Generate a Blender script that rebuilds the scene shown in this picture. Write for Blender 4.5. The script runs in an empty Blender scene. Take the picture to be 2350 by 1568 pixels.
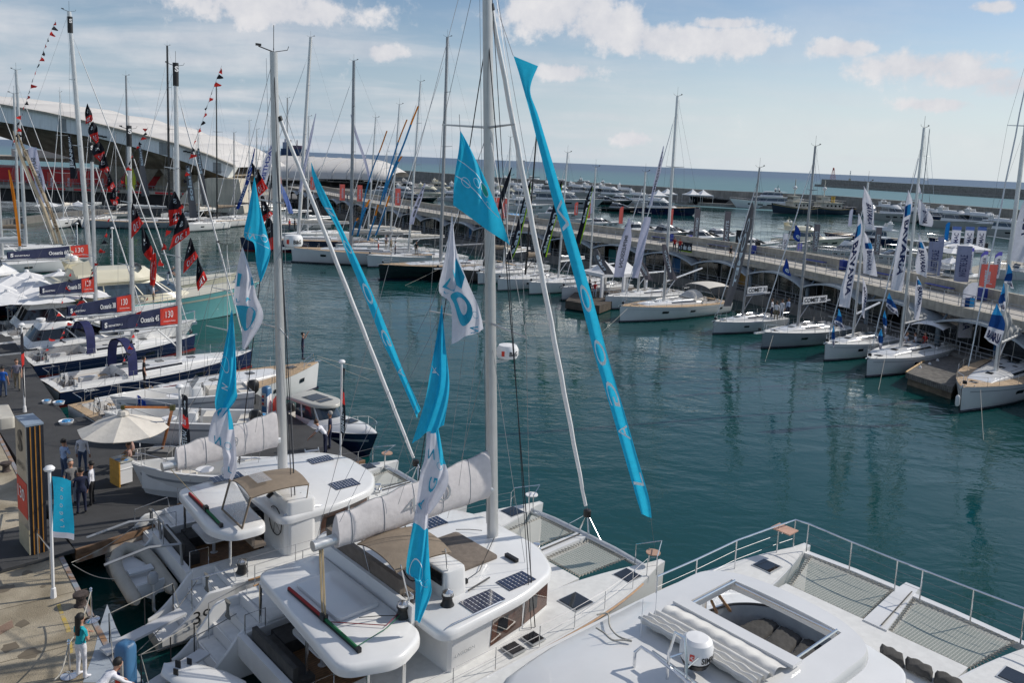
import bpy, math, random
from mathutils import Vector, Matrix, noise
R = math.radians
random.seed(7)
S = bpy.context.scene
COL = S.collection
# -- camera
PW, PH, FOC, PCX, PCY, HZ, SLOPE, CZ = 2350., 1568., 1870., 1175., 615., 367.7, .0421, 15.
ROLL = math.atan(SLOPE); PITCH = math.atan((PCY-HZ)*math.cos(ROLL)/FOC)
FW = Vector((0, math.cos(PITCH), -math.sin(PITCH))); U0 = Vector((0, math.sin(PITCH), math.cos(PITCH))); X0 = Vector((1, 0, 0))
CR = X0*math.cos(ROLL)+U0*math.sin(ROLL); CU = -X0*math.sin(ROLL)+U0*math.cos(ROLL)
CP = Vector((0, 0, CZ))
cam = bpy.data.cameras.new('camera'); co = bpy.data.objects.new('camera', cam); COL.objects.link(co); S.camera = co
co.matrix_world = Matrix(((CR.x, CU.x, -FW.x, 0), (CR.y, CU.y, -FW.y, 0), (CR.z, CU.z, -FW.z, CZ), (0, 0, 0, 1)))
cam.sensor_width = 36; cam.lens = FOC/PW*36; cam.shift_y = -(PH/2-PCY)/PW
cam.clip_start = .5; cam.clip_end = 30000
# -- sky, clouds, sun
SAZ, SEL = 20., 36.5            # sun azimuth (from +x towards +y) and elevation
W = bpy.data.worlds.new('World'); S.world = W; W.use_nodes = True
nt = W.node_tree; N = nt.nodes; L = nt.links; N.clear()
def nd(t, **k):
 n = N.new(t)
 for a, b in k.items(): setattr(n, a, b)
 return n
def mth(op, a, b=None, c=None, cl=False):
 n = nd('ShaderNodeMath', operation=op); n.use_clamp = cl
 for i, v in enumerate((a, b, c)):
  if v is None: continue
  if isinstance(v, (int, float)): n.inputs[i].default_value = v
  else: L.new(v, n.inputs[i])
 return n.outputs[0]
sky = nd('ShaderNodeTexSky', sky_type='NISHITA', sun_disc=False, sun_elevation=R(SEL), sun_rotation=R(90-SAZ), altitude=10, air_density=1.0, dust_density=.7, ozone_density=3.0)
geo = nd('ShaderNodeTexCoord'); sep = nd('ShaderNodeSeparateXYZ'); L.new(geo.outputs['Generated'], sep.inputs[0])
zc = mth('MAXIMUM', sep.outputs[2], 0.0)
den = mth('ADD', zc, .11)
comb = nd('ShaderNodeCombineXYZ'); L.new(mth('DIVIDE', sep.outputs[0], den), comb.inputs[0]); L.new(mth('DIVIDE', sep.outputs[1], den), comb.inputs[1])
mp = nd('ShaderNodeMapping'); L.new(comb.outputs[0], mp.inputs[0]); mp.inputs['Location'].default_value = (3.1, 1.7, 0); mp.inputs['Scale'].default_value = (.55, .8, 1)
n1 = nd('ShaderNodeTexNoise'); n1.inputs['Scale'].default_value = 1.5; n1.inputs['Detail'].default_value = 9; n1.inputs['Roughness'].default_value = .55; n1.inputs['Distortion'].default_value = .25; L.new(mp.outputs[0], n1.inputs['Vector'])
n2 = nd('ShaderNodeTexNoise'); n2.inputs['Scale'].default_value = 26; n2.inputs['Detail'].default_value = 6; n2.inputs['Roughness'].default_value = .6; L.new(geo.outputs['Generated'], n2.inputs['Vector'])
def blob(px, py, rx, ry):
 """soft patch of denser cloud round one direction of the sky, widths in degrees"""
 d = (FW+CR*((px-PCX)/FOC)-CU*((py-PCY)/FOC)).normalized()
 az, el = math.atan2(d.x, d.y), math.asin(d.z)
 a = mth('ARCTAN2', sep.outputs[0], sep.outputs[1])
 da = mth('DIVIDE', mth('SUBTRACT', a, az), R(rx)); de = mth('DIVIDE', mth('SUBTRACT', mth('ARCSINE', sep.outputs[2]), el), R(ry))
 q = mth('ADD', mth('MULTIPLY', da, da), mth('MULTIPLY', de, de))
 return mth('POWER', 2.718, mth('MULTIPLY', q, -1.0))
acc = None
for b in ((1650, 95, 5.2, 1.3), (1390, 60, 4.4, 1.6), (1280, 15, 5, 2.2), (2130, 150, 5.5, 1.1), (1300, 165, 2.6, .8), (620, 20, 7, 1.6), (2330, 195, 3, 1.1), (870, 120, 2.4, .8), (1870+60, 110, 2.6, .8), (2250, 175, 4, .9), (1500, 90, 5, 1.4), (2280, 15, 2, .5), (1450, 320, 1.6, .6), (2150, 240, 2.5, .5), (1660, 52, 2.5, .5)):
 v = blob(*b); acc = v if acc is None else mth('MAXIMUM', acc, v)
cu = mth('ADD', mth('MULTIPLY', acc, .74), mth('MULTIPLY', mth('SUBTRACT', n2.outputs[0], .5), 1.5))
cum = nd('ShaderNodeMapRange', interpolation_type='SMOOTHSTEP'); L.new(cu, cum.inputs[0]); cum.inputs[1].default_value = .22; cum.inputs[2].default_value = .58; cum.inputs[4].default_value = .93
veil = nd('ShaderNodeMapRange', interpolation_type='SMOOTHSTEP'); L.new(n1.outputs[0], veil.inputs[0]); veil.inputs[1].default_value = .38; veil.inputs[2].default_value = .66; veil.inputs[4].default_value = .62
azn = mth('ARCTAN2', sep.outputs[0], sep.outputs[1])
lf = nd('ShaderNodeMapRange'); L.new(azn, lf.inputs[0]); lf.inputs[1].default_value = .28; lf.inputs[2].default_value = -.30; lf.inputs[3].default_value = .35; lf.inputs[4].default_value = 1.0
veilm = mth('MULTIPLY', veil.outputs[0], lf.outputs[0])
cover = mth('MAXIMUM', cum.outputs[0], veilm)
hz = nd('ShaderNodeMapRange', interpolation_type='SMOOTHSTEP'); L.new(zc, hz.inputs[0]); hz.inputs[1].default_value = .20; hz.inputs[2].default_value = 0.0; hz.inputs[3].default_value = .0; hz.inputs[4].default_value = .85
cc = nd('ShaderNodeMix', data_type='RGBA'); L.new(n2.outputs[0], cc.inputs[0]); cc.inputs[6].default_value = (4.9, 5.2, 6.1, 1); cc.inputs[7].default_value = (9.6, 9.3, 9.1, 1)
m1 = nd('ShaderNodeMix', data_type='RGBA'); L.new(hz.outputs[0], m1.inputs[0]); L.new(sky.outputs[0], m1.inputs[6])
hzc = nd('ShaderNodeMix', data_type='RGBA'); L.new(lf.outputs[0], hzc.inputs[0]); hzc.inputs[6].default_value = (8.3, 9.0, 9.2, 1); hzc.inputs[7].default_value = (4.2, 5.3, 6.6, 1); L.new(hzc.outputs[2], m1.inputs[7])
m2 = nd('ShaderNodeMix', data_type='RGBA'); L.new(cover, m2.inputs[0]); L.new(m1.outputs[2], m2.inputs[6]); L.new(cc.outputs[2], m2.inputs[7])
bg = nd('ShaderNodeBackground'); L.new(m2.outputs[2], bg.inputs[0]); bg.inputs[1].default_value = .088
wo = nd('ShaderNodeOutputWorld'); L.new(bg.outputs[0], wo.inputs[0])
sd = Vector((math.cos(R(SEL))*math.cos(R(SAZ)), math.cos(R(SEL))*math.sin(R(SAZ)), math.sin(R(SEL))))
sl = bpy.data.lights.new('sun', 'SUN'); sl.energy = 3.1; sl.angle = R(.5); sl.color = (1, .94, .85)
so = bpy.data.objects.new('sun', sl); COL.objects.link(so); so.rotation_euler = sd.to_track_quat('Z', 'Y').to_euler()
S.view_settings.view_transform = 'Standard'; S.view_settings.look = 'None'; S.view_settings.gamma = 1; S.view_settings.exposure = .16
S.cycles.max_bounces = 6; S.cycles.transparent_max_bounces = 8
# -- measuring helpers: turn a point of the photograph into a place in the world
def ray(px, py): return FW+CR*((px-PCX)/FOC)-CU*((py-PCY)/FOC)
def at(px, py, z):
 d = ray(px, py); return CP+d*((z-CZ)/d.z)
def aty(px, py, Y):
 d = ray(px, py); return CP+d*(Y/d.y)
# -- mesh helpers
class MB:
 def __init__(s): s.v = []; s.f = []
 def add(s, vs, fs):
  o = len(s.v); s.v.extend([tuple(v) for v in vs]); s.f.extend([tuple(i+o for i in f) for f in fs]); return s
 def bx(s, x0, y0, z0, x1, y1, z1):
  return s.add([(x0,y0,z0),(x1,y0,z0),(x1,y1,z0),(x0,y1,z0),(x0,y0,z1),(x1,y0,z1),(x1,y1,z1),(x0,y1,z1)], [(0,3,2,1),(4,5,6,7),(0,1,5,4),(1,2,6,5),(2,3,7,6),(3,0,4,7)])
 def box(s, c, d, rz=0, ry=0):
  m = Matrix.Translation(c) @ Matrix.Rotation(rz, 4, 'Z') @ Matrix.Rotation(ry, 4, 'Y')
  o = len(s.v); x, y, z = d[0]/2, d[1]/2, d[2]/2; s.bx(-x, -y, -z, x, y, z)
  for i in range(o, len(s.v)): s.v[i] = tuple(m @ Vector(s.v[i]))
  return s
 def tube(s, pts, r, n=6, cap=True, r2=None):
  pts = [Vector(p) for p in pts]; k = len(pts); o = len(s.v); up = None
  rr = r if isinstance(r, (list, tuple)) else [r+((r2-r)*i/(k-1) if r2 is not None else 0) for i in range(k)]
  for i, p in enumerate(pts):
   t = (pts[min(i+1, k-1)]-pts[max(i-1, 0)]).normalized()
   if up is None: up = Vector((0, 0, 1)) if abs(t.z) < .9 else Vector((1, 0, 0))
   a = t.cross(up); a = a.normalized() if a.length > 1e-6 else Vector((1, 0, 0)); b = t.cross(a).normalized(); up = b*-1
   for j in range(n):
    an = 2*math.pi*j/n; s.v.append(tuple(p+(a*math.cos(an)+b*math.sin(an))*rr[i]))
  for i in range(k-1):
   for j in range(n):
    s.f.append((o+i*n+j, o+i*n+(j+1)%n, o+(i+1)*n+(j+1)%n, o+(i+1)*n+j))
  if cap and n > 2: s.f.append(tuple(o+j for j in range(n))[::-1]); s.f.append(tuple(o+(k-1)*n+j for j in range(n)))
  return s
 def loft(s, rings, cap=True, closed=True):
  o = len(s.v); n = len(rings[0])
  for r in rings: s.v.extend([tuple(p) for p in r])
  for i in range(len(rings)-1):
   for j in range(n if closed else n-1): s.f.append((o+i*n+j, o+i*n+(j+1)%n, o+(i+1)*n+(j+1)%n, o+(i+1)*n+j))
  if cap and closed: s.f.append(tuple(o+j for j in range(n))[::-1]); s.f.append(tuple(o+(len(rings)-1)*n+j for j in range(n)))
  return s
 def lathe(s, prof, c=(0, 0, 0), n=16):
  return s.loft([[(c[0]+r*math.cos(2*math.pi*j/n), c[1]+r*math.sin(2*math.pi*j/n), c[2]+z) for j in range(n)] for r, z in prof])
 def prism(s, poly, z0, z1, inset=0.0, bev=0.0):
  """vertical prism over a polygon; bev rounds its top edge"""
  c = Vector((sum(p[0] for p in poly)/len(poly), sum(p[1] for p in poly)/len(poly)))
  def ring(z, k):
   out = []
   for p in poly:
    v = Vector(p[:2])-c; l = v.length; out.append((c.x+v.x*(1-k/max(l, .01)), c.y+v.y*(1-k/max(l, .01)), z))
   return out
  rs = [ring(z0, inset), ring(z1-bev, 0)]
  if bev > 0: rs += [ring(z1-bev*.3, bev*.25), ring(z1, bev)]
  return s.loft(rs)
 def grid(s, fn, nu, nv, u0=0, u1=1, v0=0, v1=1, skip=None):
  o = len(s.v)
  for i in range(nu+1):
   for j in range(nv+1): s.v.append(tuple(fn(u0+(u1-u0)*i/nu, v0+(v1-v0)*j/nv)))
  for i in range(nu):
   for j in range(nv):
    if skip and skip(i, j): continue
    a = o+i*(nv+1)+j; s.f.append((a, a+nv+1, a+nv+2, a+1))
  return s
 def quad(s, a, b, c, d): return s.add([a, b, c, d], [(0, 1, 2, 3)])
 def mesh(s, name, mat, smooth=True, ang=38):
  me = bpy.data.meshes.new(name); me.from_pydata(s.v, [], s.f); me.materials.append(mat)
  if smooth:
   me.polygons.foreach_set('use_smooth', [True]*len(me.polygons)); me.set_sharp_from_angle(angle=R(ang))
  me.update(); return me
 def build(s, name, mat, parent=None, smooth=True, label=None, ang=38, fix=False):
  me = s.mesh(name, mat, smooth, ang)
  if fix:
   import bmesh
   b = bmesh.new(); b.from_mesh(me); bmesh.ops.recalc_face_normals(b, faces=b.faces); b.to_mesh(me); b.free()
  o = bpy.data.objects.new(name, me); COL.objects.link(o)
  if parent: o.parent = parent
  if label: o['label'] = label
  return o
def tag(o, label, cat=None, group=None, kind=None):
 if label: o['label'] = label
 if cat: o['category'] = cat
 if group: o['group'] = group
 if kind: o['kind'] = kind
 return o
def thing(name, label, cat, loc=(0, 0, 0), rz=0, group=None):
 o = bpy.data.objects.new(name, None); COL.objects.link(o); o.location = loc; o.rotation_euler = (0, 0, rz); o.empty_display_size = .3
 return tag(o, label, cat, group)
def struct(name, mb, mat, smooth=False): return tag(mb.build(name, mat, None, smooth), None, None, None, 'structure')
KIDS = {}
def copy_tree(o, parent=None):
 c = o.copy(); COL.objects.link(c)
 if parent: c.parent = parent
 if o.name not in KIDS: KIDS[o.name] = list(o.children)
 for ch in KIDS[o.name]: copy_tree(ch, c)
 return c
def dup(o, loc, rz=0, label=None, group=None, sc=1):
 c = copy_tree(o); c.location = loc; c.rotation_euler = (0, 0, rz); c.scale = (sc, sc, sc)
 if label: c['label'] = label
 if group: c['group'] = group
 return c
# -- materials
MATS = {}
def M(name, col, rough=.5, metal=0., var=.08, vs=3., bump=0., bs=20., alpha=1., spec=.5, planks=None, coat=0., trans=0., streak=0., two=None):
 if name in MATS: return MATS[name]
 m = bpy.data.materials.new(name); m.use_nodes = True; t = m.node_tree; p = t.nodes['Principled BSDF']; l = t.links
 MATS[name] = m
 p.inputs['Roughness'].default_value = rough; p.inputs['Metallic'].default_value = metal; p.inputs['Specular IOR Level'].default_value = spec
 p.inputs['Coat Weight'].default_value = coat
 if trans: p.inputs['Transmission Weight'].default_value = trans
 tc = t.nodes.new('ShaderNodeTexCoord'); no = t.nodes.new('ShaderNodeTexNoise'); l.new(tc.outputs['Object'], no.inputs['Vector'])
 no.inputs['Scale'].default_value = vs; no.inputs['Detail'].default_value = 5
 mx = t.nodes.new('ShaderNodeMix'); mx.data_type = 'RGBA'
 a = [max(0, c*(1-var)) for c in col]; b = [min(1, c*(1+var)) for c in col]
 if two: b = list(two)
 mx.inputs[6].default_value = (*a, 1); mx.inputs[7].default_value = (*b, 1)
 mr = t.nodes.new('ShaderNodeMapRange'); mr.inputs[1].default_value = .35; mr.inputs[2].default_value = .65
 l.new(no.outputs[0], mr.inputs[0]); l.new(mr.outputs[0], mx.inputs[0]); out = mx.outputs[2]
 if streak:      # rain streaks and dirt running down a wall
  mp = t.nodes.new('ShaderNodeMapping'); mp.inputs['Scale'].default_value = (1.4, 1.4, .09); l.new(tc.outputs['Object'], mp.inputs[0])
  n3 = t.nodes.new('ShaderNodeTexNoise'); n3.inputs['Scale'].default_value = 2.2; n3.inputs['Detail'].default_value = 6; l.new(mp.outputs[0], n3.inputs['Vector'])
  r3 = t.nodes.new('ShaderNodeMapRange'); r3.inputs[1].default_value = .48; r3.inputs[2].default_value = .75; r3.inputs[4].default_value = streak; l.new(n3.outputs[0], r3.inputs[0])
  m3 = t.nodes.new('ShaderNodeMix'); m3.data_type = 'RGBA'; l.new(r3.outputs[0], m3.inputs[0]); l.new(out, m3.inputs[6]); m3.inputs[7].default_value = (.06, .055, .045, 1); out = m3.outputs[2]
 if planks:      # (axis, width, dark) caulked seams
  ax, wd, dk = planks
  sp = t.nodes.new('ShaderNodeSeparateXYZ'); l.new(tc.outputs['Object'], sp.inputs[0])
  d = t.nodes.new('ShaderNodeMath'); d.operation = 'DIVIDE'; l.new(sp.outputs[ax], d.inputs[0]); d.inputs[1].default_value = wd
  fr = t.nodes.new('ShaderNodeMath'); fr.operation = 'FRACT'; l.new(d.outputs[0], fr.inputs[0])
  lt = t.nodes.new('ShaderNodeMath'); lt.operation = 'LESS_THAN'; l.new(fr.outputs[0], lt.inputs[0]); lt.inputs[1].default_value = .12
  m4 = t.nodes.new('ShaderNodeMix'); m4.data_type = 'RGBA'; l.new(lt.outputs[0], m4.inputs[0]); l.new(out, m4.inputs[6]); m4.inputs[7].default_value = (*dk, 1); out = m4.outputs[2]
 l.new(out, p.inputs['Base Color'])
 if bump:
  nb = t.nodes.new('ShaderNodeTexNoise'); nb.inputs['Scale'].default_value = bs; nb.inputs['Detail'].default_value = 4; l.new(tc.outputs['Object'], nb.inputs['Vector'])
  bp = t.nodes.new('ShaderNodeBump'); bp.inputs['Strength'].default_value = bump; bp.inputs['Distance'].default_value = .05; l.new(nb.outputs[0], bp.inputs['Height']); l.new(bp.outputs[0], p.inputs['Normal'])
 if alpha < 1: p.inputs['Alpha'].default_value = alpha
 return m
def cloth_mat(name, col, tr=.35, rough=.8, var=.05):
 """thin sailcloth or nylon: partly lets the light through"""
 if name in MATS: return MATS[name]
 m = M(name, col, rough, var=var, vs=6, bump=.15, bs=9, spec=.2); t = m.node_tree; p = t.nodes['Principled BSDF']
 ts = t.nodes.new('ShaderNodeBsdfTranslucent'); ms = t.nodes.new('ShaderNodeMixShader'); ms.inputs[0].default_value = tr
 t.links.new(p.inputs['Base Color'].links[0].from_socket, ts.inputs[0])
 t.links.new(p.outputs[0], ms.inputs[1]); t.links.new(ts.outputs[0], ms.inputs[2]); t.links.new(ms.outputs[0], t.nodes['Material Output'].inputs[0])
 return m
gel = M('white gelcoat', (.74, .74, .73), .24, var=.035, vs=.9, coat=.3)
gel2 = M('soft white moulding', (.74, .74, .73), .38, var=.04, vs=2)
nonskid = M('pale nonskid deck', (.70, .70, .68), .75, var=.05, vs=5, bump=.1, bs=120)
greyhull = M('silver grey hull', (.30, .32, .34), .25, var=.05, vs=1, coat=.3)
ltgrey = M('light grey hull', (.55, .57, .58), .25, var=.04, vs=1, coat=.3)
navy = M('navy hull', (.012, .018, .06), .12, var=.1, vs=1, coat=.5)
blackh = M('black hull', (.008, .01, .012), .12, var=.2, vs=1, coat=.5)
turq = M('turquoise hull', (.22, .55, .55), .18, var=.04, vs=1, coat=.4)
cream = M('cream superstructure', (.68, .64, .50), .3, var=.04, vs=1)
antif = M('dark antifouling', (.02, .02, .025), .6, var=.3, vs=2)
redaf = M('red antifouling', (.25, .02, .015), .6, var=.2, vs=2)
teak = M('teak deck', (.50, .36, .22), .65, var=.16, vs=4, planks=(1, .07, (.12, .08, .05)))
teakd = M('dark teak', (.28, .15, .07), .55, var=.25, vs=6, planks=(1, .09, (.03, .02, .01)))
tintg = M('dark tinted glass', (.012, .014, .017), .06, var=.3, vs=2, spec=.8)
bluegl = M('blue tinted glass', (.03, .05, .07), .05, var=.3, vs=2, spec=.9)
alu = M('brushed aluminium', (.62, .63, .63), .35, .55, var=.06, vs=3)
alud = M('grey anodised spar', (.33, .34, .35), .4, .4, var=.08)
whspar = M('white painted spar', (.78, .77, .74), .3, var=.03)
carbon = M('black carbon spar', (.012, .013, .015), .25, var=.2)
steel = M('polished steel', (.72, .73, .74), .18, .95, var=.05)
wire = M('rigging wire', (.25, .25, .26), .4, .6, var=.1)
ropeb = M('black rope', (.015, .015, .015), .8, var=.3, vs=40)
ropew = M('weathered white rope', (.42, .40, .35), .9, var=.2, vs=40, bump=.3, bs=80)
ropeg = M('grey rope', (.16, .16, .15), .9, var=.3, vs=50, bump=.3, bs=90)
black = M('black plastic', (.012, .012, .013), .45, var=.2)
taupe = M('taupe cushion', (.17, .14, .115), .9, var=.12, vs=5, bump=.2, bs=14)
dgrey = M('charcoal cushion', (.06, .058, .055), .9, var=.2, vs=3, bump=.6, bs=5)
tancan = M('tan canvas', (.24, .19, .14), .85, var=.08, vs=4, bump=.15)
creamcan = M('cream canvas', (.66, .62, .55), .85, var=.05, vs=4, bump=.2, bs=8)
whcan = M('white canvas', (.76, .76, .76), .8, var=.04, vs=4, bump=.15, bs=6)
sailw = cloth_mat('stacked sailcloth', (.80, .76, .75), .22)
navycan = M('navy canvas', (.015, .02, .09), .8, var=.15, bump=.2)
clear = M('clear vinyl', (.55, .57, .60), .15, var=.1, alpha=.42)
solar = M('solar cells', (.012, .018, .05), .15, var=.3, vs=8, coat=.6)
white = M('white paint', (.80, .80, .80), .5, var=.03)
bannavy = M('navy banner', (.018, .026, .075), .6, var=.06)
red = M('red banner', (.62, .045, .025), .6, var=.06)
rubw = M('white fender rubber', (.70, .70, .69), .5, var=.06)
# -- lettering
TXT = {}
def text_geo(s, bold=0):
 if (s, bold) in TXT: return TXT[(s, bold)]
 cu_ = bpy.data.curves.new('t', 'FONT'); cu_.body = s; cu_.resolution_u = 3; cu_.offset = bold; ob = bpy.data.objects.new('t', cu_); COL.objects.link(ob)
 dg = bpy.context.evaluated_depsgraph_get(); me = bpy.data.meshes.new_from_object(ob.evaluated_get(dg))
 v = [tuple(x.co) for x in me.vertices]; f = [tuple(p.vertices) for p in me.polygons]
 bpy.data.objects.remove(ob); bpy.data.meshes.remove(me)
 x0 = min(a[0] for a in v); x1 = max(a[0] for a in v); y0 = min(a[1] for a in v); y1 = max(a[1] for a in v)
 v = [((a[0]-x0)/(x1-x0), (a[1]-y0)/(y1-y0)) for a in v]
 TXT[(s, bold)] = (v, f, (x1-x0)/(y1-y0)); return TXT[(s, bold)]
def text_on(mb, s, fn, bold=.015):
 """fn maps (0..1 along, 0..1 up) of the lettering box to a 3D point"""
 v, f, _ = text_geo(s, bold); mb.add([fn(a, b) for a, b in v], f)
def text_flat(mb, s, o, dx, dy, h, bold=.015, w=None, stretch=1.0):
 """lettering of height h on the plane through o with unit axes dx, dy"""
 o, dx, dy = Vector(o), Vector(dx), Vector(dy); asp = text_geo(s, bold)[2]; ww = w or h*asp*stretch
 text_on(mb, s, lambda a, b: o+dx*(a*ww)+dy*(b*h), bold)
def catmull(P, t):
 n = len(P)-1; x = min(max(t, 0), .999999)*n; i = int(x); f = x-i
 a, b, c, d = P[max(i-1, 0)], P[i], P[i+1], P[min(i+2, n)]
 return (b*2+(c-a)*f+(a*2-b*5+c*4-d)*f*f+(b*3-a-c*3+d)*f*f*f)*.5
# -- water
def water_mat(name, c1, c2, sc, st, rough=.04, stretch=(1, 1, 1), near=None, streaks=False):
 m = bpy.data.materials.new(name); m.use_nodes = True; t = m.node_tree; l = t.links; p = t.nodes['Principled BSDF']
 g = t.nodes.new('ShaderNodeTexCoord'); mp = t.nodes.new('ShaderNodeMapping'); mp.inputs['Scale'].default_value = stretch; mp.inputs['Rotation'].default_value = (0, 0, R(20)); l.new(g.outputs['Object'], mp.inputs[0])
 prev = None; nv = t.nodes.new('ShaderNodeTexNoise'); nv.inputs['Scale'].default_value = .045; nv.inputs['Detail'].default_value = 3; nv.inputs['Distortion'].default_value = 1.2; l.new(g.outputs['Object'], nv.inputs['Vector']); rv = t.nodes.new('ShaderNodeMapRange'); rv.inputs[1].default_value = .38; rv.inputs[2].default_value = .62; rv.inputs[3].default_value = .25; rv.inputs[4].default_value = 1.15; l.new(nv.outputs[0], rv.inputs[0])      # calm and ruffled patches
 for s, k, dist in ((sc, .55, .25), (sc*3.1, .5, .07), (sc*.22, .5, .9)):
  n = t.nodes.new('ShaderNodeTexNoise'); n.inputs['Scale'].default_value = s; n.inputs['Detail'].default_value = 3; n.inputs['Roughness'].default_value = .55; n.inputs['Distortion'].default_value = .6; l.new(mp.outputs[0], n.inputs['Vector'])
  b = t.nodes.new('ShaderNodeBump'); ml = t.nodes.new('ShaderNodeMath'); ml.operation = 'MULTIPLY'; l.new(rv.outputs[0], ml.inputs[0]); ml.inputs[1].default_value = min(1, k*st); l.new(ml.outputs[0], b.inputs['Strength']); b.inputs['Distance'].default_value = dist*st; l.new(n.outputs[0], b.inputs['Height'])
  if prev: l.new(prev.outputs[0], b.inputs['Normal'])
  prev = b
 l.new(prev.outputs[0], p.inputs['Normal'])
 n = t.nodes.new('ShaderNodeTexNoise'); n.inputs['Scale'].default_value = .03; n.inputs['Detail'].default_value = 4; l.new(g.outputs['Object'], n.inputs['Vector'])
 mx = t.nodes.new('ShaderNodeMix'); mx.data_type = 'RGBA'; mx.inputs[6].default_value = (*c1, 1); mx.inputs[7].default_value = (*c2, 1); l.new(n.outputs[0], mx.inputs[0]); out = mx.outputs[2]
 if streaks:      # wind lanes and small white horses far out
  mp2 = t.nodes.new('ShaderNodeMapping'); mp2.inputs['Scale'].default_value = (.012, .05, 1); l.new(g.outputs['Object'], mp2.inputs[0])
  n3 = t.nodes.new('ShaderNodeTexNoise'); n3.inputs['Scale'].default_value = 3; n3.inputs['Detail'].default_value = 7; n3.inputs['Roughness'].default_value = .7; l.new(mp2.outputs[0], n3.inputs['Vector'])
  r = t.nodes.new('ShaderNodeMapRange'); r.inputs[1].default_value = .66; r.inputs[2].default_value = .72; r.inputs[4].default_value = .5; l.new(n3.outputs[0], r.inputs[0])
  m3 = t.nodes.new('ShaderNodeMix'); m3.data_type = 'RGBA'; l.new(r.outputs[0], m3.inputs[0]); l.new(out, m3.inputs[6]); m3.inputs[7].default_value = (.5, .6, .62, 1)
  sp = t.nodes.new('ShaderNodeSeparateXYZ'); l.new(g.outputs['Object'], sp.inputs[0])      # shallow green water near the walls, deep blue further out
  r2 = t.nodes.new('ShaderNodeMapRange'); r2.interpolation_type = 'SMOOTHSTEP'; r2.inputs[1].default_value = 500; r2.inputs[2].default_value = 2300; l.new(sp.outputs[1], r2.inputs[0])
  m4 = t.nodes.new('ShaderNodeMix'); m4.data_type = 'RGBA'; l.new(r2.outputs[0], m4.inputs[0]); l.new(m3.outputs[2], m4.inputs[6]); m4.inputs[7].default_value = (.115, .17, .245, 1); out = m4.outputs[2]
 l.new(out, p.inputs['Base Color']); p.inputs['Roughness'].default_value = rough; p.inputs['IOR'].default_value = 1.33
 if streaks: p.inputs['Specular IOR Level'].default_value = .18
 return m
struct('sea', MB().quad((-14000, -200, -.05), (14000, -200, -.05), (14000, 26000, -.05), (-14000, 26000, -.05)), water_mat('open sea', (.12, .225, .25), (.15, .26, .28), .12, 1.6, .5, (.6, 1.3, 1), streaks=True))
hw = [(-260, -60, 0), (260, -60, 0), (260, 150, 0), (150, 229, 0), (122, 303, 0), (70, 320, 0), (10, 390, 0), (-40, 460, 0), (-260, 560, 0)]
struct('harbor_water', MB().add(hw, [tuple(range(len(hw)))]), water_mat('harbour water', (.003, .045, .044), (.007, .062, .060), .85, .68, .008, (.75, 1.25, 1)))
conc = M('pale concrete', (.40, .37, .31), .9, var=.14, vs=1.6, bump=.25, bs=30, streak=.35)
conc2 = M('grey concrete wall', (.25, .24, .22), .9, var=.16, vs=.5, bump=.3, bs=8, streak=.5)
concw = M('walkway paving', (.46, .43, .38), .9, var=.08, vs=1.5, bump=.1, bs=40)
beige = M('worn beige quay concrete', (.33, .275, .19), .92, var=.2, vs=.7, bump=.5, bs=25, two=(.46, .40, .30), streak=.25)
carpet = M('dark grey carpet', (.052, .053, .055), .95, var=.14, vs=1.2, bump=.3, bs=160)
asph = M('grey quay surface', (.17, .165, .155), .95, var=.16, vs=.6, bump=.2, bs=30)
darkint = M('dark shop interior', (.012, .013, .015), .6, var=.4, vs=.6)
shopgl = M('shop front glass', (.02, .025, .03), .08, var=.3, vs=.8, spec=.8)
frame = M('pale window frame', (.35, .36, .37), .5, var=.05)
canopym = M('steel blue canopy', (.30, .34, .37), .38, .3, var=.1, vs=1.5)
pillm = M('blue grey painted steel', (.16, .21, .26), .45, var=.08)
galv = M('galvanised rail', (.34, .36, .38), .5, .4, var=.08)
blue = M('bright blue panel', (.01, .03, .22), .5, var=.1)
redm = M('red fascia', (.62, .02, .03), .55, var=.08, vs=.4)
coral = M('coral banner', (.80, .16, .13), .7, var=.05)
# -- walls of the harbour
def wall(name, pts, h, th, mat, label, lo=1.2, lw=6, cat='seawall'):
 t = thing(name, label, cat)
 a, b = MB(), MB()
 for i in range(len(pts)-1):
  p, q = Vector(pts[i]), Vector(pts[i+1]); d = (q-p).normalized(); n = Vector((-d.y, d.x, 0))
  if n.y < 0: n = -n
  q = q+d*.01
  for mb, o0, o1, z in ((a, 0, th, h), (b, -lw, -.004, lo)):
   mb.add([p+n*o0+Vector((0,0,-2)), q+n*o0+Vector((0,0,-2)), q+n*o1+Vector((0,0,-2)), p+n*o1+Vector((0,0,-2)), p+n*o0+Vector((0,0,z)), q+n*o0+Vector((0,0,z)), q+n*o1+Vector((0,0,z)), p+n*o1+Vector((0,0,z))], [(0,3,2,1),(4,5,6,7),(0,1,5,4),(1,2,6,5),(2,3,7,6),(3,0,4,7)])
 a.build('parapet', mat, t, False, fix=True); b.build('quay_ledge', mat, t, False, fix=True); return t
z0 = lambda v: (v.x, v.y, 0)
sw = [(-330, 640, 0), (-60, 480, 0), z0(at(1160, 438, 0)), z0(at(1510, 462, 0)), z0(at(1600, 470, 0)), z0(at(1920, 486, 0)), z0(at(2350, 530, 0)), (230, 120, 0)]
wall('seawall', sw, 6.3, 2.5, conc2, 'long dark grey concrete seawall closing the yacht basin')
ow = [z0(at(1884, 428, 0)), z0(at(2350, 458, 0)), (620, 330, 0)]
wall('breakwater', ow, 8.5, 8, conc2, 'outer breakwater wall across the harbour mouth with a lighthouse on its end', 2.5, 9, 'breakwater')
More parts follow.
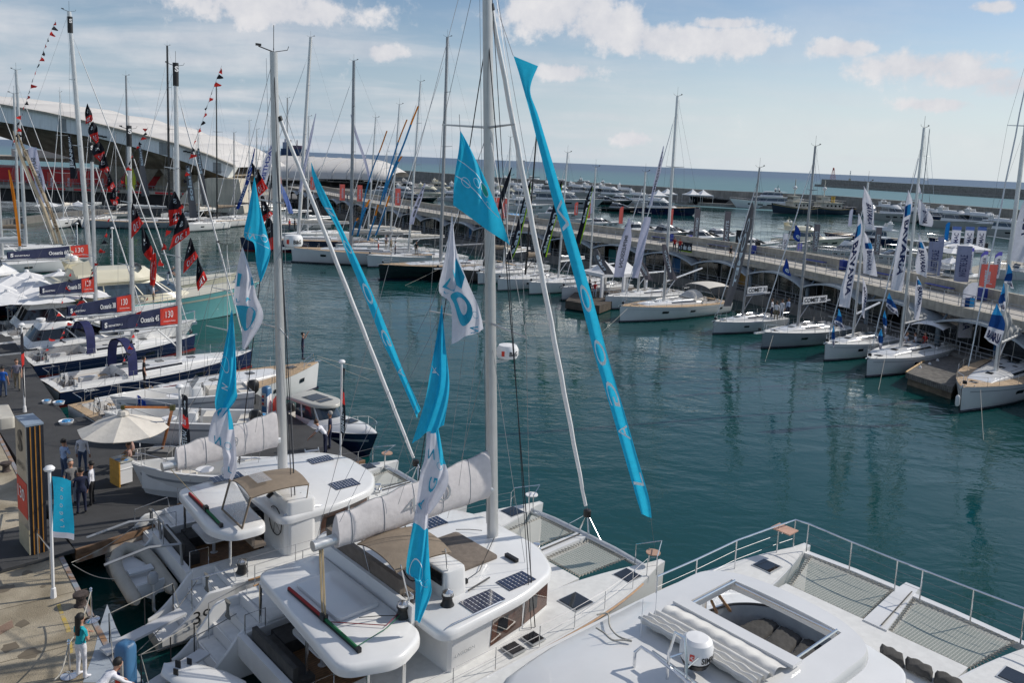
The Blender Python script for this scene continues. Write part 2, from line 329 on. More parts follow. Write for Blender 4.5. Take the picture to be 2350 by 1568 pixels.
def lattice_light(px, base_py, top_py):
 b = at(px, base_py, 8.3); h = aty(px, top_py, b.y).z-8.3
 t = thing('lighthouse', 'red lattice lighthouse on the end of the outer breakwater', 'lighthouse', (b.x, b.y, 8.3))
 rm = M('red painted steel', (.35, .02, .015), .6); m = MB(); w = 2.6
 for sx in (-1, 1):
  for sy in (-1, 1): m.tube([(sx*w, sy*w, 0), (sx*.9, sy*.9, h*.75)], .16, 4)
 for k in range(5):
  z = h*.15*k; ww = w-(w-.9)*z/(h*.75)
  for a, c in (((-1,-1),(1,-1)), ((1,-1),(1,1)), ((1,1),(-1,1)), ((-1,1),(-1,-1))):
   m.tube([(a[0]*ww, a[1]*ww, z), (c[0]*ww, c[1]*ww, z)], .1, 4)
   w2 = w-(w-.9)*(z+h*.15)/(h*.75)
   if k < 5: m.tube([(a[0]*ww, a[1]*ww, z), (c[0]*w2, c[1]*w2, z+h*.15)], .08, 4)
 m.build('lattice_tower', rm, t, False)
 MB().lathe([(1.6, h*.75), (1.6, h*.78), (1.1, h*.78), (1.1, h*.9), (1.4, h*.91), (.1, h)], n=10).build('lantern', rm, t)
lattice_light(1911, 411, 384)
bb = at(1950, 414, 8.3)
t = thing('signal_mast', 'thin grey signal mast on the breakwater beside the lighthouse', 'mast', (bb.x, bb.y, 8.3))
MB().tube([(0,0,0),(0,0,11)], .3, 6).box((0,0,10), (1.6,.4,.3)).box((0,0,8), (1.2,.4,1)).build('post', galv, t); MB().box((0, 0, 1), (2, 2, 2)).build('cabinet', conc, t)
# -- curved pier with the arcade
PF = [Vector(p+(0,)) for p in ((45.5, 22), (42.5, 40), (38.6, 56), (35.6, 67), (32.2, 81), (27.4, 93), (18.6, 107), (1.4, 127), (-14.3, 148), (-38, 186), (-66, 236))]
_s = [catmull(PF, i/600) for i in range(601)]; _d = [0]
for i in range(600): _d.append(_d[-1]+(_s[i+1]-_s[i]).length)
PLEN = _d[-1]
def pier(s, off=0, z=0):
 s = min(max(s, 0), PLEN-.01); i = max(k for k in range(0, 600, 1) if _d[k] <= s) if False else _bis(s)
 f = (s-_d[i])/(_d[i+1]-_d[i]); p = _s[i].lerp(_s[i+1], f); j0, j1 = max(i-6, 0), min(i+7, 600); t = (_s[j1]-_s[j0]).normalized(); n = Vector((t.y, -t.x, 0))
 return Vector((p.x+n.x*off, p.y+n.y*off, z)), t, n          # n points to the back of the pier
def _bis(s):
 import bisect
 return min(max(bisect.bisect_right(_d, s)-1, 0), 599)
def strip(mb, prof, s0=0, s1=None, step=2.0, cap=True):
 """sweeps a closed (offset, z) profile along the pier"""
 s1 = PLEN if s1 is None else s1; k = max(2, int((s1-s0)/step)+1); rings = []
 for i in range(k):
  s = s0+(s1-s0)*i/(k-1); rings.append([pier(s, o, z)[0] for o, z in prof])
 return mb.loft(rings, cap)
ZW = 4.8
pr_ = thing('pier_building', 'long curved concrete pier building with a walkway on its roof and arcades beneath', 'pier')
strip(MB(), [(0, 4.0), (.5, 4.0), (.5, ZW), (0, ZW)]).build('roof_edge_beam', conc, pr_, False, fix=True)
strip(MB(), [(.504, 4.3), (5.5, 4.3), (5.5, ZW-.004), (.504, ZW-.004)]).build('walkway', concw, pr_, False, fix=True)
strip(MB(), [(5.504, 1.2), (5.95, 1.2), (5.95, ZW+1.0), (5.504, ZW+1.0)]).build('parapet', conc, pr_, False, fix=True)
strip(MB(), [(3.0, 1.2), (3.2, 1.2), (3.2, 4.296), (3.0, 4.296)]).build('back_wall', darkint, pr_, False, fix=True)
struct('pier_quay', strip(MB(), [(-.9, -2), (18, -2), (18, 1.2), (-.9, 1.2)]), asph)
BAY = 9.15
s_ref = min(range(601), key=lambda i: (_s[i]-Vector((36.2, 66.4, 0))).length); s_ref = _d[s_ref]
joints = [s_ref+BAY*k for k in range(-6, 24) if 2 < s_ref+BAY*k < PLEN-4]
can, pil, fr_, gl_ = MB(), MB(), MB(), MB()
for i, s in enumerate(joints):
 p, tt, n = pier(s, -.35)
 pil = MB().tube([(p.x, p.y, 1.2), (p.x, p.y, 3.2)], .2, 8).tube([(p.x, p.y, 2.9), (p.x+n.x*.8, p.y+n.y*.8, 4.0)], .09, 5)
 pil.build('pillar', pillm, pr_)
 if i+1 < len(joints):
  rings = []
  for k in range(13):
   f = k/12; z = 3.2+.95*math.sin(math.pi*f)**.8; ss = s+BAY*f
   rings.append([pier(ss, -1.25, z-.16)[0], pier(ss, .6, z-.02)[0], pier(ss, .6, z+.1)[0], pier(ss, -1.2, z+.02)[0]])
  MB().loft(rings).build('arched_canopy', canopym, pr_, fix=True)
  g = MB(); f2 = MB()
  for k in range(4):
   a, b = s+BAY*(k+.03)/4, s+BAY*(k+.97)/4
   if (i*7+k*3) % 5 != 2: g.add([pier(a, 1.6, 1.3)[0], pier(b, 1.6, 1.3)[0], pier(b, 1.6, 3.6)[0], pier(a, 1.6, 3.6)[0]], [(0,1,2,3)])
   q = pier(s+BAY*k/4, 1.6)[0]; f2.tube([(q.x, q.y, 1.2), (q.x, q.y, 4.25)], .06, 4)
  strip(f2, [(1.55, 3.6), (1.65, 3.6), (1.65, 3.7), (1.55, 3.7)], s, s+BAY)
  if g.f: g.build('shop_window', shopgl, pr_, False)
  f2.build('window_frame', frame, pr_, False)
rs = random.Random(3)
pan = [M('ochre display panel', (.35, .2, .05), .7), M('blue display panel', (.02, .12, .3), .6), M('white display panel', (.6, .6, .58), .6), M('grey display panel', (.2, .2, .2), .6), M('teal display panel', (.02, .2, .22), .6)]
for i, s in enumerate(joints[:-1]):
 for k in range(2):
  a = s+rs.uniform(1, 7); w_ = rs.uniform(.8, 2.2); h_ = rs.uniform(.9, 2.4)
  strip(MB(), [(2.2, 1.2), (2.7, 1.2), (2.7, 1.2+h_), (2.2, 1.2+h_)], a, a+w_).build('display_counter', pan[(i*2+k) % 5], pr_, False, fix=True)
def railing(s0, s1, off, z, label, hh=1.05, name='walkway_railing'):
 m = MB(); k = int((s1-s0)/1.6)
 for i in range(k+1):
  q = pier(s0+(s1-s0)*i/k, off)[0]; m.tube([(q.x, q.y, z), (q.x, q.y, z+hh)], .035, 4)
 for zz in (hh, hh*.62, hh*.3): m.tube([pier(s0+(s1-s0)*i/(k*2), off, z+zz)[0] for i in range(k*2+1)], .028, 4)
 t = thing(name, label, 'railing'); m.build('rails', galv, t, False)
railing(1, PLEN-3, .25, ZW, 'thin galvanised railing along the front edge of the pier walkway')
railing(1, PLEN-3, -.7, 1.2, 'low galvanised railing along the quay in front of the arcade', 1.0, 'quay_railing')
def bench(s, lb):
 p, tt, n = pier(s, 4.9, ZW); t = thing('bench', lb, 'bench', p, math.atan2(tt.y, tt.x), 'blue benches on the pier walkway')
 MB().bx(-1.6, -.28, .42, 1.6, .28, .5).build('seat', blue, t, False)
 for x in (-1.45, 1.45): MB().bx(x-.12, -.25, 0, x+.12, .25, .418).build('leg', conc, t, False)
def bin_(s, lb):
 p, tt, n = pier(s, 4.7, ZW); t = thing('litter_bin', lb, 'bin', p, math.atan2(tt.y, tt.x), 'litter bins on the pier walkway')
 MB().bx(-.42, -.3, .1, .1, .3, 1.1).build('blue_panel', blue, t, False)
 MB().bx(.102, -.32, 0, .5, .32, 1.15).build('concrete_side', conc, t, False)
def s_near(px, py, z=ZW):
 v = at(px, py, z); i = min(range(601), key=lambda i: (_s[i]-Vector((v.x, v.y, 0))).length); return _d[i]
for i, (px, py, lb) in enumerate(((1985, 606, 'blue bench on the walkway behind the second tall white banner'), (1690, 545, 'blue bench on the pier walkway left of the small grey banners'), (1775, 567, 'blue bench near the seated person on the pier walkway'), (2210, 668, 'blue bench at the right end of the pier walkway'), (2105, 637, 'blue bench between the two right blue litter bins'), (1480, 507, 'blue bench on the walkway behind the streaming black banners'))):
 bench(s_near(px, py), lb)
for px, py, lb in ((2025, 620, 'blue and concrete bin on the walkway right of the tallest white banner'), (2270, 690, 'blue and concrete bin on the walkway near the right edge of the picture'), (1700, 548, 'blue and concrete bin on the walkway left of the seated person'), (1870, 580, 'blue and concrete bin on the walkway before the scaffold stairs'), (1330, 500, 'blue and concrete bin behind the blue and white striped boat cover')):
 bin_(s_near(px, py), lb)
# -- quays at the left
q = lambda px, py, z=1.2: at(px, py, z)
def slab(name, pts, z, mat, lo=-2.0, kind='structure'):
 n = len(pts); m = MB(); m.v = [(p.x, p.y, lo) for p in pts]+[(p.x, p.y, z) for p in pts]
 m.f = [tuple(range(n))[::-1], tuple(range(n, 2*n))]+[(i, (i+1) % n, n+(i+1) % n, n+i) for i in range(n)]
 return tag(m.build(name, mat, None, False, fix=True), None, None, None, kind)
ext = lambda a, b, k: a+(b-a)*k
A, B_ = q(0, 735), q(155, 962)
C_, D_, E_, F_ = q(590, 905), q(835, 1056), q(172, 1262), q(0, 992)
far = ext(B_, A, 3.2)
slab('pontoon_deck', [far, B_, C_, D_, E_, F_, ext(E_, F_, 3)], 1.2, carpet, .75)
G1, G2, G3 = q(0, 1007), q(123, 1236), q(286, 1568)
slab('stone_quay', [ext(G2, G1, 3), G1, G2, G3, ext(G2, G3, 3.5), ext(G2, G3, 3.5)+Vector((-40, 0, 0)), ext(G2, G1, 3)+Vector((-40, -30, 0))], 1.2, beige)
t = thing('pontoon_edge', 'rusty white and timber edge board along the near side of the dark pontoon', 'edging')
def edge_board(a, b, n_, z1, z2, th, mat, par, nm):
 d = (b-a).normalized(); nn = Vector((d.y, -d.x, 0))*th; a = Vector((a.x, a.y, 0)); b = Vector((b.x, b.y, 0)); u1, u2 = Vector((0, 0, z1)), Vector((0, 0, z2))
 MB().add([a+u1, b+u1, b+nn+u1, a+nn+u1, a+u2, b+u2, b+nn+u2, a+nn+u2], [(0,3,2,1),(4,5,6,7),(0,1,5,4),(1,2,6,5),(2,3,7,6),(3,0,4,7)]).build(nm, mat, par, False, fix=True)
rustw = M('rusty white steel', (.55, .52, .46), .7, var=.1, vs=2, two=(.3, .16, .08))
edge_board(E_, D_, 1, 1.0, 1.22, .10, M('weathered brown timber', (.20, .12, .07), .9, var=.25, vs=3), t, 'timber_strip'); edge_board(E_, D_, 1, .72, .98, .06, rustw, t, 'steel_face')
grey_plate = M('painted steel ramp', (.33, .37, .41), .6, var=.08, vs=1.2)
pl = [q(246, 1388), q(266, 1440), q(330, 1568), q(190, 1568), q(215, 1500), q(232, 1430)]
struct('quay_ramp', MB().add([(p.x, p.y, 1.206) for p in pl], [tuple(range(len(pl)))]), grey_plate)
t = thing('quay_edging', 'rusty painted steel angle along the edge of the beige stone quay', 'edging')
edge_board(ext(G2, G1, 2), ext(G2, G3, 1.6), 1, 1.0, 1.222, -.14, M('rusty blue steel edge', (.28, .33, .38), .7, var=.1, vs=2, two=(.3, .17, .09)), t, 'angle_iron')
ypaint = M('worn yellow paint', (.55, .38, .05), .9, var=.1, vs=5, two=(.4, .33, .2))
def ground_line(pts, w, z, mat, nm):
 m = MB(); k = len(pts)
 for i in range(k-1):
  a, b = Vector(pts[i]), Vector(pts[i+1]); d = (b-a).normalized(); n = Vector((-d.y, d.x, 0))*w/2; a.z = b.z = z; m.quad(a-n, b-n, b+n, a+n)
 struct(nm, m, mat)
ground_line([q(134, 1388), q(142, 1410)], .10, 1.205, ypaint, 'yellow_marking'); ground_line([q(143, 1414), q(152, 1434), q(158, 1452)], .11, 1.2055, ypaint, 'yellow_marking'); ground_line([q(160, 1470), q(164, 1500)], .09, 1.205, ypaint, 'yellow_marking')
jn = M('dark joint', (.12, .10, .07), .95)
for i, (a, b) in enumerate((((-30, 1300), (150, 1262)), ((-30, 1408), (200, 1352)), ((-30, 1530), (240, 1462)))): ground_line([q(*a), q(*b)], .025, 1.204, jn, 'quay_joint')
rs = random.Random(2)
for k in range(7):
 c_ = q(rs.uniform(10, 170), rs.uniform(1290, 1530)); m = MB(); r_ = rs.uniform(.08, .3); m.add([(c_.x+r_*rs.uniform(.6, 1.2)*math.cos(j*.52), c_.y+r_*rs.uniform(.6, 1.2)*math.sin(j*.52), 1.2035) for j in range(12)], [tuple(range(12))]); struct('oil_stain', m, M('oil stain', (.16, .13, .09), .6))
# -- great concrete arch and the pavilion under it
arch = thing('arched_pavilion', 'huge concrete arch with a white scalloped membrane roof over the far quay', 'pavilion')
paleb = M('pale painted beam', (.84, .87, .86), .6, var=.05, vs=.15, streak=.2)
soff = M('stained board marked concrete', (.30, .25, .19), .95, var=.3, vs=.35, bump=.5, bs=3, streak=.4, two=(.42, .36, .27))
membr = M('white membrane', (.62, .60, .57), .8, var=.05, vs=.2, bump=.1, bs=.6)
YA = 178.
topl = [(-260, 215), (-120, 226), (0, 243), (106, 262), (224, 288), (320, 312), (412, 336), (480, 360), (537, 384)]
botl = [(-260, 252), (-120, 262), (0, 279), (104, 297), (222, 316), (330, 343), (420, 370), (475, 390), (522, 408)]
lowl = [(-260, 285), (-120, 295), (0, 313), (104, 346), (222, 378), (322, 402), (400, 408), (470, 412), (522, 416)]
n_ = 48
def al(Lp, f):
 x = f*(len(Lp)-1); i = min(int(x), len(Lp)-2); r = x-i; return Lp[i][0]*(1-r)+Lp[i+1][0]*r, Lp[i][1]*(1-r)+Lp[i+1][1]*r
T = [aty(*al(topl, i/n_), YA) for i in range(n_+1)]; Bm = [aty(*al(botl, i/n_), YA) for i in range(n_+1)]; Lw = [aty(*al(lowl, i/n_), YA+16) for i in range(n_+1)]
bk = Vector((0, 3, 0))
MB().loft([[Bm[i], T[i], T[i]+bk, Bm[i]+bk] for i in range(n_+1)]).build('arch_beam', paleb, arch, ang=30, fix=True)
MB().loft([[T[i]+Vector((0, -.6, 0)), T[i]+Vector((0, -.6, .5)), T[i]+Vector((0, 1, .5)), T[i]+Vector((0, 1, 0))] for i in range(n_+1)]).build('coping', conc, arch, fix=True)
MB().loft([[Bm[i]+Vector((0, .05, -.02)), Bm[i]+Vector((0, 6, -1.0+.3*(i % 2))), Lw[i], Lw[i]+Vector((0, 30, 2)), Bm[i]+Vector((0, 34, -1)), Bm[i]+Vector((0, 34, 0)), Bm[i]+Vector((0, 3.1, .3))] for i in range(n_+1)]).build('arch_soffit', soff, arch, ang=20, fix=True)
def roofm(u, v):
 f = u; i = min(int(f*n_), n_-1); p = T[i].lerp(T[i+1], f*n_-i); sc_ = abs(math.sin(math.pi*(f*7.6+.25)))
 return p+Vector((0, .5+40*v, (1.35+1.0*sc_*(1-f*.45))*math.sin(min(1, v*1.6+.0)*math.pi/2)**.7*(1-f**9)))
MB().grid(roofm, 160, 8).build('membrane_roof', membr, arch, ang=80)
for i in (8, 20, 33, 45):
 v = Bm[i]; MB().add([(v.x-.9, YA-.04, Bm[i].z+.2), (v.x+.9, YA-.04, Bm[i].z+.1), (v.x+.9, YA-.04, T[i].z-.2), (v.x-.9, YA-.04, T[i].z-.1)], [(0, 1, 2, 3)]).build('beam_stain', M('grey rain stain', (.32, .34, .34), .8, streak=.5), arch, False)
for px, py in ((236, 292), (435, 330), (583, 383)):
 pass
for k, (px, py) in enumerate(((222, 292), (425, 329))):
 for j in range(3):
  v = aty(px+j*9, py+18+j*2, YA-.8); MB().box(v, (.7, .5, .35)).build('floodlight', black, arch, False)
def leg(x0, x1, ytop, ybot, Y, curve, name='arch_leg'):
 a0, a1 = aty(x0, ytop, Y), aty(x1, ytop, Y); zb = 1.2; rings = []
 for k in range(13):
  f = k/12; z = a0.z+(zb-a0.z)*f; w0 = a0.x-curve*math.sin((1-f)*math.pi/2)**2*-1*0; xl = a0.x+curve*(f**.5); rings.append([(xl, Y, z), (a1.x+1.2*f, Y, z), (a1.x+1.2*f, Y+7, z), (xl, Y+7, z)])
 MB().loft(rings).build(name, M('sunlit arch concrete', (.58, .53, .43), .9, var=.14, vs=.3, streak=.3), arch, ang=30, fix=True)  # leg colour raised above the plain concrete to stand in for sunshine
leg(478, 548, 408, 482, 176, -7.5); leg(392, 452, 392, 450, 190, -5.5); leg(300, 370, 380, 440, 200, -2); leg(238, 288, 375, 420, 208, 1)
for px, py in ((262, 392), (400, 400), (330, 398)):
 v = aty(px, py, 186); MB().lathe([(.2, 0), (3.4, 4.6)], (v.x, v.y, v.z-3.5), 4).build('bracket', conc, arch, False)
fq = [at(-330, 540, 1.2), at(0, 506, 1.2), at(150, 488, 1.2), at(330, 478, 1.2), at(560, 478, 1.2), at(640, 470, 1.2)]
fqb = [v+Vector((0, 250, 0)) for v in fq]
slab('far_quay', fq+fqb[::-1], 1.2, asph)
hall = thing('red_pavilion', 'long low hall with a bright red fascia and glass front beneath the concrete arch', 'building')
def face(px0, px1, Y, z0_, z1_, th, nm, mat, par):
 a, b = aty(px0, 450, Y), aty(px1, 450, Y); MB().bx(a.x, Y, z0_, b.x, Y+th, z1_).build(nm, mat, par, False)
zt = lambda py, Y: aty(200, py, Y).z
YH = 196
za, zb = zt(424, YH), zt(407, YH)
face(-300, 470, YH, zt(424, YH), zt(392, YH), 20, 'red_fascia', redm, hall)
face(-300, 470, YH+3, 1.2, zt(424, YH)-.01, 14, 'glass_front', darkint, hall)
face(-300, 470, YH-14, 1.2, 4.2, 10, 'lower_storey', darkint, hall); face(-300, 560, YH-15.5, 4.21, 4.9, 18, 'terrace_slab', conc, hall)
for k in range(7): face(108+k*62, 150+k*62, YH-15.6, 4.35, 4.75, .09, 'red_trim', redm, hall)
m = MB()
for k in range(70):
 a = aty(-100+k*10, 450, YH-15.2); m.tube([(a.x, YH-15.2, 4.9), (a.x, YH-15.2, 6)], .05, 4)
a, b = aty(-100, 450, YH-15.2), aty(600, 450, YH-15.2); m.tube([(a.x, YH-15.2, 6), (b.x, YH-15.2, 6)], .06, 4); m.build('balustrade', galv, hall, False)
for k in range(24):
 a = aty(-80+k*24, 450, YH+2.8); MB().tube([(a.x, YH+2.8, 5), (a.x, YH+2.8, za)], .09, 4).build('mullion', frame, hall, False)
face(-300, 210, YH+30, zt(382, YH), zt(372, YH), 20, 'upper_terrace', conc, hall)
face(30, 200, YH+32, zt(372, YH), zt(352, YH), 6, 'terrace_awning', whcan, hall)
t = thing('yellow_frame_display', 'tall yellow framed dinghy hull stood on end before the red hall', 'display boat', aty(300, 440, 181))
MB().loft([[(w_*.9*math.cos(a_), .3*math.sin(a_), z_) for a_ in [2*math.pi*k/12 for k in range(12)]] for z_, w_ in ((0, .9), (1.4, 1.3), (3.2, 1.3), (4.8, .8), (5.9, .1))]).build('hull', M('acid yellow gelcoat', (.55, .62, .02), .3), t)
MB().box((0, -.32, 2.6), (1.0, .1, 2.9)).build('graphic', red, t, False)
hm = aty(890, 412, 330); YT = 330
tent = thing('exhibition_tent', 'long white exhibition tent with a ribbed fabric roof beyond the pier', 'tent hall')
def tentf(u, v):
 p = aty(500+400*u, 352+ (16*u), YT); x = p.x; zr = p.z; ze = aty(500+400*u, 405+8*u, YT).z
 ang = v*math.pi; end = max(0, (u-.82)/.18); sh = 1-.65*end**2
 return Vector((x, YT+25-(25+4)*math.cos(ang), ze+(zr-ze)*sh*math.sin(ang)**.75))
MB().grid(tentf, 44, 16).build('fabric_roof', membr, tent, ang=60)
rib = MB()
for k in range(0, 12):
 u = k/12; rib.tube([tentf(min(u+.05*v/8, 1), v/16)+Vector((0, -.1, .12)) for v in range(0, 9)], .14, 4)
rib.build('roof_rib', M('grey seam', (.4, .4, .4), .7), tent, False)
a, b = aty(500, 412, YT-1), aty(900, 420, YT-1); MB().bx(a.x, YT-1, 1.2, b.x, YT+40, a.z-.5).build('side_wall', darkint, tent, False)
struct('far_quay', MB().bx(-200, 325, -2, -40, 420, 1.2), asph)
sh = thing('container_ship', 'distant blue container ship on the horizon beyond the tent', 'ship', (aty(672, 352, 2600).x, 2600, 0))
MB().loft([[(x, -w_, 22), (x, w_, 22), (x, w_*.7, 0), (x, -w_*.7, 0)] for x, w_ in ((-36, 8), (-30, 12), (30, 12), (46, 1))]).build('hull', M('dark blue ship hull', (.02, .05, .12), .6), sh, False, fix=True)
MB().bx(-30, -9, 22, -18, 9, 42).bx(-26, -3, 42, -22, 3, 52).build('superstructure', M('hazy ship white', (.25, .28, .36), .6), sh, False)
MB().bx(-14, -10, 22, 30, 10, 33).build('container_stack', M('mixed containers', (.13, .08, .12), .7, var=.6, vs=.2), sh, False)
for x in (-8, 12): MB().bx(x, -1, 33, x+2.5, 1, 50).build('crane', M('ship crane', (.15, .08, .12), .6), sh, False)
for k, px in enumerate((1189, 1199)):
 v = at(px, 408, 6.3); v.y = 391
 w_ = aty(px, 408, 391); o = thing('white_column', 'white column, the %s one of the pair on the seawall' % ('left', 'right')[k], 'column', (w_.x, 391, 6.3), 0, 'white columns on the seawall')
 MB().bx(-.85, -.85, 0, .85, .85, 8.5).build('shaft', white, o, False); MB().bx(-1, -1, 8.5, 1, 1, 8.9).build('cap', gel2, o, False)
# -- sailing yachts
def hull_fn(Lh, B, fb, fs, mx=.42, aft=.86, fine=2.1):
 def hb(t, z):
  if t < mx: k = aft+(1-aft)*math.sin(t/mx*math.pi/2)
  else: k = 1-((t-mx)/(1-mx))**fine
  zs = fs+(fb-fs)*t**1.6; f = min(max(z/zs, 0), 1); wl = .84-.30*t**1.5
  return max(.015, B/2*k*(wl+(1-wl)*f**.55))
 zs = lambda t: fs+(fb-fs)*t**1.6
 return hb, zs
def build_hull(par, Lh, B, fb, fs, mat, boot, hb, zs, rake=.012, stripe=None, af=antif, wins=(), n=18):
 m = MB(); rings = []
 for i in range(n+1):
  t = i/n; z = zs(t); x = lambda zz: t*Lh*(1+ (rake*(zz/ z-1) if t > .6 else 0)) - (0.10*(1-t)**8*(z-zz)*0)
  pts = []
  for zz, k in ((z, 1), (z*.8, 1), (z*.55, 1), (z*.3, 1), (.08, 1), (-.12, .93), (-.3, .6)): pts.append((x(zz), hb(t, zz)*k, zz))
  pts.append((x(-.4), 0, -.42)); rings.append(pts+[(p[0], -p[1], p[2]) for p in pts[-2::-1]])
 m.loft(rings, closed=False); m.f.append(tuple(range(len(rings[0])))[::-1])
 m.build('hull', mat, par, ang=50)
 def band(nm, z0, z1, mt, off=.008, t0=0, t1=1):
  b = MB()
  for sg in (1, -1):
   f = lambda u, v: Vector(((t0+(t1-t0)*u)*Lh, sg*(hb(t0+(t1-t0)*u, z0(t0+(t1-t0)*u)+(z1(t0+(t1-t0)*u)-z0(t0+(t1-t0)*u))*v)+off), z0(t0+(t1-t0)*u)+(z1(t0+(t1-t0)*u)-z0(t0+(t1-t0)*u))*v))
   b.grid(f, 24, 1)
  b.build(nm, mt, par)
 band('antifouling', lambda t: -.1, lambda t: .07, af); band('boot_stripe', lambda t: .10, lambda t: .16, boot)
 if stripe: band('cove_stripe', lambda t: zs(t)*.80, lambda t: zs(t)*.83, stripe, .01, .02, .96)
 for t0, t1 in wins:
  for sg in (1, -1):
   w = MB().grid(lambda u, v: Vector(((t0+(t1-t0)*u)*Lh, sg*(hb(t0+(t1-t0)*u, zs(t0)*(.55+.16*v))+.012), zs(t0)*(.55+.16*v))), 4, 1); w.build('hull_window', tintg, par)
def wheel(par, c, r, axis_x=True, mat=black, nm='steering_wheel'):
 m = MB(); k = 20; m.tube([(c[0], c[1]+r*math.cos(2*math.pi*i/k), c[2]+r*math.sin(2*math.pi*i/k)) for i in range(k+1)], .018, 5, False)
 for i in range(5):
  a = 2*math.pi*i/5; m.tube([c, (c[0], c[1]+r*math.cos(a), c[2]+r*math.sin(a))], .008, 4)
 m.tube([c, (c[0]+.15, c[1], c[2])], .04, 6); return m.build(nm, mat, par)
def rigging(par, xm, zd, H, B, Lh, zs, mat, spr=2, furl=True, rake=.012, tack=None, mw=.11, back=True, furlmat=whcan, jib_top=.93, spread=.35, detail=True):
 top = Vector((xm-rake*H*1.5, 0, zd+H)); base = Vector((xm, 0, zd)); P = lambda f: base.lerp(top, f)
 m = MB(); rings = []
 for f in (0, .3, .6, .85, 1):
  c = P(f); w = mw*(1-.28*f); rings.append([(c.x+w*1.45*math.cos(a), c.y+w*math.sin(a), c.z) for a in [2*math.pi*k/10 for k in range(10)]])
 m.loft(rings).build('mast', mat, par)
 h = MB().tube([top, top+Vector((0, 0, .9))], .012, 4).tube([top, top+Vector((.5, 0, .12)), top+Vector((.55, .0, .25))], .012, 4).tube([top+Vector((-.5, .1, .15)), top, top+Vector((0, 0, .12))], .02, 4).box(top+Vector((-.5, .1, .2)), (.2, .02, .08)); h.build('masthead_instruments', black, par, False)
 w = MB(); chain = .46*B; fr = [.36, .66] if spr == 2 else ([.28, .52, .76] if spr == 3 else [.5]); pts = []
 for i, f in enumerate(fr):
  c = P(f); l = min(chain, B*spread)*(1-.28*i)
  for sg in (1, -1): MB().tube([c, c+Vector((-l*.28, sg*l, .06))], .04, 5, r2=.025).build('spreader', mat, par)
  pts.append((c, l))
 wt = .009
 for sg in (1, -1):
  path = [Vector((xm-.35, sg*chain, zs(xm/Lh)))]+[c+Vector((-l*.28, sg*l, .06)) for c, l in pts]+[P(.94)]
  w.tube(path, wt, 3, False); w.tube([path[0], P(fr[0]-.02)], wt, 3, False); w.tube([path[1], P(fr[1] if len(fr) > 1 else .94)], wt*.8, 3, False)
 if back:
  for sg in (1, -1): w.tube([(.15, sg*B*.3, zs(0)), (xm*.25, 0, zd+H*.22), top], wt*.8, 3, False)
 tk = Vector(tack) if tack else Vector((Lh*.97, 0, zs(1)+.1)); jt = P(jib_top)
 w.tube([tk, jt], wt, 3, False); w.tube([base+Vector((-.2, .1, .5)), P(.985)+Vector((-.25, .05, 0))], wt*.8, 3, False)
 w.build('standing_rigging', wire, par, False)
 if furl:
  a = tk.lerp(jt, .05); b = tk.lerp(jt, .93); k = 14
  MB().tube([a.lerp(b, i/k)+Vector((0, .02*math.sin(i*2.1), 0)) for i in range(k+1)], [.024+.026*math.sin(math.pi*(1-i/k)*.8+.3) for i in range(k+1)], 6).build('furled_genoa', furlmat, par)
  MB().lathe([(.05, 0), (.13, .02), (.13, .2), (.05, .24)], tk+Vector((0, 0, .05)), 10).build('furling_drum', black, par)
 return P, top
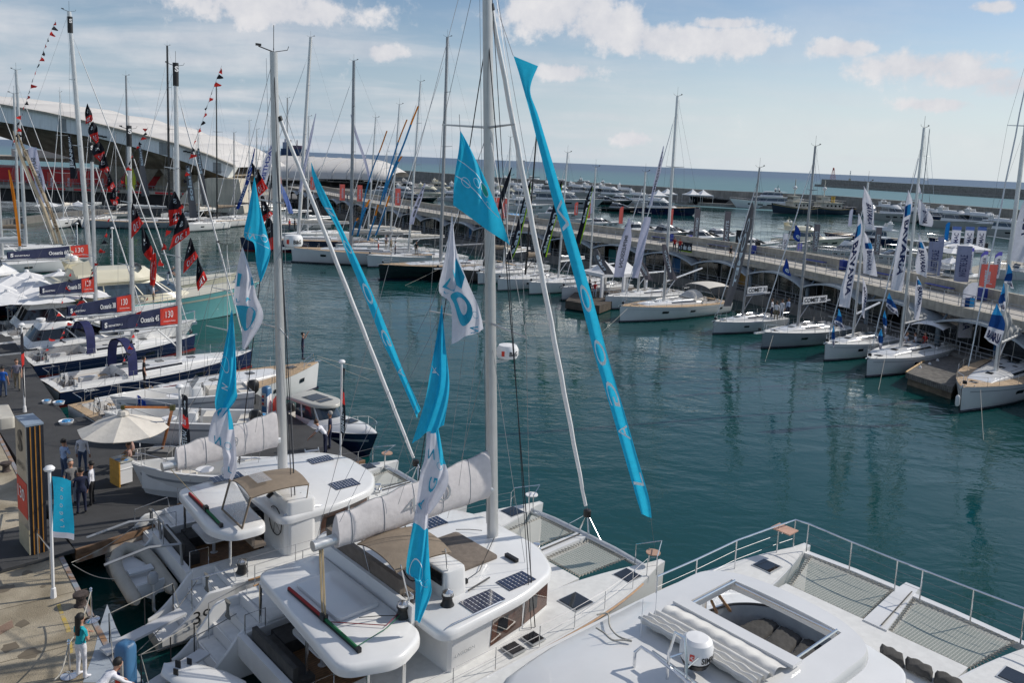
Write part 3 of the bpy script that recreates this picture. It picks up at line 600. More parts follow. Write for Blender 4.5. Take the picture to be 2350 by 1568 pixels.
def boom_(par, P, H, zb, lb, mat, cover=None, rise=.03, covm=creamcan, hc=.45, banner=None):
 a = P(zb/H)+Vector((-.1, 0, 0)); b = a+Vector((-lb, 0, lb*rise))
 MB().tube([a, b], .10, 8).build('boom', mat, par); MB().tube([a+Vector((0, 0, -zb*.65)), a.lerp(b, .3)], .045, 6).build('boom_vang', mat, par)
 MB().tube([a.lerp(b, .75), a.lerp(b, .72)+Vector((0, 0, -zb*.75))], .015, 4).build('mainsheet', ropew, par)
 if cover == 'stack':
  rings = []
  for i in range(13):
   f = i/12; c = a.lerp(b, f*.98+.01); h = hc*(1.55-1.1*f)*(1+.08*math.sin(i*2.3)); w_ = .19*(1-.35*f)
   rings.append([(c.x, c.y+w_*math.sin(t)*(.5+.5*math.sin(t/2)), c.z+.09+h/2-h/2*math.cos(t)) for t in [2*math.pi*k/12 for k in range(12)]])
  MB().loft(rings).build('stacked_mainsail', covm, par, ang=70)
 if cover == 'droop':      # loosely gathered mainsail hanging between mast and boom end
  c0 = P(min(.95, zb/H+.16)); 
  def f(u, v):
   e = b+Vector((.2, 0, .35)); top_ = c0.lerp(e, u)+Vector((0, 0, -1.3*math.sin(math.pi*min(1, u*1.1))*(1-u*.4))); bt = a.lerp(b, u*.99)+Vector((0, 0, .12))
   p = top_.lerp(bt, v); return p+Vector((0, .16*math.sin(u*19+v*5)*math.sin(math.pi*min(v+.15, 1))+.06*math.sin(u*41), 0))
  MB().grid(f, 40, 12).build('loose_mainsail', cloth_mat('grey drooping sail', (.45, .45, .43), .1), par, ang=80)
 if banner:
  t1, t2, small = banner; o = .13
  hh = lambda u: .55+.62*u
  S0 = lambda u, v: b.lerp(a, u)+Vector((0, 0, .13+hh(u)*v))
  for sg in (-1, 1):
   for nm, u0, u1, mt in (('banner', .02, .76, bannavy), ('red_banner_panel', .76, .995, red)):
    MB().grid(lambda u, v: S0(u, v)+Vector((0, sg*(o+.02*math.sin(u*26)), 0)), 14, 1, u0, u1).build(nm, mt, par)
   tw = MB(); fl = (lambda x: x) if sg < 0 else (lambda x: 1-x)
   def put(s, u0, u1, v0, v1, bold=.015):
    if sg < 0: text_on(tw, s, lambda x, y: S0(u0+(u1-u0)*x, v0+(v1-v0)*y)+Vector((0, sg*(o+.045), 0)), bold)
    else: text_on(tw, s, lambda x, y: S0(u1-(u1-u0)*x, v0+(v1-v0)*y)+Vector((0, sg*(o+.045), 0)), bold)
   put(t1, .50, .74, .30, .68, .02); put(t2, .83, .93, .42, .82, .005); put(small, .80, .96, .16, .26); put('S', .05, .085, .22, .78, .05); put('BENETEAU', .10, .27, .30, .48, .02)
   tw.build('banner_lettering', white, par, False)
  MB().grid(lambda u, v: S0(u, 1)+Vector((0, -o+2*o*v, 0)), 10, 1, .02, .995).build('banner_top', bannavy, par)
 return a, b
def canopy_top(par, x0, x1, w, z, mat, name='bimini', h=.25, zbase=None, posts=True):
 f = lambda u, v: Vector((x0+(x1-x0)*u, (v*2-1)*w, z+h*(1-abs(v*2-1)**2.4)-h*.5*(2*u-1)**2))
 m = MB().grid(f, 10, 12); m.grid(lambda u, v: f(u, v)-Vector((0, 0, .03)), 10, 12); m.build(name, mat, par, ang=80)
 if posts and zbase is not None:
  fr2 = MB()
  for u in (0, .5, 1):
   fr2.tube([f(u, v/10)-Vector((0, 0, .02)) for v in range(11)], .018, 5); 
   for sg in (1, -1): fr2.tube([f(u, 0 if sg < 0 else 1), ((x0+x1)/2, sg*w, zbase)], .018, 5)
  fr2.build(name+'_frame', steel, par)
def sailboat(name, label, loc, rz, Lh=12, B=None, fb=1.45, fs=1.15, hull=gel, deck=nonskid, H=16, xm=.575, boot=navy, stripe=None, spar=alu, spr=2, boom='stack', banner=None, bimini=None, hood=None, furl=True,
    group=None, wins=((.62, .68),), af=antif, sprit=0, roof=gel, detail=True, zb=1.9, teakseat=True, covm=creamcan, wheels=2, cat='sailing yacht', mw=.11, roof_h=.42, jt=.93, boomrise=.03, hatch=True, x1r=.80, mrake=.012):
 B = B or Lh*.31; t = thing(name, label, cat, loc, rz, group); hb, zs = hull_fn(Lh, B, fb, fs)
 build_hull(t, Lh, B, fb, fs, hull, boot, hb, zs, stripe=stripe, wins=wins, af=af)
 MB().add([(-.012, y, z_) for y, z_ in ((-hb(0, zs(0))*.93, zs(0)-.03), (hb(0, zs(0))*.93, zs(0)-.03), (hb(0, .4)*.9, .30), (-hb(0, .4)*.9, .30))], [(0, 1, 2, 3)]).build('transom', ltgrey, t, False)
 cx0, cx1, cw = .03, .30, B*.30; nu = 30; nv = 12
 df = lambda u, v: Vector((u*Lh, (v*2-1)*hb(u, zs(u))*.995, zs(u)+.012+.05*(1-(v*2-1)**2)))
 sk = lambda i, j: cx0 < (i+.5)/nu < cx1 and abs((j+.5)/nv*2-1) < .60
 MB().grid(df, nu, nv, skip=sk).build('deck', deck, t)
 zz = zs(.15); a, b = .033*Lh, .30*Lh; w = .60*B/2*.93
 MB().bx(a, -w, zz-.55, b, w, zz-.5).build('cockpit_sole', teak if teakseat else nonskid, t, False)
 cp = MB()
 for sg in (-1, 1):
  cp.box(((a+b)/2, sg*(w+.03), zz-.22), (b-a, .06, .62)); cp.box(((a+b)/2+.25*(b-a)*.5, sg*(w-.24), zz-.32), ((b-a)*.66, .46, .36)); cp.box(((a+b)/2+.3, sg*(w+.14), zz+.14), ((b-a)*.8, .2, .2))
 cp.box((b+.02, 0, zz-.2), (.05, 2*w, .66)); cp.build('cockpit_seats', roof, t, False)
 if detail:
  for sg in (-1, 1):
   MB().box(((a+b)/2+.12*(b-a), sg*(w-.24), zz-.13), ((b-a)*.6, .42, .02)).build('seat_slats', teak, t, False)
  MB().box(((a+b)/2, 0, zz-.15), (1.0, .35, .7)).build('cockpit_table', roof, t, False)
 if detail or wheels:
  for k in range(wheels):
   y = (w*.62 if k else -w*.62) if wheels == 2 else 0
   wheel(t, (a+.55, y, zz+.12), .42); MB().box((a+.72, y, zz-.12), (.2, .3, .8)).build('wheel_pedestal', roof, t, False)
 x0r = .30*Lh
 def cr(u, v, off=0):
  x = x0r+(x1r*Lh-x0r)*u; k = (1-u**3.2); w_ = (B*.315*(1-.50*u**1.5)+off); h = roof_h*(1-.30*u)*max(k, .0)**.5+off; th = v*math.pi/2
  sn, cs = math.sin(abs(th)), math.cos(th); uu = x/Lh
  return Vector((x, math.copysign(w_*sn**.55, v), zs(uu)+.03+h*cs**.42))
 MB().grid(cr, 18, 20, v0=-1, v1=1).add([cr(0, -1+2*k/20) for k in range(21)], [tuple(range(21))]).build('coachroof', roof, t, ang=60)
 for sg in (-1, 1):
  MB().grid(lambda u, v: cr(u, v, .012), 10, 3, .10, .56, sg*.50, sg*.80).build('cabin_window', tintg, t)
  if detail:
   hr = MB(); hr.tube([cr(.1+.5*k/6, sg*.30, .06) for k in range(7)], .014, 4); hr.build('handrail', steel, t)
 zc = lambda x: cr((x-x0r)/(x1r*Lh-x0r), 0).z if x0r < x < x1r*Lh else zs(x/Lh)+.06
 if hatch:
  for x, y, s_ in ((.42, .5, .32), (.42, -.5, .32), (.50, 0, .42), (.66, 0, .45), (.86, 0, .5)) if detail else ((.45, 0, .5), (.68, 0, .5)):
   X = x*Lh; u = (X-x0r)/(x1r*Lh-x0r); MB().box((X, y, zc(X)+.015-(.02 if y else 0)), (s_, s_*.95, .05)).build('deck_hatch', tintg, t, False)
  MB().box((x0r+.42, 0, zc(x0r+.4)+.02), (.75, .68, .05)).build('companionway_hatch', bluegl, t, False)
  MB().bx(x0r-.03, -.33, zz-.4, x0r+.02, .33, zc(x0r)-.04).build('companionway', tintg, t, False)
 X = xm*Lh; zd = zc(X)
 P, top = rigging(t, X, zd, H, B, Lh, zs, spar, spr, furl, rake=mrake, tack=((Lh+sprit*.4, 0, zs(1)+.12) if sprit else None), mw=mw, jib_top=jt)
 if boom: boom_(t, P, H, zb, Lh*.37 if boom != 'droop' else Lh*.30, spar, None if boom == 'bare' else boom, banner=banner, covm=covm, rise=boomrise)
 if sprit: MB().box((Lh+sprit/2-.2, 0, zs(1)-.03), (sprit+.5, .22, .12)).build('bowsprit', roof, t, False)
 MB().box((Lh-.1, 0, zs(1)+.02), (.5, .12, .1)).build('bow_roller', steel, t, False)
 st = MB(); ln = MB(); hgt = .62
 for sg in (-1, 1):
  pts = []
  for k in range(7):
   u = .06+.125*k; p = df(u, 1 if sg > 0 else 0)-Vector((0, sg*.06, 0)); st.tube([p, p+Vector((0, 0, hgt))], .014, 4); pts.append(p+Vector((0, 0, hgt)))
  pts.append(df(.90, 1 if sg > 0 else 0)+Vector((0, 0, hgt))); ln.tube(pts, .006, 3, False); ln.tube([p-Vector((0, 0, .3)) for p in pts], .006, 3, False)
 for sg in (1, -1):
  p0 = df(.88, 1 if sg > 0 else 0); st.tube([p0, p0+Vector((.05, 0, hgt)), Vector((Lh*.965, sg*.12, zs(1)+hgt+.03)), Vector((Lh*.975, sg*.1, zs(1)))], .016, 5)
  st.tube([p0+Vector((.03, 0, hgt*.5)), Vector((Lh*.97, sg*.12, zs(1)+hgt*.5))], .012, 4)
 for sg in (1, -1):
  p0 = df(.01, 1 if sg > 0 else 0)-Vector((-.1, sg*.05, 0)); p1 = p0+Vector((.9, 0, 0)); p2 = Vector((p0.x, sg*B*.16, zs(0))); st.tube([p1, p1+Vector((0, 0, hgt)), p0+Vector((0, 0, hgt)), p2+Vector((0, 0, hgt)), p2], .016, 5)
 st.build('guardrail_stanchions', steel, t); ln.build('lifelines', wire, t, False)
 if detail:
  for sg in (1, -1):
   MB().lathe([(.09, 0), (.07, .08), (.08, .16), (.03, .17)], (x0r-.15, sg*(w+.16), zz+.24), 10).build('winch', steel, t)
   for u in (.93, .03): MB().box(df(u, .12 if sg < 0 else .88)+Vector((0, 0, .05)), (.22, .04, .05)).build('cleat', steel, t, False)
  MB().tube([(X-.1, .12, zd+.1), (x0r+.6, .35, zc(x0r+.6)+.03)], .012, 3).tube([(X-.1, -.12, zd+.1), (x0r+.6, -.35, zc(x0r+.6)+.03)], .012, 3).build('halyard', ropew, t, False)
 if bimini: canopy_top(t, .02*Lh, .24*Lh, B*.34, zz+1.75, bimini, 'bimini', .25, zz)
 if hood:
  hf = lambda u, v: Vector((x0r-.55+1.3*u, (2*v-1)*B*.27, zc(x0r+.2)-.1+(.95-.75*u**2)*math.sin(math.pi*max(.0, min(1, v)))**.4))
  MB().grid(hf, 8, 14).build('sprayhood', hood, t, ang=80)
  MB().grid(lambda u, v: hf(u, v)+Vector((.015, 0, .012)), 5, 10, .42, .92, .12, .88).build('sprayhood_window', clear, t, ang=80)
 return t
def az_(a, b): return math.atan2(b.y-a.y, b.x-a.x)
def from_bow(px, py, zb, az, Lh):
 b = at(px, py, zb); a = R(az); return (b.x-math.cos(a)*Lh, b.y-math.sin(a)*Lh, 0)
def from_stern(px, py, zs_): a = at(px, py, zs_); return (a.x, a.y, 0)
def topH(mx, my, base, ztop_off=0):   # mast height so that its head stands at the measured picture height at that distance
 return aty(mx, my, base[1]).z
def mast_fit(loc, az, xm, px_top, zd=1.9):
 """height and rake that put the masthead of a boat lying at loc on the measured line of sight, within the boat's own middle plane"""
 a = R(az); n = Vector((-math.sin(a), math.cos(a), 0)); l0 = Vector(loc); l0.z = 0; d = ray(*px_top); dn = d.dot(n)
 p = None
 if abs(dn) > .12:
  p = CP+d*((l0-CP).dot(n)/dn); x = (p-l0).dot(Vector((math.cos(a), math.sin(a), 0))); H = p.z-zd; rk = (xm-x)/(H*1.5) if H > 4 else 9
 if p is None or not -.002 < rk < .04:
  y = loc[1]+math.sin(a)*xm; H = aty(px_top[0], px_top[1], y).z-zd; rk = .012 if p is None or H < 4 else min(max(rk, 0), .035); y = loc[1]+math.sin(a)*(xm-rk*H*1.5); H = aty(px_top[0], px_top[1], y).z-zd
 return H, rk
def heights(loc, az, Lh, xm, px_top):
 x = loc[0]+math.cos(R(az))*Lh*xm; y = loc[1]+math.sin(R(az))*Lh*xm; return aty(px_top[0], px_top[1], y).z-1.9
# -- the row moored to the left quay
kw = dict(hull=navy, spar=alu, boot=redaf, af=redaf, stripe=None, teakseat=True)
T130 = "L'Aventure de l'Odyssee"
def left_boat(label, spx, az, Lh, mx, banner, xm=.56, **k):
 loc = from_stern(*spx); H, rk = mast_fit(loc, az, Lh*xm, mx); return sailboat('sailing_yacht', label, loc, R(az), Lh, H=H, mrake=rk, xm=xm, boom='banner' if banner else k.pop('boom', 'stack'), banner=(banner, '130', T130) if banner else None, **k)
l45 = left_boat('navy hulled sailing yacht carrying the nearest of the navy and red boom banners', (112, 876, 1.2), 47, 12.8, (519, 137), 'Oceanis 45', xm=.60, fb=1.2, fs=.95, zb=2.2, B=4.3, furl=True, mw=.13, **kw)
l38 = left_boat('smaller navy hulled yacht carrying the second nearest navy and red boom banner', (58, 818, 1.2), 47, 11.3, (350, 280), 'Oceanis 38', xm=.60, fb=1.15, fs=.9, B=3.9, zb=2.0, mw=.12, **kw)
l35 = left_boat('white hulled yacht whose navy and red boom banner is third from the front', (5, 768, 1.2), 47, 10.2, (263, 320), 'Oceanis 35', xm=.62, B=3.7, zb=2.0, **{**kw, 'hull': gel})
l60 = left_boat('largest banner dressed yacht, its navy and red boom banner above the white parasols', (-95, 690, 1.4), 45, 18, (131, 28), 'Oceanis 60', xm=.58, fb=1.9, fs=1.5, deck=teak, spr=3, B=5.2, zb=2.4, mw=.17, **kw)
sense = left_boat('long white sailing yacht with teak side decks whose bow points at the open water', (190, 962, 1.0), 48, 14.2, (560, 560), None, xm=.56, fb=1.75, fs=1.25, deck=teak, wins=((.5, .57), (.70, .76), (.86, .89)), boom=None, mw=.02, furl=False, B=4.7, hatch=True, stripe=None)
for b_, L_, xm_, sp_ in ((l45, 12.8, .60, (519, 137)), (l38, 11.3, .60, (350, 280)), (l35, 10.2, .62, (263, 320)), (l60, 18, .58, (131, 28))):
 H_, rk_ = mast_fit(b_.location, math.degrees(b_.rotation_euler.z), L_*xm_, sp_); tz = H_+1.9; x = L_*xm_-rk_*1.5*(H_-1); w_ = .14 if b_ is not l60 else .17
 o = MB().loft([[(x+w_*1.3*math.cos(a), w_*math.sin(a), z) for a in [2*math.pi*k/12 for k in range(12)]] for z in (tz-1.7, tz-.3)], cap=False).build('masthead_sticker', black, b_)
 m = MB(); text_flat(m, 'S', (x-.12, -w_-.01, tz-.85), (1, 0, 0), (0, 0, 1), .35, .04, w=.24); m.build('sticker_letter', white, o, False)
def deck_arch(par, x, w, z, h=1.9):
 f = lambda u, v: Vector((x-.15+.55*v, w*math.cos(math.pi*u), z+h*math.sin(math.pi*u)**.55))
 m = MB().grid(f, 20, 1); m.grid(lambda u, v: f(u, v)*1+Vector((0, 0, -.09)), 20, 1); m.build('mainsheet_arch', navycan, par, ang=80)
deck_arch(l45, 4.0, 1.6, 1.3); deck_arch(l38, 3.4, 1.35, 1.2)
def marks(par, s, x0, y, z, h, flip, mt=white, nm='name_lettering'):
 m = MB(); text_flat(m, s, (x0, y, z), (1 if flip < 0 else -1, 0, 0), (0, 0, 1), h, .02); m.build(nm, mt, par, False)
marks(l45, 'Oceanis 45', 1.2, -1.98, .78, .2, -1); marks(l38, 'Oceanis 38', 1.0, -1.75, .74, .18, -1)
# -- far left group beyond the Oceanis boats
sailboat('sailing_yacht', 'white sailing yacht with a brown covered boom at the left edge of the picture', from_bow(188, 560, 1.6, 30, 15), R(30), 15, H=22, deck=nonskid, covm=tancan, spr=2, mw=.15)
sailboat('sailing_yacht', 'white sailing yacht with thick silver mast at the far left edge', from_bow(140, 585, 1.6, 32, 14), R(32), 14, H=21, deck=teak, spr=2, mw=.15, boom='stack')
# -- the row along the arcade on the right, bows to the basin
right = [
 ('white sailing yacht with a cream bimini, clear sprayhood and raised boom, beside the white marquees', (1422, 706, 1.45), -142, 14.8, (1549, 215), dict(deck=teak, boom='bare', boomrise=.2, bimini=creamcan, hood=creamcan, stripe=ltgrey, wins=((.66, .71), (.42, .47), (.12, .15)), mw=.14, fb=1.6, spr=2)),
 ('white sailing yacht with bright reflection on its cabin, behind the cream bimini boat', (1389, 681, 1.4), -140, 12, (1465, 388), dict(boom='bare', boomrise=.0, wins=((.62, .68),))),
 ('small light grey hulled sailing yacht with a lettered white board on its boom', (1637, 737, 1.25), -146, 9.3, (1749, 373), dict(hull=ltgrey, fb=1.2, fs=1.0, boom='bare', mw=.09, spar=alud)),
 ('dark grey hulled sailing yacht with a white bowsprit and lettered boom board', (1749, 765, 1.35), -146, 11.2, (1872, 328), dict(hull=greyhull, sprit=.9, boom='bare', spr=3, mw=.11, spar=alud)),
 ('small white sailing yacht with two blue pennants forward, right of the bowsprit boat', (1893, 792, 1.35), -143, 9.6, (1983, 410), dict(boom='bare', stripe=greyhull, mw=.10, boomrise=.2)),
 ('white sailing yacht with white bimini and drooping grey mainsail, beside the wooden jetty', (1990, 822, 1.5), -141, 12.2, (2108, 287), dict(boom='droop', bimini=whcan, stripe=greyhull, mw=.12, fs=1.3, wins=((.60, .64),))),
 ('large white sailing yacht with teak foredeck cut by the right edge of the picture', (2207, 893, 1.6), -137, 15.5, (2385, -20), dict(deck=teak, boom='droop', stripe=greyhull, mw=.15, fb=1.7, fs=1.4, spr=2)),
 ('white sailing yacht between the pale marquees and the long teal streamer', (1289, 661, 1.4), -138, 10.5, (1363, 378), dict(boom='bare', mw=.09)),
 ('white racing yacht moored left of the long teal streamer, light mast behind the furled sail', (1214, 649, 1.4), -136, 11.5, (1303, 345), dict(boom='stack', covm=alud, mw=.1)),
 ('white sailing yacht with black mast moored among the lime edged black banners', (1142, 641, 1.4), -134, 11, (1240, 285), dict(spar=carbon, boom='stack', covm=tancan, mw=.1)),
 ('white sailing yacht just right of the thick centre mast', (1096, 628, 1.35), -133, 10.5, (1202, 400), dict(boom='stack', covm=creamcan, mw=.09)),
 ('brown grey hulled racing yacht between the black yacht and the white ones', (1010, 616, 1.7), -145, 15, (1113, 270), dict(hull=M('brown grey hull', (.13, .115, .10), .3), spar=carbon, sprit=.8, mw=.13, fb=1.7, deck=nonskid, boom='stack', covm=tancan)),
 ('big black hulled racing yacht with teak deck and dark mast', (869, 606, 2.0), -148, 18, (1018, 88), dict(hull=blackh, spar=alud, deck=teak, mw=.17, fb=1.95, fs=1.6, spr=3, boom='bare', wins=(), xm=.54, furl=True)),
 ('white racing yacht with people on its foredeck, behind the bow of the black yacht', (842, 584, 1.75), -143, 15, (972, 184), dict(spr=3, mw=.12, fb=1.7, boom='stack', covm=creamcan, wins=())),
 ('white racing yacht second behind the black yacht', (812, 572, 1.6), -143, 13.5, (942, 236), dict(mw=.11, boom='stack', covm=creamcan, wins=())),
 ('white sailing yacht moored close under the teal streamer with many small orange flags', (770, 560, 1.5), -143, 12.5, (896, 267), dict(mw=.10, boom='stack')),
 ('large white hulled sailing yacht with teak deck and a tall dark mast', (668, 566, 2.1), -170, 19, (771, 141), dict(spar=alud, deck=teak, mw=.17, fb=2.0, fs=1.6, spr=3, boom='stack', covm=creamcan, wins=((.3, .34), (.75, .79)))),
 ('navy hulled classic yacht with red boot stripe and a cream mast', (551, 546, 1.9), -160, 20, (717, 89), dict(hull=navy, af=redaf, boot=redaf, deck=teak, spar=whspar, mw=.20, fb=2.0, fs=1.7, spr=3, boom='stack', covm=creamcan, wins=())),
 ('white sailing yacht moored left of the navy yacht below the arch', (536, 500, 1.5), -125, 13, (505, 290), dict(mw=.11, boom='stack', covm=ltgrey)),
 ('white sailing yacht with dark mast below the right foot of the arch', (487, 497, 1.6), -115, 14, (516, 300), dict(mw=.12, boom='stack', covm=carbon, spar=alud)),
 ('white sailing yacht with three people on its bow under the arch', (448, 506, 1.6), -110, 14, (445, 192), dict(mw=.12, spar=carbon, deck=teak, boom='stack', covm=tancan)),
 ('slim white sailing yacht with a grey streamer on its forestay below the arch', (412, 515, 1.4), -108, 12, (422, 292), dict(mw=.1, boom='stack')),
 ('black hulled racing yacht with black mast below the arch', (300, 500, 1.9), -125, 18, (308, 100), dict(hull=blackh, spar=carbon, deck=nonskid, mw=.17, fb=1.9, spr=3, boom='stack', covm=carbon, wins=())),
 ('grey hulled sailing yacht between the black one and the white ones at the left', (193, 500, 1.8), -150, 17, (229, 167), dict(hull=greyhull, deck=teak, mw=.13, spar=alud, boom='stack', covm=ltgrey, wins=((.3, .33),))),
 ('white sailing yacht with a grey covered boom at the left of the far row', (186, 503, 1.6), -80, 14, (163, 250), dict(mw=.11, boom='stack', covm=ltgrey, wins=((.6, .66),))),
 ('white sailing yacht second from the left in the far row', (112, 505, 1.6), -85, 13, (73, 205), dict(mw=.10, boom='stack', wins=((.7, .76),))),
]
RB = {}
for i, (lb, bow, az, Lh, mt, k) in enumerate(right):
 loc = from_bow(*bow, az, Lh); xm = k.pop('xm', .58); H, rk = mast_fit(loc, az, Lh*xm, mt); k['mrake'] = rk
 far_ = loc[1] > 105
 RB[i] = sailboat('sailing_yacht', lb, loc, R(az), Lh, H=H, xm=xm, detail=not far_, wheels=0 if far_ else 2, **k)
for i, (tx, ty, bx_, by_, az) in enumerate(((5, 195, 46, 590, 35), (563, 266, 572, 490, -118), (614, 258, 620, 498, -125), (652, 214, 658, 506, -128), (700, 254, 706, 528, -130), (880, 340, 884, 536, -135), (262, 300, 268, 478, -100), (395, 330, 400, 480, -105), (600, 330, 604, 500, -120), (2130, 290, 2114, 478, -80), (1165, 300, 1160, 600, -134))):
 src = RB[23+i % 3] if i else RB[24]; z_ = 1.8; b_ = at(bx_, by_, z_); zt_ = aty(tx, ty, b_.y).z; sc_ = zt_/(24.5 if i % 3 == 0 else 22); L_ = right[23+i % 3 if i else 24][3]; Hs = [c for c in src.children if c.name.startswith('masthead')][0]; top_ = max(v.co.z for v in Hs.data.vertices); sc_ = zt_/top_; sc_ = min(max(sc_, .55), 1.6)
 dup(src, (b_.x-math.cos(R(az))*L_*.58*sc_, b_.y-math.sin(R(az))*L_*.58*sc_, 0), R(az), ('white sailing yacht at the far left edge behind the beige streamers', 'white sailing yacht just right of the arch foot', 'white sailing yacht behind the upper teal flag', 'white sailing yacht behind the second tall mast', 'white sailing yacht right of the second tall mast, nearest the pier', 'low white sailing yacht behind the orange and blue streamers', 'white sailing yacht before the red hall', 'white sailing yacht between the arch legs', 'white sailing yacht with short mast behind the black and red flags', 'distant sailing yacht behind the tallest lettered banner', 'white sailing yacht right behind the thick centre mast')[i], 'white sailing yachts of the crowded rows', sc_)
for i, s in ((2, 'COMET 31'), (3, 'COMET 38S')):
 t_ = RB[i]; Lh = right[i][3]; xm_ = Lh*.58; a = Vector((xm_-.25, 0, 3.55)); m = MB()
 hh = .62; m.bx(a.x-Lh*.30, .13, a.z, a.x, .16, a.z+hh).build('boom_banner', white, t_, False)
 m = MB(); text_flat(m, s, (a.x-.15, .175, a.z+.12), (-1, 0, .0), (0, 0, 1), .38, .02, w=Lh*.27); m.build('banner_lettering', black, t_, False)
# -- motor yachts
def plan(x0, x1, w, z, nose=.35, n=22, aftr=.12, sh=2.2):
 out = []; Lx = x1-x0
 for k in range(n+1):
  f = k/n; x = x0+Lx*(1-math.cos(f*math.pi))/2; g = (x-x0)/Lx
  if g > 1-nose: y = w*max(0, 1-((g-(1-nose))/nose)**sh)**.6
  else: y = w*(1 if g > .02 else .93)
  out.append((x, y, z))
 return out+[(p[0], -p[1], p[2]) for p in out[-2:0:-1]]
def tier(par, nm, x0, x1, w, z0, z1, rf, ra, mat, nose=.35, gl=None, glass=bluegl, win0=.3, win1=.85, tw=.82, bev=.12, posts=0):
 """superstructure block: (x0,x1,w) at the foot, raked in towards the top, with an optional band of glass"""
 def at_(f, off=0): return plan(x0+ra*f-off, x1-rf*f+off, w*(1-(1-tw)*f)+off, z0+(z1-z0)*f, nose)
 rs_ = [at_(f) for f in (0, .25, .5, .75, 1)]; c = at_(1)
 cx = (x0+ra+x1-rf)/2; r2 = [(cx+(p[0]-cx)*.97, p[1]*.93, p[2]+bev*.8) for p in c]; r3 = [(cx+(p[0]-cx)*.85, p[1]*.75, p[2]+bev) for p in c]
 o = MB().loft(rs_+[r2, r3]).build(nm, mat, par, ang=42, fix=True)
 if gl:
  MB().loft([at_(win0, .015), at_((win0+win1)/2, .015), at_(win1, .015)], cap=False).build('wraparound_window', glass, o, ang=42, fix=True)
  ps = MB()
  for g in [k/(posts+1) for k in range(1, posts+1)]:
   for sg in (1, -1):
    a = at_(win0, .02); b = at_(win1, .02); i = int(g*22); pa, pb = Vector(a[i]), Vector(b[i]); pa.y *= sg; pb.y *= sg; ps.tube([pa, pb], .05, 4)
  if posts: ps.build('window_pillar', mat, o)
 return o
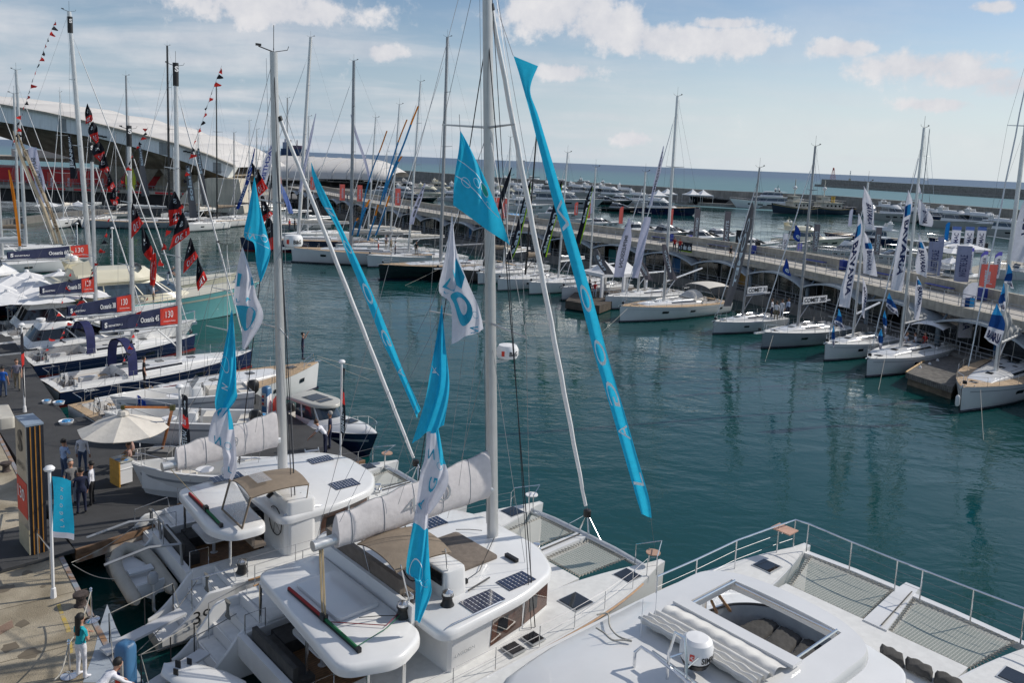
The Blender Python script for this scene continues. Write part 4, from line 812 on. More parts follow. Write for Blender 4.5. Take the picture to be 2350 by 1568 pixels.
def myacht(name, label, L_=16, B=None, fb=2.0, hull=gel, sup=gel, style='fly', loc=(0, 0, 0), rz=0, group=None, cat='motor yacht', af=antif, windows=3, glass=bluegl, stripe=None, deckm=nonskid, rail=True, radar=True, cockpit=True, flare=1.0):
 B = B or L_*.27; t = thing(name, label, cat, loc, rz, group); n = 18
 zs = lambda u: fb*(.72+.42*u**1.5)
 def hb(u, f):
  k = 1 if u < .45 else max(.0, 1-((u-.45)/.55)**2.4); k = max(k, .01)*(.93+.07*min(1, u/.2)); return B/2*k*((.80-.32*u)+(.20+.32*u)*f**(.8+.5*u))
 def pt(u, f, sg, off=0):
  x = u*L_*(1-.13*u**3*(1-f)); return Vector((x, sg*(hb(u, f)+off), zs(u)*f-.3*(1-f)*(1 if f > 0 else 1)))
 rings = []
 for i in range(n+1):
  u = i/n; r = [pt(u, f, 1) for f in (1, .88, .7, .5, .3, .15, 0)]; k = Vector((r[-1].x, 0, -.55)); rings.append(r+[k]+[Vector((p.x, -p.y, p.z)) for p in r[::-1]])
 m = MB().loft(rings, closed=False); m.f.append(tuple(range(len(rings[0])))[::-1]); m.build('hull', hull, t, ang=45)
 for sg in (1, -1):
  if stripe: MB().grid(lambda u, v: pt(u, .80+.06*v, sg, .012), 20, 1, 0, .97).build('hull_stripe', stripe, t)
 w = MB()
 for sg in (1, -1): w.grid(lambda u, v: pt(u, .02+.10*v, sg, .012), 20, 1, 0, .98)
 w.build('antifouling', af, t)
 for k in range(windows):
  for sg in (1, -1):
   u0 = .38+.15*k; MB().grid(lambda u, v: pt(u, .52+.17*v, sg, .02), 4, 1, u0, u0+.085).build('hull_window', tintg, t)
 ca = .20 if cockpit else .0
 MB().grid(lambda u, v: Vector((u*L_, (2*v-1)*hb(u, 1)*.985, zs(u)-(.0 if u >= ca-.001 else .75)+.03)), 30, 6, ca, 1).build('foredeck', deckm, t)
 if cockpit:
  MB().grid(lambda u, v: Vector((u*L_, (2*v-1)*hb(u, 1)*.93, zs(.1)-.75)), 4, 4, .0, ca+.03).build('cockpit_sole', teak, t)
  MB().bx(.2, -B*.36, zs(.1)-.74, 1.1, B*.36, zs(.1)-.25).build('cockpit_sofa', whcan, t, False)
  MB().box((-.45, 0, .35), (1.0, B*.8, .12)).build('bathing_platform', teak, t, False)
 z1 = zs(.4)
 if style == 'fly':
  o = tier(t, 'deckhouse', .19*L_, .68*L_, B*.38, z1-.1, z1+.135*L_**.9, .17*L_, .02*L_, sup, .45, True, glass, .38, .86, posts=3)
  zt_ = z1+.135*L_**.9
  MB().prism([(p[0], p[1]) for p in plan(.06*L_, .50*L_, B*.40, 0, .35)], zt_+.02, zt_+.2, bev=.06).build('flybridge_deck', sup, t, ang=40)
  tier(t, 'flybridge_coaming', .14*L_, .50*L_, B*.36, zt_+.21, zt_+.85, .05*L_, 0, sup, .4, False)
  MB().grid(lambda u, v: Vector((.40*L_+.35*math.cos((v-.5)*2.2)-.1*u, B*.33*math.sin((v-.5)*2.6), zt_+.85+.4*u)), 2, 12).build('windscreen', glass, t)
  m = MB()
  for sg in (1, -1): m.box((.17*L_, sg*B*.30, zt_+.95), (.07*L_, .12, 1.4), 0, R(-18))
  m.box((.145*L_, 0, zt_+1.65), (.06*L_, B*.62, .12)); m.build('radar_arch', sup, t, False)
  MB().lathe([(.02, 0), (.26, .02), (.30, .12), (.30, .3), (.2, .42), (0, .46)], (.145*L_, B*.12, zt_+1.72), 12).build('satellite_dome', white, t)
  MB().lathe([(.02, 0), (.26, .02), (.30, .12), (.30, .3), (.2, .42), (0, .46)], (.145*L_, -B*.14, zt_+1.72), 12).build('satellite_dome', white, t)
  m = MB(); m.tube([(.145*L_, 0, zt_+1.7), (.14*L_, 0, zt_+2.9)], .04, 5); m.box((.145*L_, 0, zt_+2.4), (.1, 1.1, .1)); m.build('radar_mast', sup, t, False)
 elif style == 'sport':
  o = tier(t, 'deckhouse', .16*L_, .66*L_, B*.37, z1-.12, z1+.095*L_, .26*L_, .07*L_, sup, .6, True, tintg, .32, .80, tw=.70, posts=1)
  zt_ = z1+.095*L_; MB().prism([(p[0], p[1]) for p in plan(.26*L_, .39*L_, B*.16, 0, .4)], zt_+.10, zt_+.16).build('sunroof', tintg, t)
  MB().lathe([(.02, 0), (.26, .02), (.30, .1), (.28, .2), (.02, .26)], (.24*L_, 0, zt_+.12), 12).build('radar_dome', white, t)
  MB().grid(lambda u, v: Vector((.63*L_-.20*L_*u*1.0, B*.30*(1-.15*u)*(2*v-1), z1+.03+(.085*L_)*u+.35*(1-(2*v-1)**2)*.3)), 4, 8, .0, .85).build('windshield', glass, t)
  MB().bx(.68*L_, -B*.14, z1+.13, .82*L_, B*.14, z1+.25).build('sunpad', M('plum sunpad', (.10, .03, .04), .8), t, False)
 elif style == 'big':
  zt1 = z1+2.3; tier(t, 'main_deckhouse', .14*L_, .70*L_, B*.40, z1-.2, zt1, .10*L_, .0, sup, .35, True, glass, .30, .80, posts=4)
  MB().prism([(p[0], p[1]) for p in plan(.05*L_, .62*L_, B*.44, 0, .3)], zt1+.03, zt1+.22, bev=.08).build('upper_deck', sup, t, ang=40)
  tier(t, 'upper_deckhouse', .20*L_, .53*L_, B*.33, zt1+.23, zt1+2.1, .07*L_, .01*L_, sup, .4, True, glass, .35, .85, posts=3)
  MB().prism([(p[0], p[1]) for p in plan(.14*L_, .46*L_, B*.34, 0, .3)], zt1+2.25, zt1+2.42, bev=.06).build('sun_deck', sup, t, ang=40)
  m = MB(); m.box((.25*L_, 0, zt1+2.9), (.9, B*.5, .14)); m.tube([(.25*L_, 0, zt1+2.4), (.245*L_, 0, zt1+5.2)], .09, 6)
  for sg in (1, -1): m.box((.25*L_, sg*B*.2, zt1+2.6), (.8, .12, .7))
  m.box((.25*L_, 0, zt1+4.2), (.12, 1.6, .12)); m.build('radar_mast', black, t, False)
  for sg in (1, -1): MB().lathe([(.02, 0), (.42, .05), (.5, .4), (.42, .8), (.02, .98)], (.26*L_, sg*B*.17, zt1+2.98), 12).build('satellite_dome', white if hull is not blackh else blackh, t)
 elif style == 'open':
  m = MB()
  for x in (.36, .46):
   for sg in (1, -1): m.tube([(x*L_, sg*B*.24, z1-.4), (x*L_-.1, sg*B*.22, z1+1.6)], .03, 5)
  m.build('hardtop_frame', steel, t); MB().prism([(p[0], p[1]) for p in plan(.26*L_, .54*L_, B*.30, 0, .3)], z1+1.6, z1+1.72, bev=.05).build('hardtop', sup, t, ang=40)
  MB().box((.45*L_, 0, z1), (.12*L_, B*.32, .9)).build('console', sup, t, False)
  MB().grid(lambda u, v: Vector((.52*L_-.3*u, B*.2*(2*v-1), z1+.4+.5*u)), 2, 6).build('windscreen', glass, t)
  for y in (-.35, .35): MB().lathe([(.12, -.2), (.2, .1), (.24, .5), (.2, .85), (.05, .95)], (-.25, y, .8), 10).build('outboard_motor', black, t)
 if rail:
  st = MB()
  for sg in (1, -1):
   pts = []
   for k in range(7):
    u = .48+.51*k/6; p = Vector((u*L_, sg*hb(u, 1)*.95, zs(u))); st.tube([p, p+Vector((0, 0, .7))], .02, 4); pts.append(p+Vector((0, 0, .7)))
   st.tube(pts, .022, 4)
  st.build('bow_rail', steel, t)
 MB().box((L_*.985, 0, zs(1)-.25), (.4, .3, .2)).build('anchor', steel, t, False)
 return t
PR = {}
def proto(k, **kw_):
 PR[k] = myacht('motor_yacht', 'x', loc=(0, -400-len(PR)*30, -50), **kw_); return PR[k]
shadehull = M('shaded grey green hull', (.42, .45, .43), .3, var=.05)  # white hulls toned down to grey green, shade put into the colour
pk = {'fly': dict(L_=17, style='fly'), 'flyg': dict(L_=22, style='fly', hull=shadehull, fb=2.7), 'sport': dict(L_=15, style='sport', fb=1.7), 'dark': dict(L_=17, style='sport', hull=blackh, sup=greyhull, fb=1.9, stripe=ltgrey), 'navy': dict(L_=18, style='fly', hull=navy, fb=2.1, deckm=teak),
  'big': dict(L_=30, style='big', fb=3.4), 'open': dict(L_=9, style='open', fb=1.1, windows=0), 'creamfly': dict(L_=19, style='fly', hull=cream, sup=cream, fb=2.3), 'greybig': dict(L_=27, style='big', fb=3.0, hull=ltgrey), 'opend': dict(L_=10, style='open', fb=1.1, windows=0, hull=navy)}
used = set()
DESC = {'fly': 'white flybridge motor yacht', 'flyg': 'tall motor yacht with shade toned hull', 'sport': 'low white sport cruiser', 'dark': 'dark hulled sport cruiser', 'navy': 'navy hulled flybridge yacht', 'big': 'white three deck yacht', 'open': 'small open motorboat', 'creamfly': 'cream flybridge motor yacht', 'greybig': 'large light grey three deck motor yacht', 'opend': 'small navy hulled motorboat'}
ORD = 'first second third fourth fifth sixth seventh eighth ninth tenth eleventh twelfth thirteenth fourteenth fifteenth sixteenth seventeenth eighteenth'.split()
def put(k, px, py, az, where, sc=1., label=None):
 """px,py: centre of the boat at the waterline"""
 c = at(px, py, 0); Lb = pk[k].get('L_', 16)*sc; loc = (c.x-math.cos(R(az))*Lb/2, c.y-math.sin(R(az))*Lb/2, 0)
 lb = label or DESC[k]+' '+where
 if k not in PR: PR[k] = myacht('motor_yacht', lb, loc=loc, rz=R(az), **pk[k]); PR[k].scale = (sc,)*3; PR[k]['group'] = 'motor yachts in the harbour'; return PR[k]
 return dup(PR[k], loc, R(az), lb, 'motor yachts in the harbour', sc)
put('greybig', 1296, 475, -15, '', 1., 'large grey white motor yacht with a square hull window, its bow towards the empty basin')
put('big', 1745, 478, 180+12, '', .92, 'silver white three deck yacht with two domes on its mast, beside the dark one')
myacht('motor_yacht', 'big black hulled sport yacht with a shining deckhouse moored bow left before the small tents', 27, hull=blackh, sup=greyhull, style='sport', fb=3.2, loc=(lambda c: (c.x+13, c.y+3, 0))(at(1650, 472, 0)), rz=R(192), windows=2)
put('navy', 1530, 492, -8, '', 1.15, 'navy hulled motor yacht with cream deck pointing its sharp bow into the basin')
put('dark', 1432, 486, -10, '', .85, 'low black runabout left of the navy hulled yacht')
put('dark', 1400, 470, -12, '', 1.0, 'dark coupe yacht with blue windows behind the low black runabout')
put('navy', 1975, 560, 172, '', .9, 'navy hulled yacht lying behind the scaffold stairs')
def trawler(label, px, py, az, Lb=24, yellow=False):
 c = at(px, py, 0); loc = (c.x-math.cos(R(az))*Lb/2, c.y-math.sin(R(az))*Lb/2, 0); t = thing('trawler', label, 'trawler', loc, R(az)); B = 6.2
 zs = lambda u: 2.0+1.6*abs(u-.35)**1.6*2.2; n = 16; rings = []
 hb = lambda u, f: B/2*((1-((u-.5)/.5)**2.6 if u > .5 else 1-.35*((.5-u)/.5)**2)*(.6+.4*f**.5))+.02
 for i in range(n+1):
  u = i/n; r = [(u*Lb*(1-.05*u*(1-f)), hb(u, f), zs(u)*f-.2*(1-f)) for f in (1, .7, .4, .1)]; rings.append(r+[(p[0], -p[1], p[2]) for p in r[::-1]])
 m = MB().loft(rings, closed=False); m.f.append(tuple(range(8))[::-1]); m.build('hull', M('old dark blue hull', (.02, .035, .06), .5, var=.3), t, ang=40)
 MB().grid(lambda u, v: Vector((u*Lb, (2*v-1)*hb(u, 1)*.97, zs(u)-.5)), 16, 3).build('deck', M('old buff deck', (.35, .28, .18), .8), t)
 for sg in (1, -1): MB().grid(lambda u, v: Vector((u*Lb, sg*(hb(u, .9)+.03), zs(u)*(.86+.06*v))), 16, 1, 0, .98).build('rubbing_band', M('buff band', (.45, .35, .15), .7), t)
 bw = M('weathered cream paint', (.55, .52, .44), .6, var=.12, vs=.8)
 h = MB().bx(.25*Lb, -1.9, 1.7, .62*Lb, 1.9, 4.2).build('deckhouse', bw, t, False); MB().bx(.25*Lb-.6, -2.3, 4.21, .64*Lb, 2.3, 4.35).build('boat_deck', bw, t, False)
 w = MB().bx(.46*Lb, -1.5, 4.36, .60*Lb, 1.5, 6.3).build('wheelhouse', bw, t, False); MB().bx(.45*Lb, -1.7, 6.31, .615*Lb, 1.7, 6.45).build('wheelhouse_roof', bw, t, False)
 for k in range(4): 
  MB().bx(.60*Lb, -1.3+.7*k, 5.2, .60*Lb+.03, -.8+.7*k, 5.95).build('window', tintg, w, False); MB().bx(.28*Lb+1.8*k, 1.9, 2.8, .28*Lb+.8+1.8*k, 1.93, 3.5).build('window', tintg, h, False); MB().bx(.28*Lb+1.8*k, -1.93, 2.8, .28*Lb+.8+1.8*k, -1.9, 3.5).build('window', tintg, h, False)
 MB().tube([(.52*Lb, 0, 6.4), (.52*Lb, 0, 12.5)], .16, 6).tube([(.52*Lb, -1.5, 9.5), (.52*Lb, 1.5, 9.5)], .06, 4).build('signal_mast', bw, t)
 MB().lathe([(.02, 0), (.6, .2), (.75, .8), (.5, 1.3), (.02, 1.5)], (.52*Lb, 0, 8.6), 12).build('dome', white, t)
 if yellow: MB().lathe([(.7, 0), (.7, 2.0), (.75, 2.0), (.75, 2.3), (.1, 2.3)], (.36*Lb, 0, 4.36), 12).build('funnel', M('ochre funnel', (.4, .28, .05), .6), t)
 r = MB()
 for sg in (1, -1):
  for k in range(8): r.tube([(.02*Lb+k*.06*Lb, sg*2.2, 4.35 if k > 3 else 1.9), (.02*Lb+k*.06*Lb, sg*2.2, 5.2 if k > 3 else 2.9)], .03, 4)
  r.tube([(.2*Lb, sg*2.2, 5.2), (.5*Lb, sg*2.2, 5.2)], .03, 4); r.tube([(.02*Lb, sg*2.2, 2.9), (.2*Lb, sg*2.2, 2.9)], .03, 4)
 r.build('rail', steel, t)
 return t
trawler('cream and dark blue old trawler with white radar dome, the left one of the two', 1822, 490, 205, 22)
trawler('cream and dark blue old trawler with ochre funnel, the right one of the two', 1890, 491, 198, 26, True)
def row(lst, where):
 lst = sorted(lst, key=lambda a: a[1])
 for i, a in enumerate(lst): put(a[0], a[1], a[2], a[3], '%s from left %s' % (ORD[i], where), a[4] if len(a) > 4 else 1)
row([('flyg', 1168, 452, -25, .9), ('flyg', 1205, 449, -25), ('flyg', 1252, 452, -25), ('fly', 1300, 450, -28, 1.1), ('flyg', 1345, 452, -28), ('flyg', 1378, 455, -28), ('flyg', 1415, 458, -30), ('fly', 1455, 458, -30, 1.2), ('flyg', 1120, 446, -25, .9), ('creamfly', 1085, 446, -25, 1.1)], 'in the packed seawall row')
row([('fly', 1148, 466, -22, 1.0), ('creamfly', 1182, 462, -22, 1.0), ('flyg', 1222, 464, -25, .9), ('fly', 1262, 462, -25, 1.1), ('sport', 1440, 470, -25, 1.2), ('fly', 1480, 468, -28, 1.0), ('sport', 1502, 474, -20, 1.0), ('fly', 1112, 458, -25, 1.0)], 'in the nearest seawall row')
row([('big', 1240, 436, -20, .8), ('big', 1300, 438, -20, .8), ('big', 1355, 441, -25, .8), ('big', 1405, 446, -25, .75), ('flyg', 1190, 434, -20, 1.0)], 'in the rearmost tall row')
row([('fly', 2000, 498, -100, 1.0), ('flyg', 2060, 507, -75, 1.0), ('navy', 2105, 510, -70, 1.1), ('flyg', 2160, 514, -62, .9), ('flyg', 2215, 526, -55, 1.0), ('flyg', 2280, 532, -55, 1.0), ('flyg', 2335, 545, -50, .9)], 'in the right hand seawall row')
row([('fly', 905, 432, -40, .9), ('fly', 945, 438, -40, .9), ('sport', 985, 440, -40), ('creamfly', 1022, 440, -30, .9), ('fly', 1060, 446, -30, .9), ('fly', 868, 432, -30), ('fly', 830, 430, -20), ('big', 790, 428, -20, .7), ('flyg', 745, 424, -20, .8), ('fly', 700, 420, -20), ('fly', 655, 417, -20, .9)], 'in the row below the tent')
row([('creamfly', 1000, 455, -15, .9), ('fly', 1050, 462, -10, .8), ('fly', 940, 450, -15, .8), ('creamfly', 1105, 466, -12, .8), ('sport', 890, 446, -20), ('sport', 1155, 474, -10, .8), ('dark', 960, 462, -12, .8), ('fly', 1215, 482, 10, .9)], 'in the left row behind the walkway')
row([('sport', 1290, 500, 5, .9), ('open', 1345, 512, 10), ('sport', 1480, 540, 30), ('sport', 1390, 520, 20, .7), ('dark', 1553, 548, 25, .9), ('sport', 1630, 560, 20), ('sport', 1668, 553, 22, .9), ('sport', 1738, 573, 25, .8), ('open', 1800, 580, 15, 1.2), ('creamfly', 1868, 568, 12, .9), ('fly', 1930, 590, 200, .7)], 'in the right row behind the walkway')
row([('open', 2005, 585, 195, 1.3), ('sport', 2040, 600, 190, .8), ('open', 2090, 590, 190, 1.2), ('creamfly', 2130, 602, 192, .7), ('open', 2200, 578, 185, 1.2), ('opend', 2180, 560, 180, 1.1), ('sport', 2150, 640, 195, .7), ('open', 2330, 640, 190, 1.3), ('fly', 2215, 650, 15, .62)], 'among the right floating docks')
for px, py, az, lb in ((2185, 494, 175, 'small grey patrol boat passing in front of the outer breakwater'), (1385, 449, 200, 'grey tender beyond the row of tall yachts')):
 put('opend', px, py, az, '', 1.5, lb)
# -- catamarans in the foreground
def to_local(root_loc, rz):
 c, s = math.cos(rz), math.sin(rz)
 def f(px, py, z):
  v = at(px, py, z)-Vector(root_loc); return Vector((v.x*c+v.y*s, -v.x*s+v.y*c, z))
 return f
def net_mat():
 if 'trampoline net' in MATS: return MATS['trampoline net']
 m = bpy.data.materials.new('trampoline net'); m.use_nodes = True; MATS['trampoline net'] = m; t = m.node_tree; p = t.nodes['Principled BSDF']; l = t.links
 p.inputs['Base Color'].default_value = (.52, .52, .47, 1); p.inputs['Roughness'].default_value = .9
 tc = t.nodes.new('ShaderNodeTexCoord'); sp = t.nodes.new('ShaderNodeSeparateXYZ'); l.new(tc.outputs['Object'], sp.inputs[0])
 def cell(i, w, th):
  d = t.nodes.new('ShaderNodeMath'); d.operation = 'DIVIDE'; l.new(sp.outputs[i], d.inputs[0]); d.inputs[1].default_value = w
  f = t.nodes.new('ShaderNodeMath'); f.operation = 'FRACT'; l.new(d.outputs[0], f.inputs[0]); q_ = t.nodes.new('ShaderNodeMath'); q_.operation = 'LESS_THAN'; l.new(f.outputs[0], q_.inputs[0]); q_.inputs[1].default_value = th; return q_.outputs[0]
 mx = t.nodes.new('ShaderNodeMath'); mx.operation = 'MAXIMUM'; l.new(cell(0, .055, .50), mx.inputs[0]); l.new(cell(1, .085, .16), mx.inputs[1]); l.new(mx.outputs[0], p.inputs['Alpha'])
 return m
def net(par, c, mat, lace=True):
 """trampoline between four corners with its lacing"""
 a, b, d, e = [Vector(x) for x in c]; f = lambda u, v: (a.lerp(b, u)).lerp(d.lerp(e, u), v)+Vector((0, 0, -.05*math.sin(math.pi*u)*math.sin(math.pi*v)))
 o = MB().grid(f, 10, 10).build('trampoline', mat, par)
 if lace:
  m = MB(); edge = [f(0, k/30) for k in range(31)]+[f(k/30, 1) for k in range(31)]+[f(1, 1-k/30) for k in range(31)]+[f(1-k/30, 0) for k in range(31)]
  ce = f(.5, .5); pts = []
  for i, p in enumerate(edge): pts.append(p+(p-ce).normalized()*(.13 if i % 2 else -.02)+Vector((0, 0, .02)))
  m.tube(pts+[pts[0]], .014, 4, False); m.tube([f(0, k/10) for k in range(11)]+[f(k/10, 1) for k in range(11)]+[f(1, 1-k/10) for k in range(11)]+[f(1-k/10, 0) for k in range(11)], .02, 4, False); m.build('lacing', ropew, o, False)
 return o
def hatch(par, x, y, z, s=.6, rot=0, s2=None):
 h = MB().box((x, y, z+.03), (s, s2 or s, .05), rot).build('deck_hatch', tintg, par, False); MB().box((x, y, z+.018), (s+.09, (s2 or s)+.09, .035), rot).build('hatch_frame', alu, h, False); return h
def solar_panel(par, x0, y0, x1, y1, z, nx, ny):
 o = MB().bx(x0, y0, z, x1, y1, z+.02).build('solar_panel', solar, par, False); m = MB(); dx, dy = (x1-x0)/nx, (y1-y0)/ny
 for i in range(1, nx):
  for j in range(1, ny): m.box((x0+i*dx, y0+j*dy, z+.0215), (.028, .028, .003), R(45))
 for i in range(nx+1): m.box((x0+i*dx, (y0+y1)/2, z+.0208), (.006, y1-y0, .002))
 m.build('cell_contacts', white, o, False); return o
def winch(par, x, y, z, s=1.):
 w_ = MB().lathe([(.13*s, 0), (.10*s, .05*s), (.085*s, .13*s), (.11*s, .17*s), (.11*s, .2*s)], (x, y, z), 14).build('winch', black, par); MB().lathe([(.10*s, .2*s), (.10*s, .25*s), (.05*s, .28*s), (.02, .3*s)], (x, y, z), 14).build('winch_top', steel, w_)
def cat_hull(par, Lc, yc, hw, fb, sg, mat, st=2.1):
 n = 26
 def zt(x):
  if x < .75: return .42
  if x < 1.25: return .78
  if x < 1.7: return 1.12
  if x < st: return 1.40
  return fb-.12+.12*min(1, (x-st)/Lc*1.6)
 def wd(u, f):
  k = 1 if u < .55 else 1-((u-.55)/.45)**2.3; k = max(k, .10)*(.86+.14*min(1, u/.15)); fin = (.55+.45*f**.45) if u < .6 else (.55-.25*(u-.6)/.4+(.45+.25*(u-.6)/.4)*f**.6); return hw*k*fin
 xs = [0, .3, .74, .76, 1.24, 1.26, 1.69, 1.71, st-.01, st+.01]+[st+(Lc-st)*k/n for k in range(1, n+1)]
 rings = []
 for x in xs:
  u = x/Lc; z = zt(x); bow = .18*max(0, (u-.9)/.1)
  def P(f, s_): return (x-bow*(1-f)*.8, sg*yc+s_*wd(u, f*z/fb), z*f)
  r = [P(f, 1) for f in (1, .92, .75, .5, .25, .05)]+[(x, sg*yc+.4*wd(u, 0), -.3)]; r2 = [P(f, -1) for f in (1, .92, .75, .5, .25, .05)]+[(x, sg*yc-.4*wd(u, 0), -.3)]
  rings.append(r+r2[::-1])
 m = MB().loft(rings); m.build('hull', mat, par, ang=44, fix=True)
 return zt, wd
def guard(par, posts, h=.62, lines=(1, .55), r=.014, nm='guardrail', mat=None):
 m = MB(); top = []
 for p in posts: p = Vector(p); m.tube([p, p+Vector((0, 0, h))], r, 5); top.append(p)
 w = MB()
 for f in lines: w.tube([p+Vector((0, 0, h*f)) for p in top], .007, 3, False)
 o = m.build(nm, steel, par); w.build('lifeline', wire, o, False); return o
def roof_slab(par, nm, poly, z, th, mat, bev=.12):
 return MB().prism(poly, z-th, z, inset=.0, bev=bev).build(nm, mat, par, ang=50, fix=True)
def rounded(poly, r=.4, k=5):
 out = []; n = len(poly)
 for i in range(n):
  p, a, b = Vector(poly[i]), Vector(poly[i-1]), Vector(poly[(i+1) % n]); d1 = (a-p); d2 = (b-p); rr = min(r, d1.length*.45, d2.length*.45); s_ = p+d1.normalized()*rr; e_ = p+d2.normalized()*rr
  for j in range(k+1):
   f = j/k; out.append(tuple((s_*(1-f)**2+p*2*f*(1-f)+e_*f*f)))
 return out
def lagoon(name_, label, loc, rz, Lc, B, mast, H, roofp, aftp, zr, num, flip, cab, sp):
 t = thing('sailing_catamaran', label, 'catamaran', loc, rz); hw = B*.128; yc = B/2-hw; fb = sp['fb']
 for sg in (1, -1): zt, wd = cat_hull(t, Lc, yc, hw, fb, sg, gel)
 xb = sp['xb']; xn = Lc-.75
 yi = yc-hw*.93
 MB().bx(1.5, -yi, .75, xb, yi, 1.1).build('bridge_deck', gel2, t, False); MB().bx(cab[-1][0]-.8, -yi+.002, 1.104, xb, yi-.002, fb-.03).build('foredeck', nonskid, t, False)
 dk = MB()
 for sg in (1, -1):
  dk.grid(lambda u, v: Vector((2.2+(Lc-2.35)*u, sg*yc+(2*v-1)*wd((2.2+(Lc-2.35)*u)/Lc, 1)*.93, zt(2.2+(Lc-2.35)*u)+.012+.02*(1-(2*v-1)**2))), 24, 4)
 dk.build('side_deck', nonskid, t)
 tkm = MB()
 for sg in (1, -1): tkm.tube([(2.6+(Lc-4.3)*k/16, sg*(yc+wd((2.6+(Lc-4.3)*k/16)/Lc, 1)+.012), zt(5)-.02+.05*k/16) for k in range(17)], .035, 4)
 tkm.build('teak_rubbing_strake', M('oiled teak trim', (.36, .20, .09), .6, var=.15, vs=6), t)
 cb = MB().tube([(xn, -yc, fb-.12), (xn, -yc*.5, fb-.02), (xn, yc*.5, fb-.02), (xn, yc, fb-.12)], .13, 10).build('crossbeam', alu, t)
 MB().loft([[(x, -.26, z-.28), (x, .26, z-.28), (x, .22, z), (x, -.22, z)] for x, z in ((xb-.1, fb+.0), (xb+1.0, fb+.03), (xn+.0, fb+.04))]).build('longeron', gel, t, ang=30, fix=True)
 MB().tube([(xb+.2, 0, fb+.06), (xn-.2, 0, fb+.09)], .025, 5).build('anchor_chain', M('anchor chain', (.15, .14, .12), .6, .6, bump=1, bs=60), t); MB().lathe([(.16, 0), (.16, .1), (.1, .12), (.12, .28), (.02, .3)], (xb+.05, .05, fb+.04), 14).build('windlass', steel, t)
 for sg in (1, -1): net(t, [(xb+.15, sg*.42, fb-.05), (xn-.22, sg*.42, fb-.03), (xb+.15, sg*(yi-.12), fb-.05), (xn-.22, sg*(yi-.12+.12), fb-.05)], net_mat())
 MB().tube([(xn, -.25, fb), (xn+.15, 0, fb+.75), (xn, .25, fb)], .035, 6).tube([(xn, .9, fb), (xn+.15, 0, fb+.75), (xn, -.9, fb)], .012, 5).build('forestay_strut', steel, t)
 for sg in (1, -1):
  s_ = MB(); x0_, y0_ = Lc-.35, sg*yc; s_.tube([(Lc-1.0, y0_+sg*hw*.5, fb), (Lc-1.0, y0_+sg*hw*.5, fb+.65), (Lc-.12, y0_, fb+.72), (Lc-.9, y0_-sg*hw*.45, fb+.65), (Lc-.9, y0_-sg*hw*.45, fb)], .02, 5)
  s_.tube([(Lc-.5, y0_+.2, fb), (Lc-.5, y0_+.2, fb+.5)], .015, 4); p_ = s_.build('pulpit', steel, t); MB().lathe([(.0, .0), (.24, 0), (.24, .035), (0, .04)], (Lc-.55, y0_, fb+.42), 14).build('pulpit_seat', M('worn teak seat', (.45, .28, .20), .7) if sg < 0 or flip else whcan, p_)
 n_c = len(cab); h0 = MB(); z1 = zr-.28
 cabp = rounded(cab+[(x, -y) for x, y in cab[::-1] if abs(y) > .01], .25, 3)
 MB().prism(cabp, 1.105, z1).build('deckhouse', gel2, t, ang=30, fix=True)
 for sg in (1, -1):
  for a, b, u0, u1 in sp['win']:
   A_, B2 = Vector(cab[a]), Vector(cab[b]); nrm = Vector((-(B2-A_).y, (B2-A_).x)).normalized(); 
   if nrm.y < 0: nrm = -nrm
   p = lambda u, z, o=.014: Vector((A_.lerp(B2, u).x+nrm.x*o, sg*(A_.lerp(B2, u).y+nrm.y*o), z))
   w = MB().quad(p(u0, sp['zw0']), p(u1, sp['zw0']), p(u1-.0, z1-.04), p(u0+.06, z1-.04)).build('saloon_window', M('amber saloon glass', (.10, .05, .035), .08, var=.4, vs=1.2, spec=.8), t, False)
   MB().quad(p(u0+.18, sp['zw0']+.25, .018), p(u0+.5, sp['zw0']+.2, .018), p(u0+.52, z1-.25, .018), p(u0+.22, z1-.22, .018)).build('opening_port', tintg, w, False)
 fr = [(cab[-2], (cab[-1][0], 0))] if cab[-1][1] == 0 else []
 roof = rounded(roofp+[(x, -y) for x, y in roofp[::-1]], .5, 5)
 MB().prism(roof, zr-.26, zr, bev=.14).build('deckhouse_roof', gel, t, ang=50, fix=True)
 for sg in (1, -1):
  hr = MB().tube([(roofp[0][0]+.2, sg*(roofp[0][1]-.22), zr+.0), (roofp[0][0]+.4, sg*(roofp[0][1]-.2), zr+.07), (roofp[1][0]-.9, sg*(roofp[1][1]-.05), zr+.07), (roofp[1][0]-.7, sg*(roofp[1][1]-.1), zr-.0)], .018, 5); hr.build('roof_handrail', steel, t)
 x0c, x1c = 1.25, cab[0][0]
 MB().bx(x0c, -yi, 1.104, x1c, yi, 1.14).build('cockpit_floor', teakd, t, False)
 c = MB(); c.bx(x0c-.02, -yi, 1.0, x0c+.18, yi, 1.62)
 for sg in (1, -1): c.bx(x0c+.18, sg*yi-.12, 1.14, x1c, sg*yi+.02, 1.66)
 c.build('cockpit_coaming', gel2, t, False)
 MB().bx(x0c+.2, -yi+1.2, 1.15, x0c+.85, yi-.4, 1.52).bx(x0c+.22, -yi+1.2, 1.53, x0c+.36, yi-.4, 1.95).build('cockpit_sofa', dgrey, t, False)
 MB().bx(x0c+.9, yi-1.0, 1.15, x1c-.3, yi-.14, 1.5).build('side_bench', dgrey, t, False)
 MB().prism(rounded([(x0c+1.0, -.8), (x0c+2.0, -.8), (x0c+2.0, .9), (x0c+1.0, .9)], .2, 4), 1.86, 1.92).lathe([(.25, -.78), (.06, -.7), (.06, 0)], (x0c+1.5, 0, 1.87), 10).build('cockpit_table', gel, t, ang=40)
 MB().bx(x1c-.01, -yi*.62, 1.15, x1c+.0, yi*.62, zr-.35).build('cockpit_door', tintg, t, False)
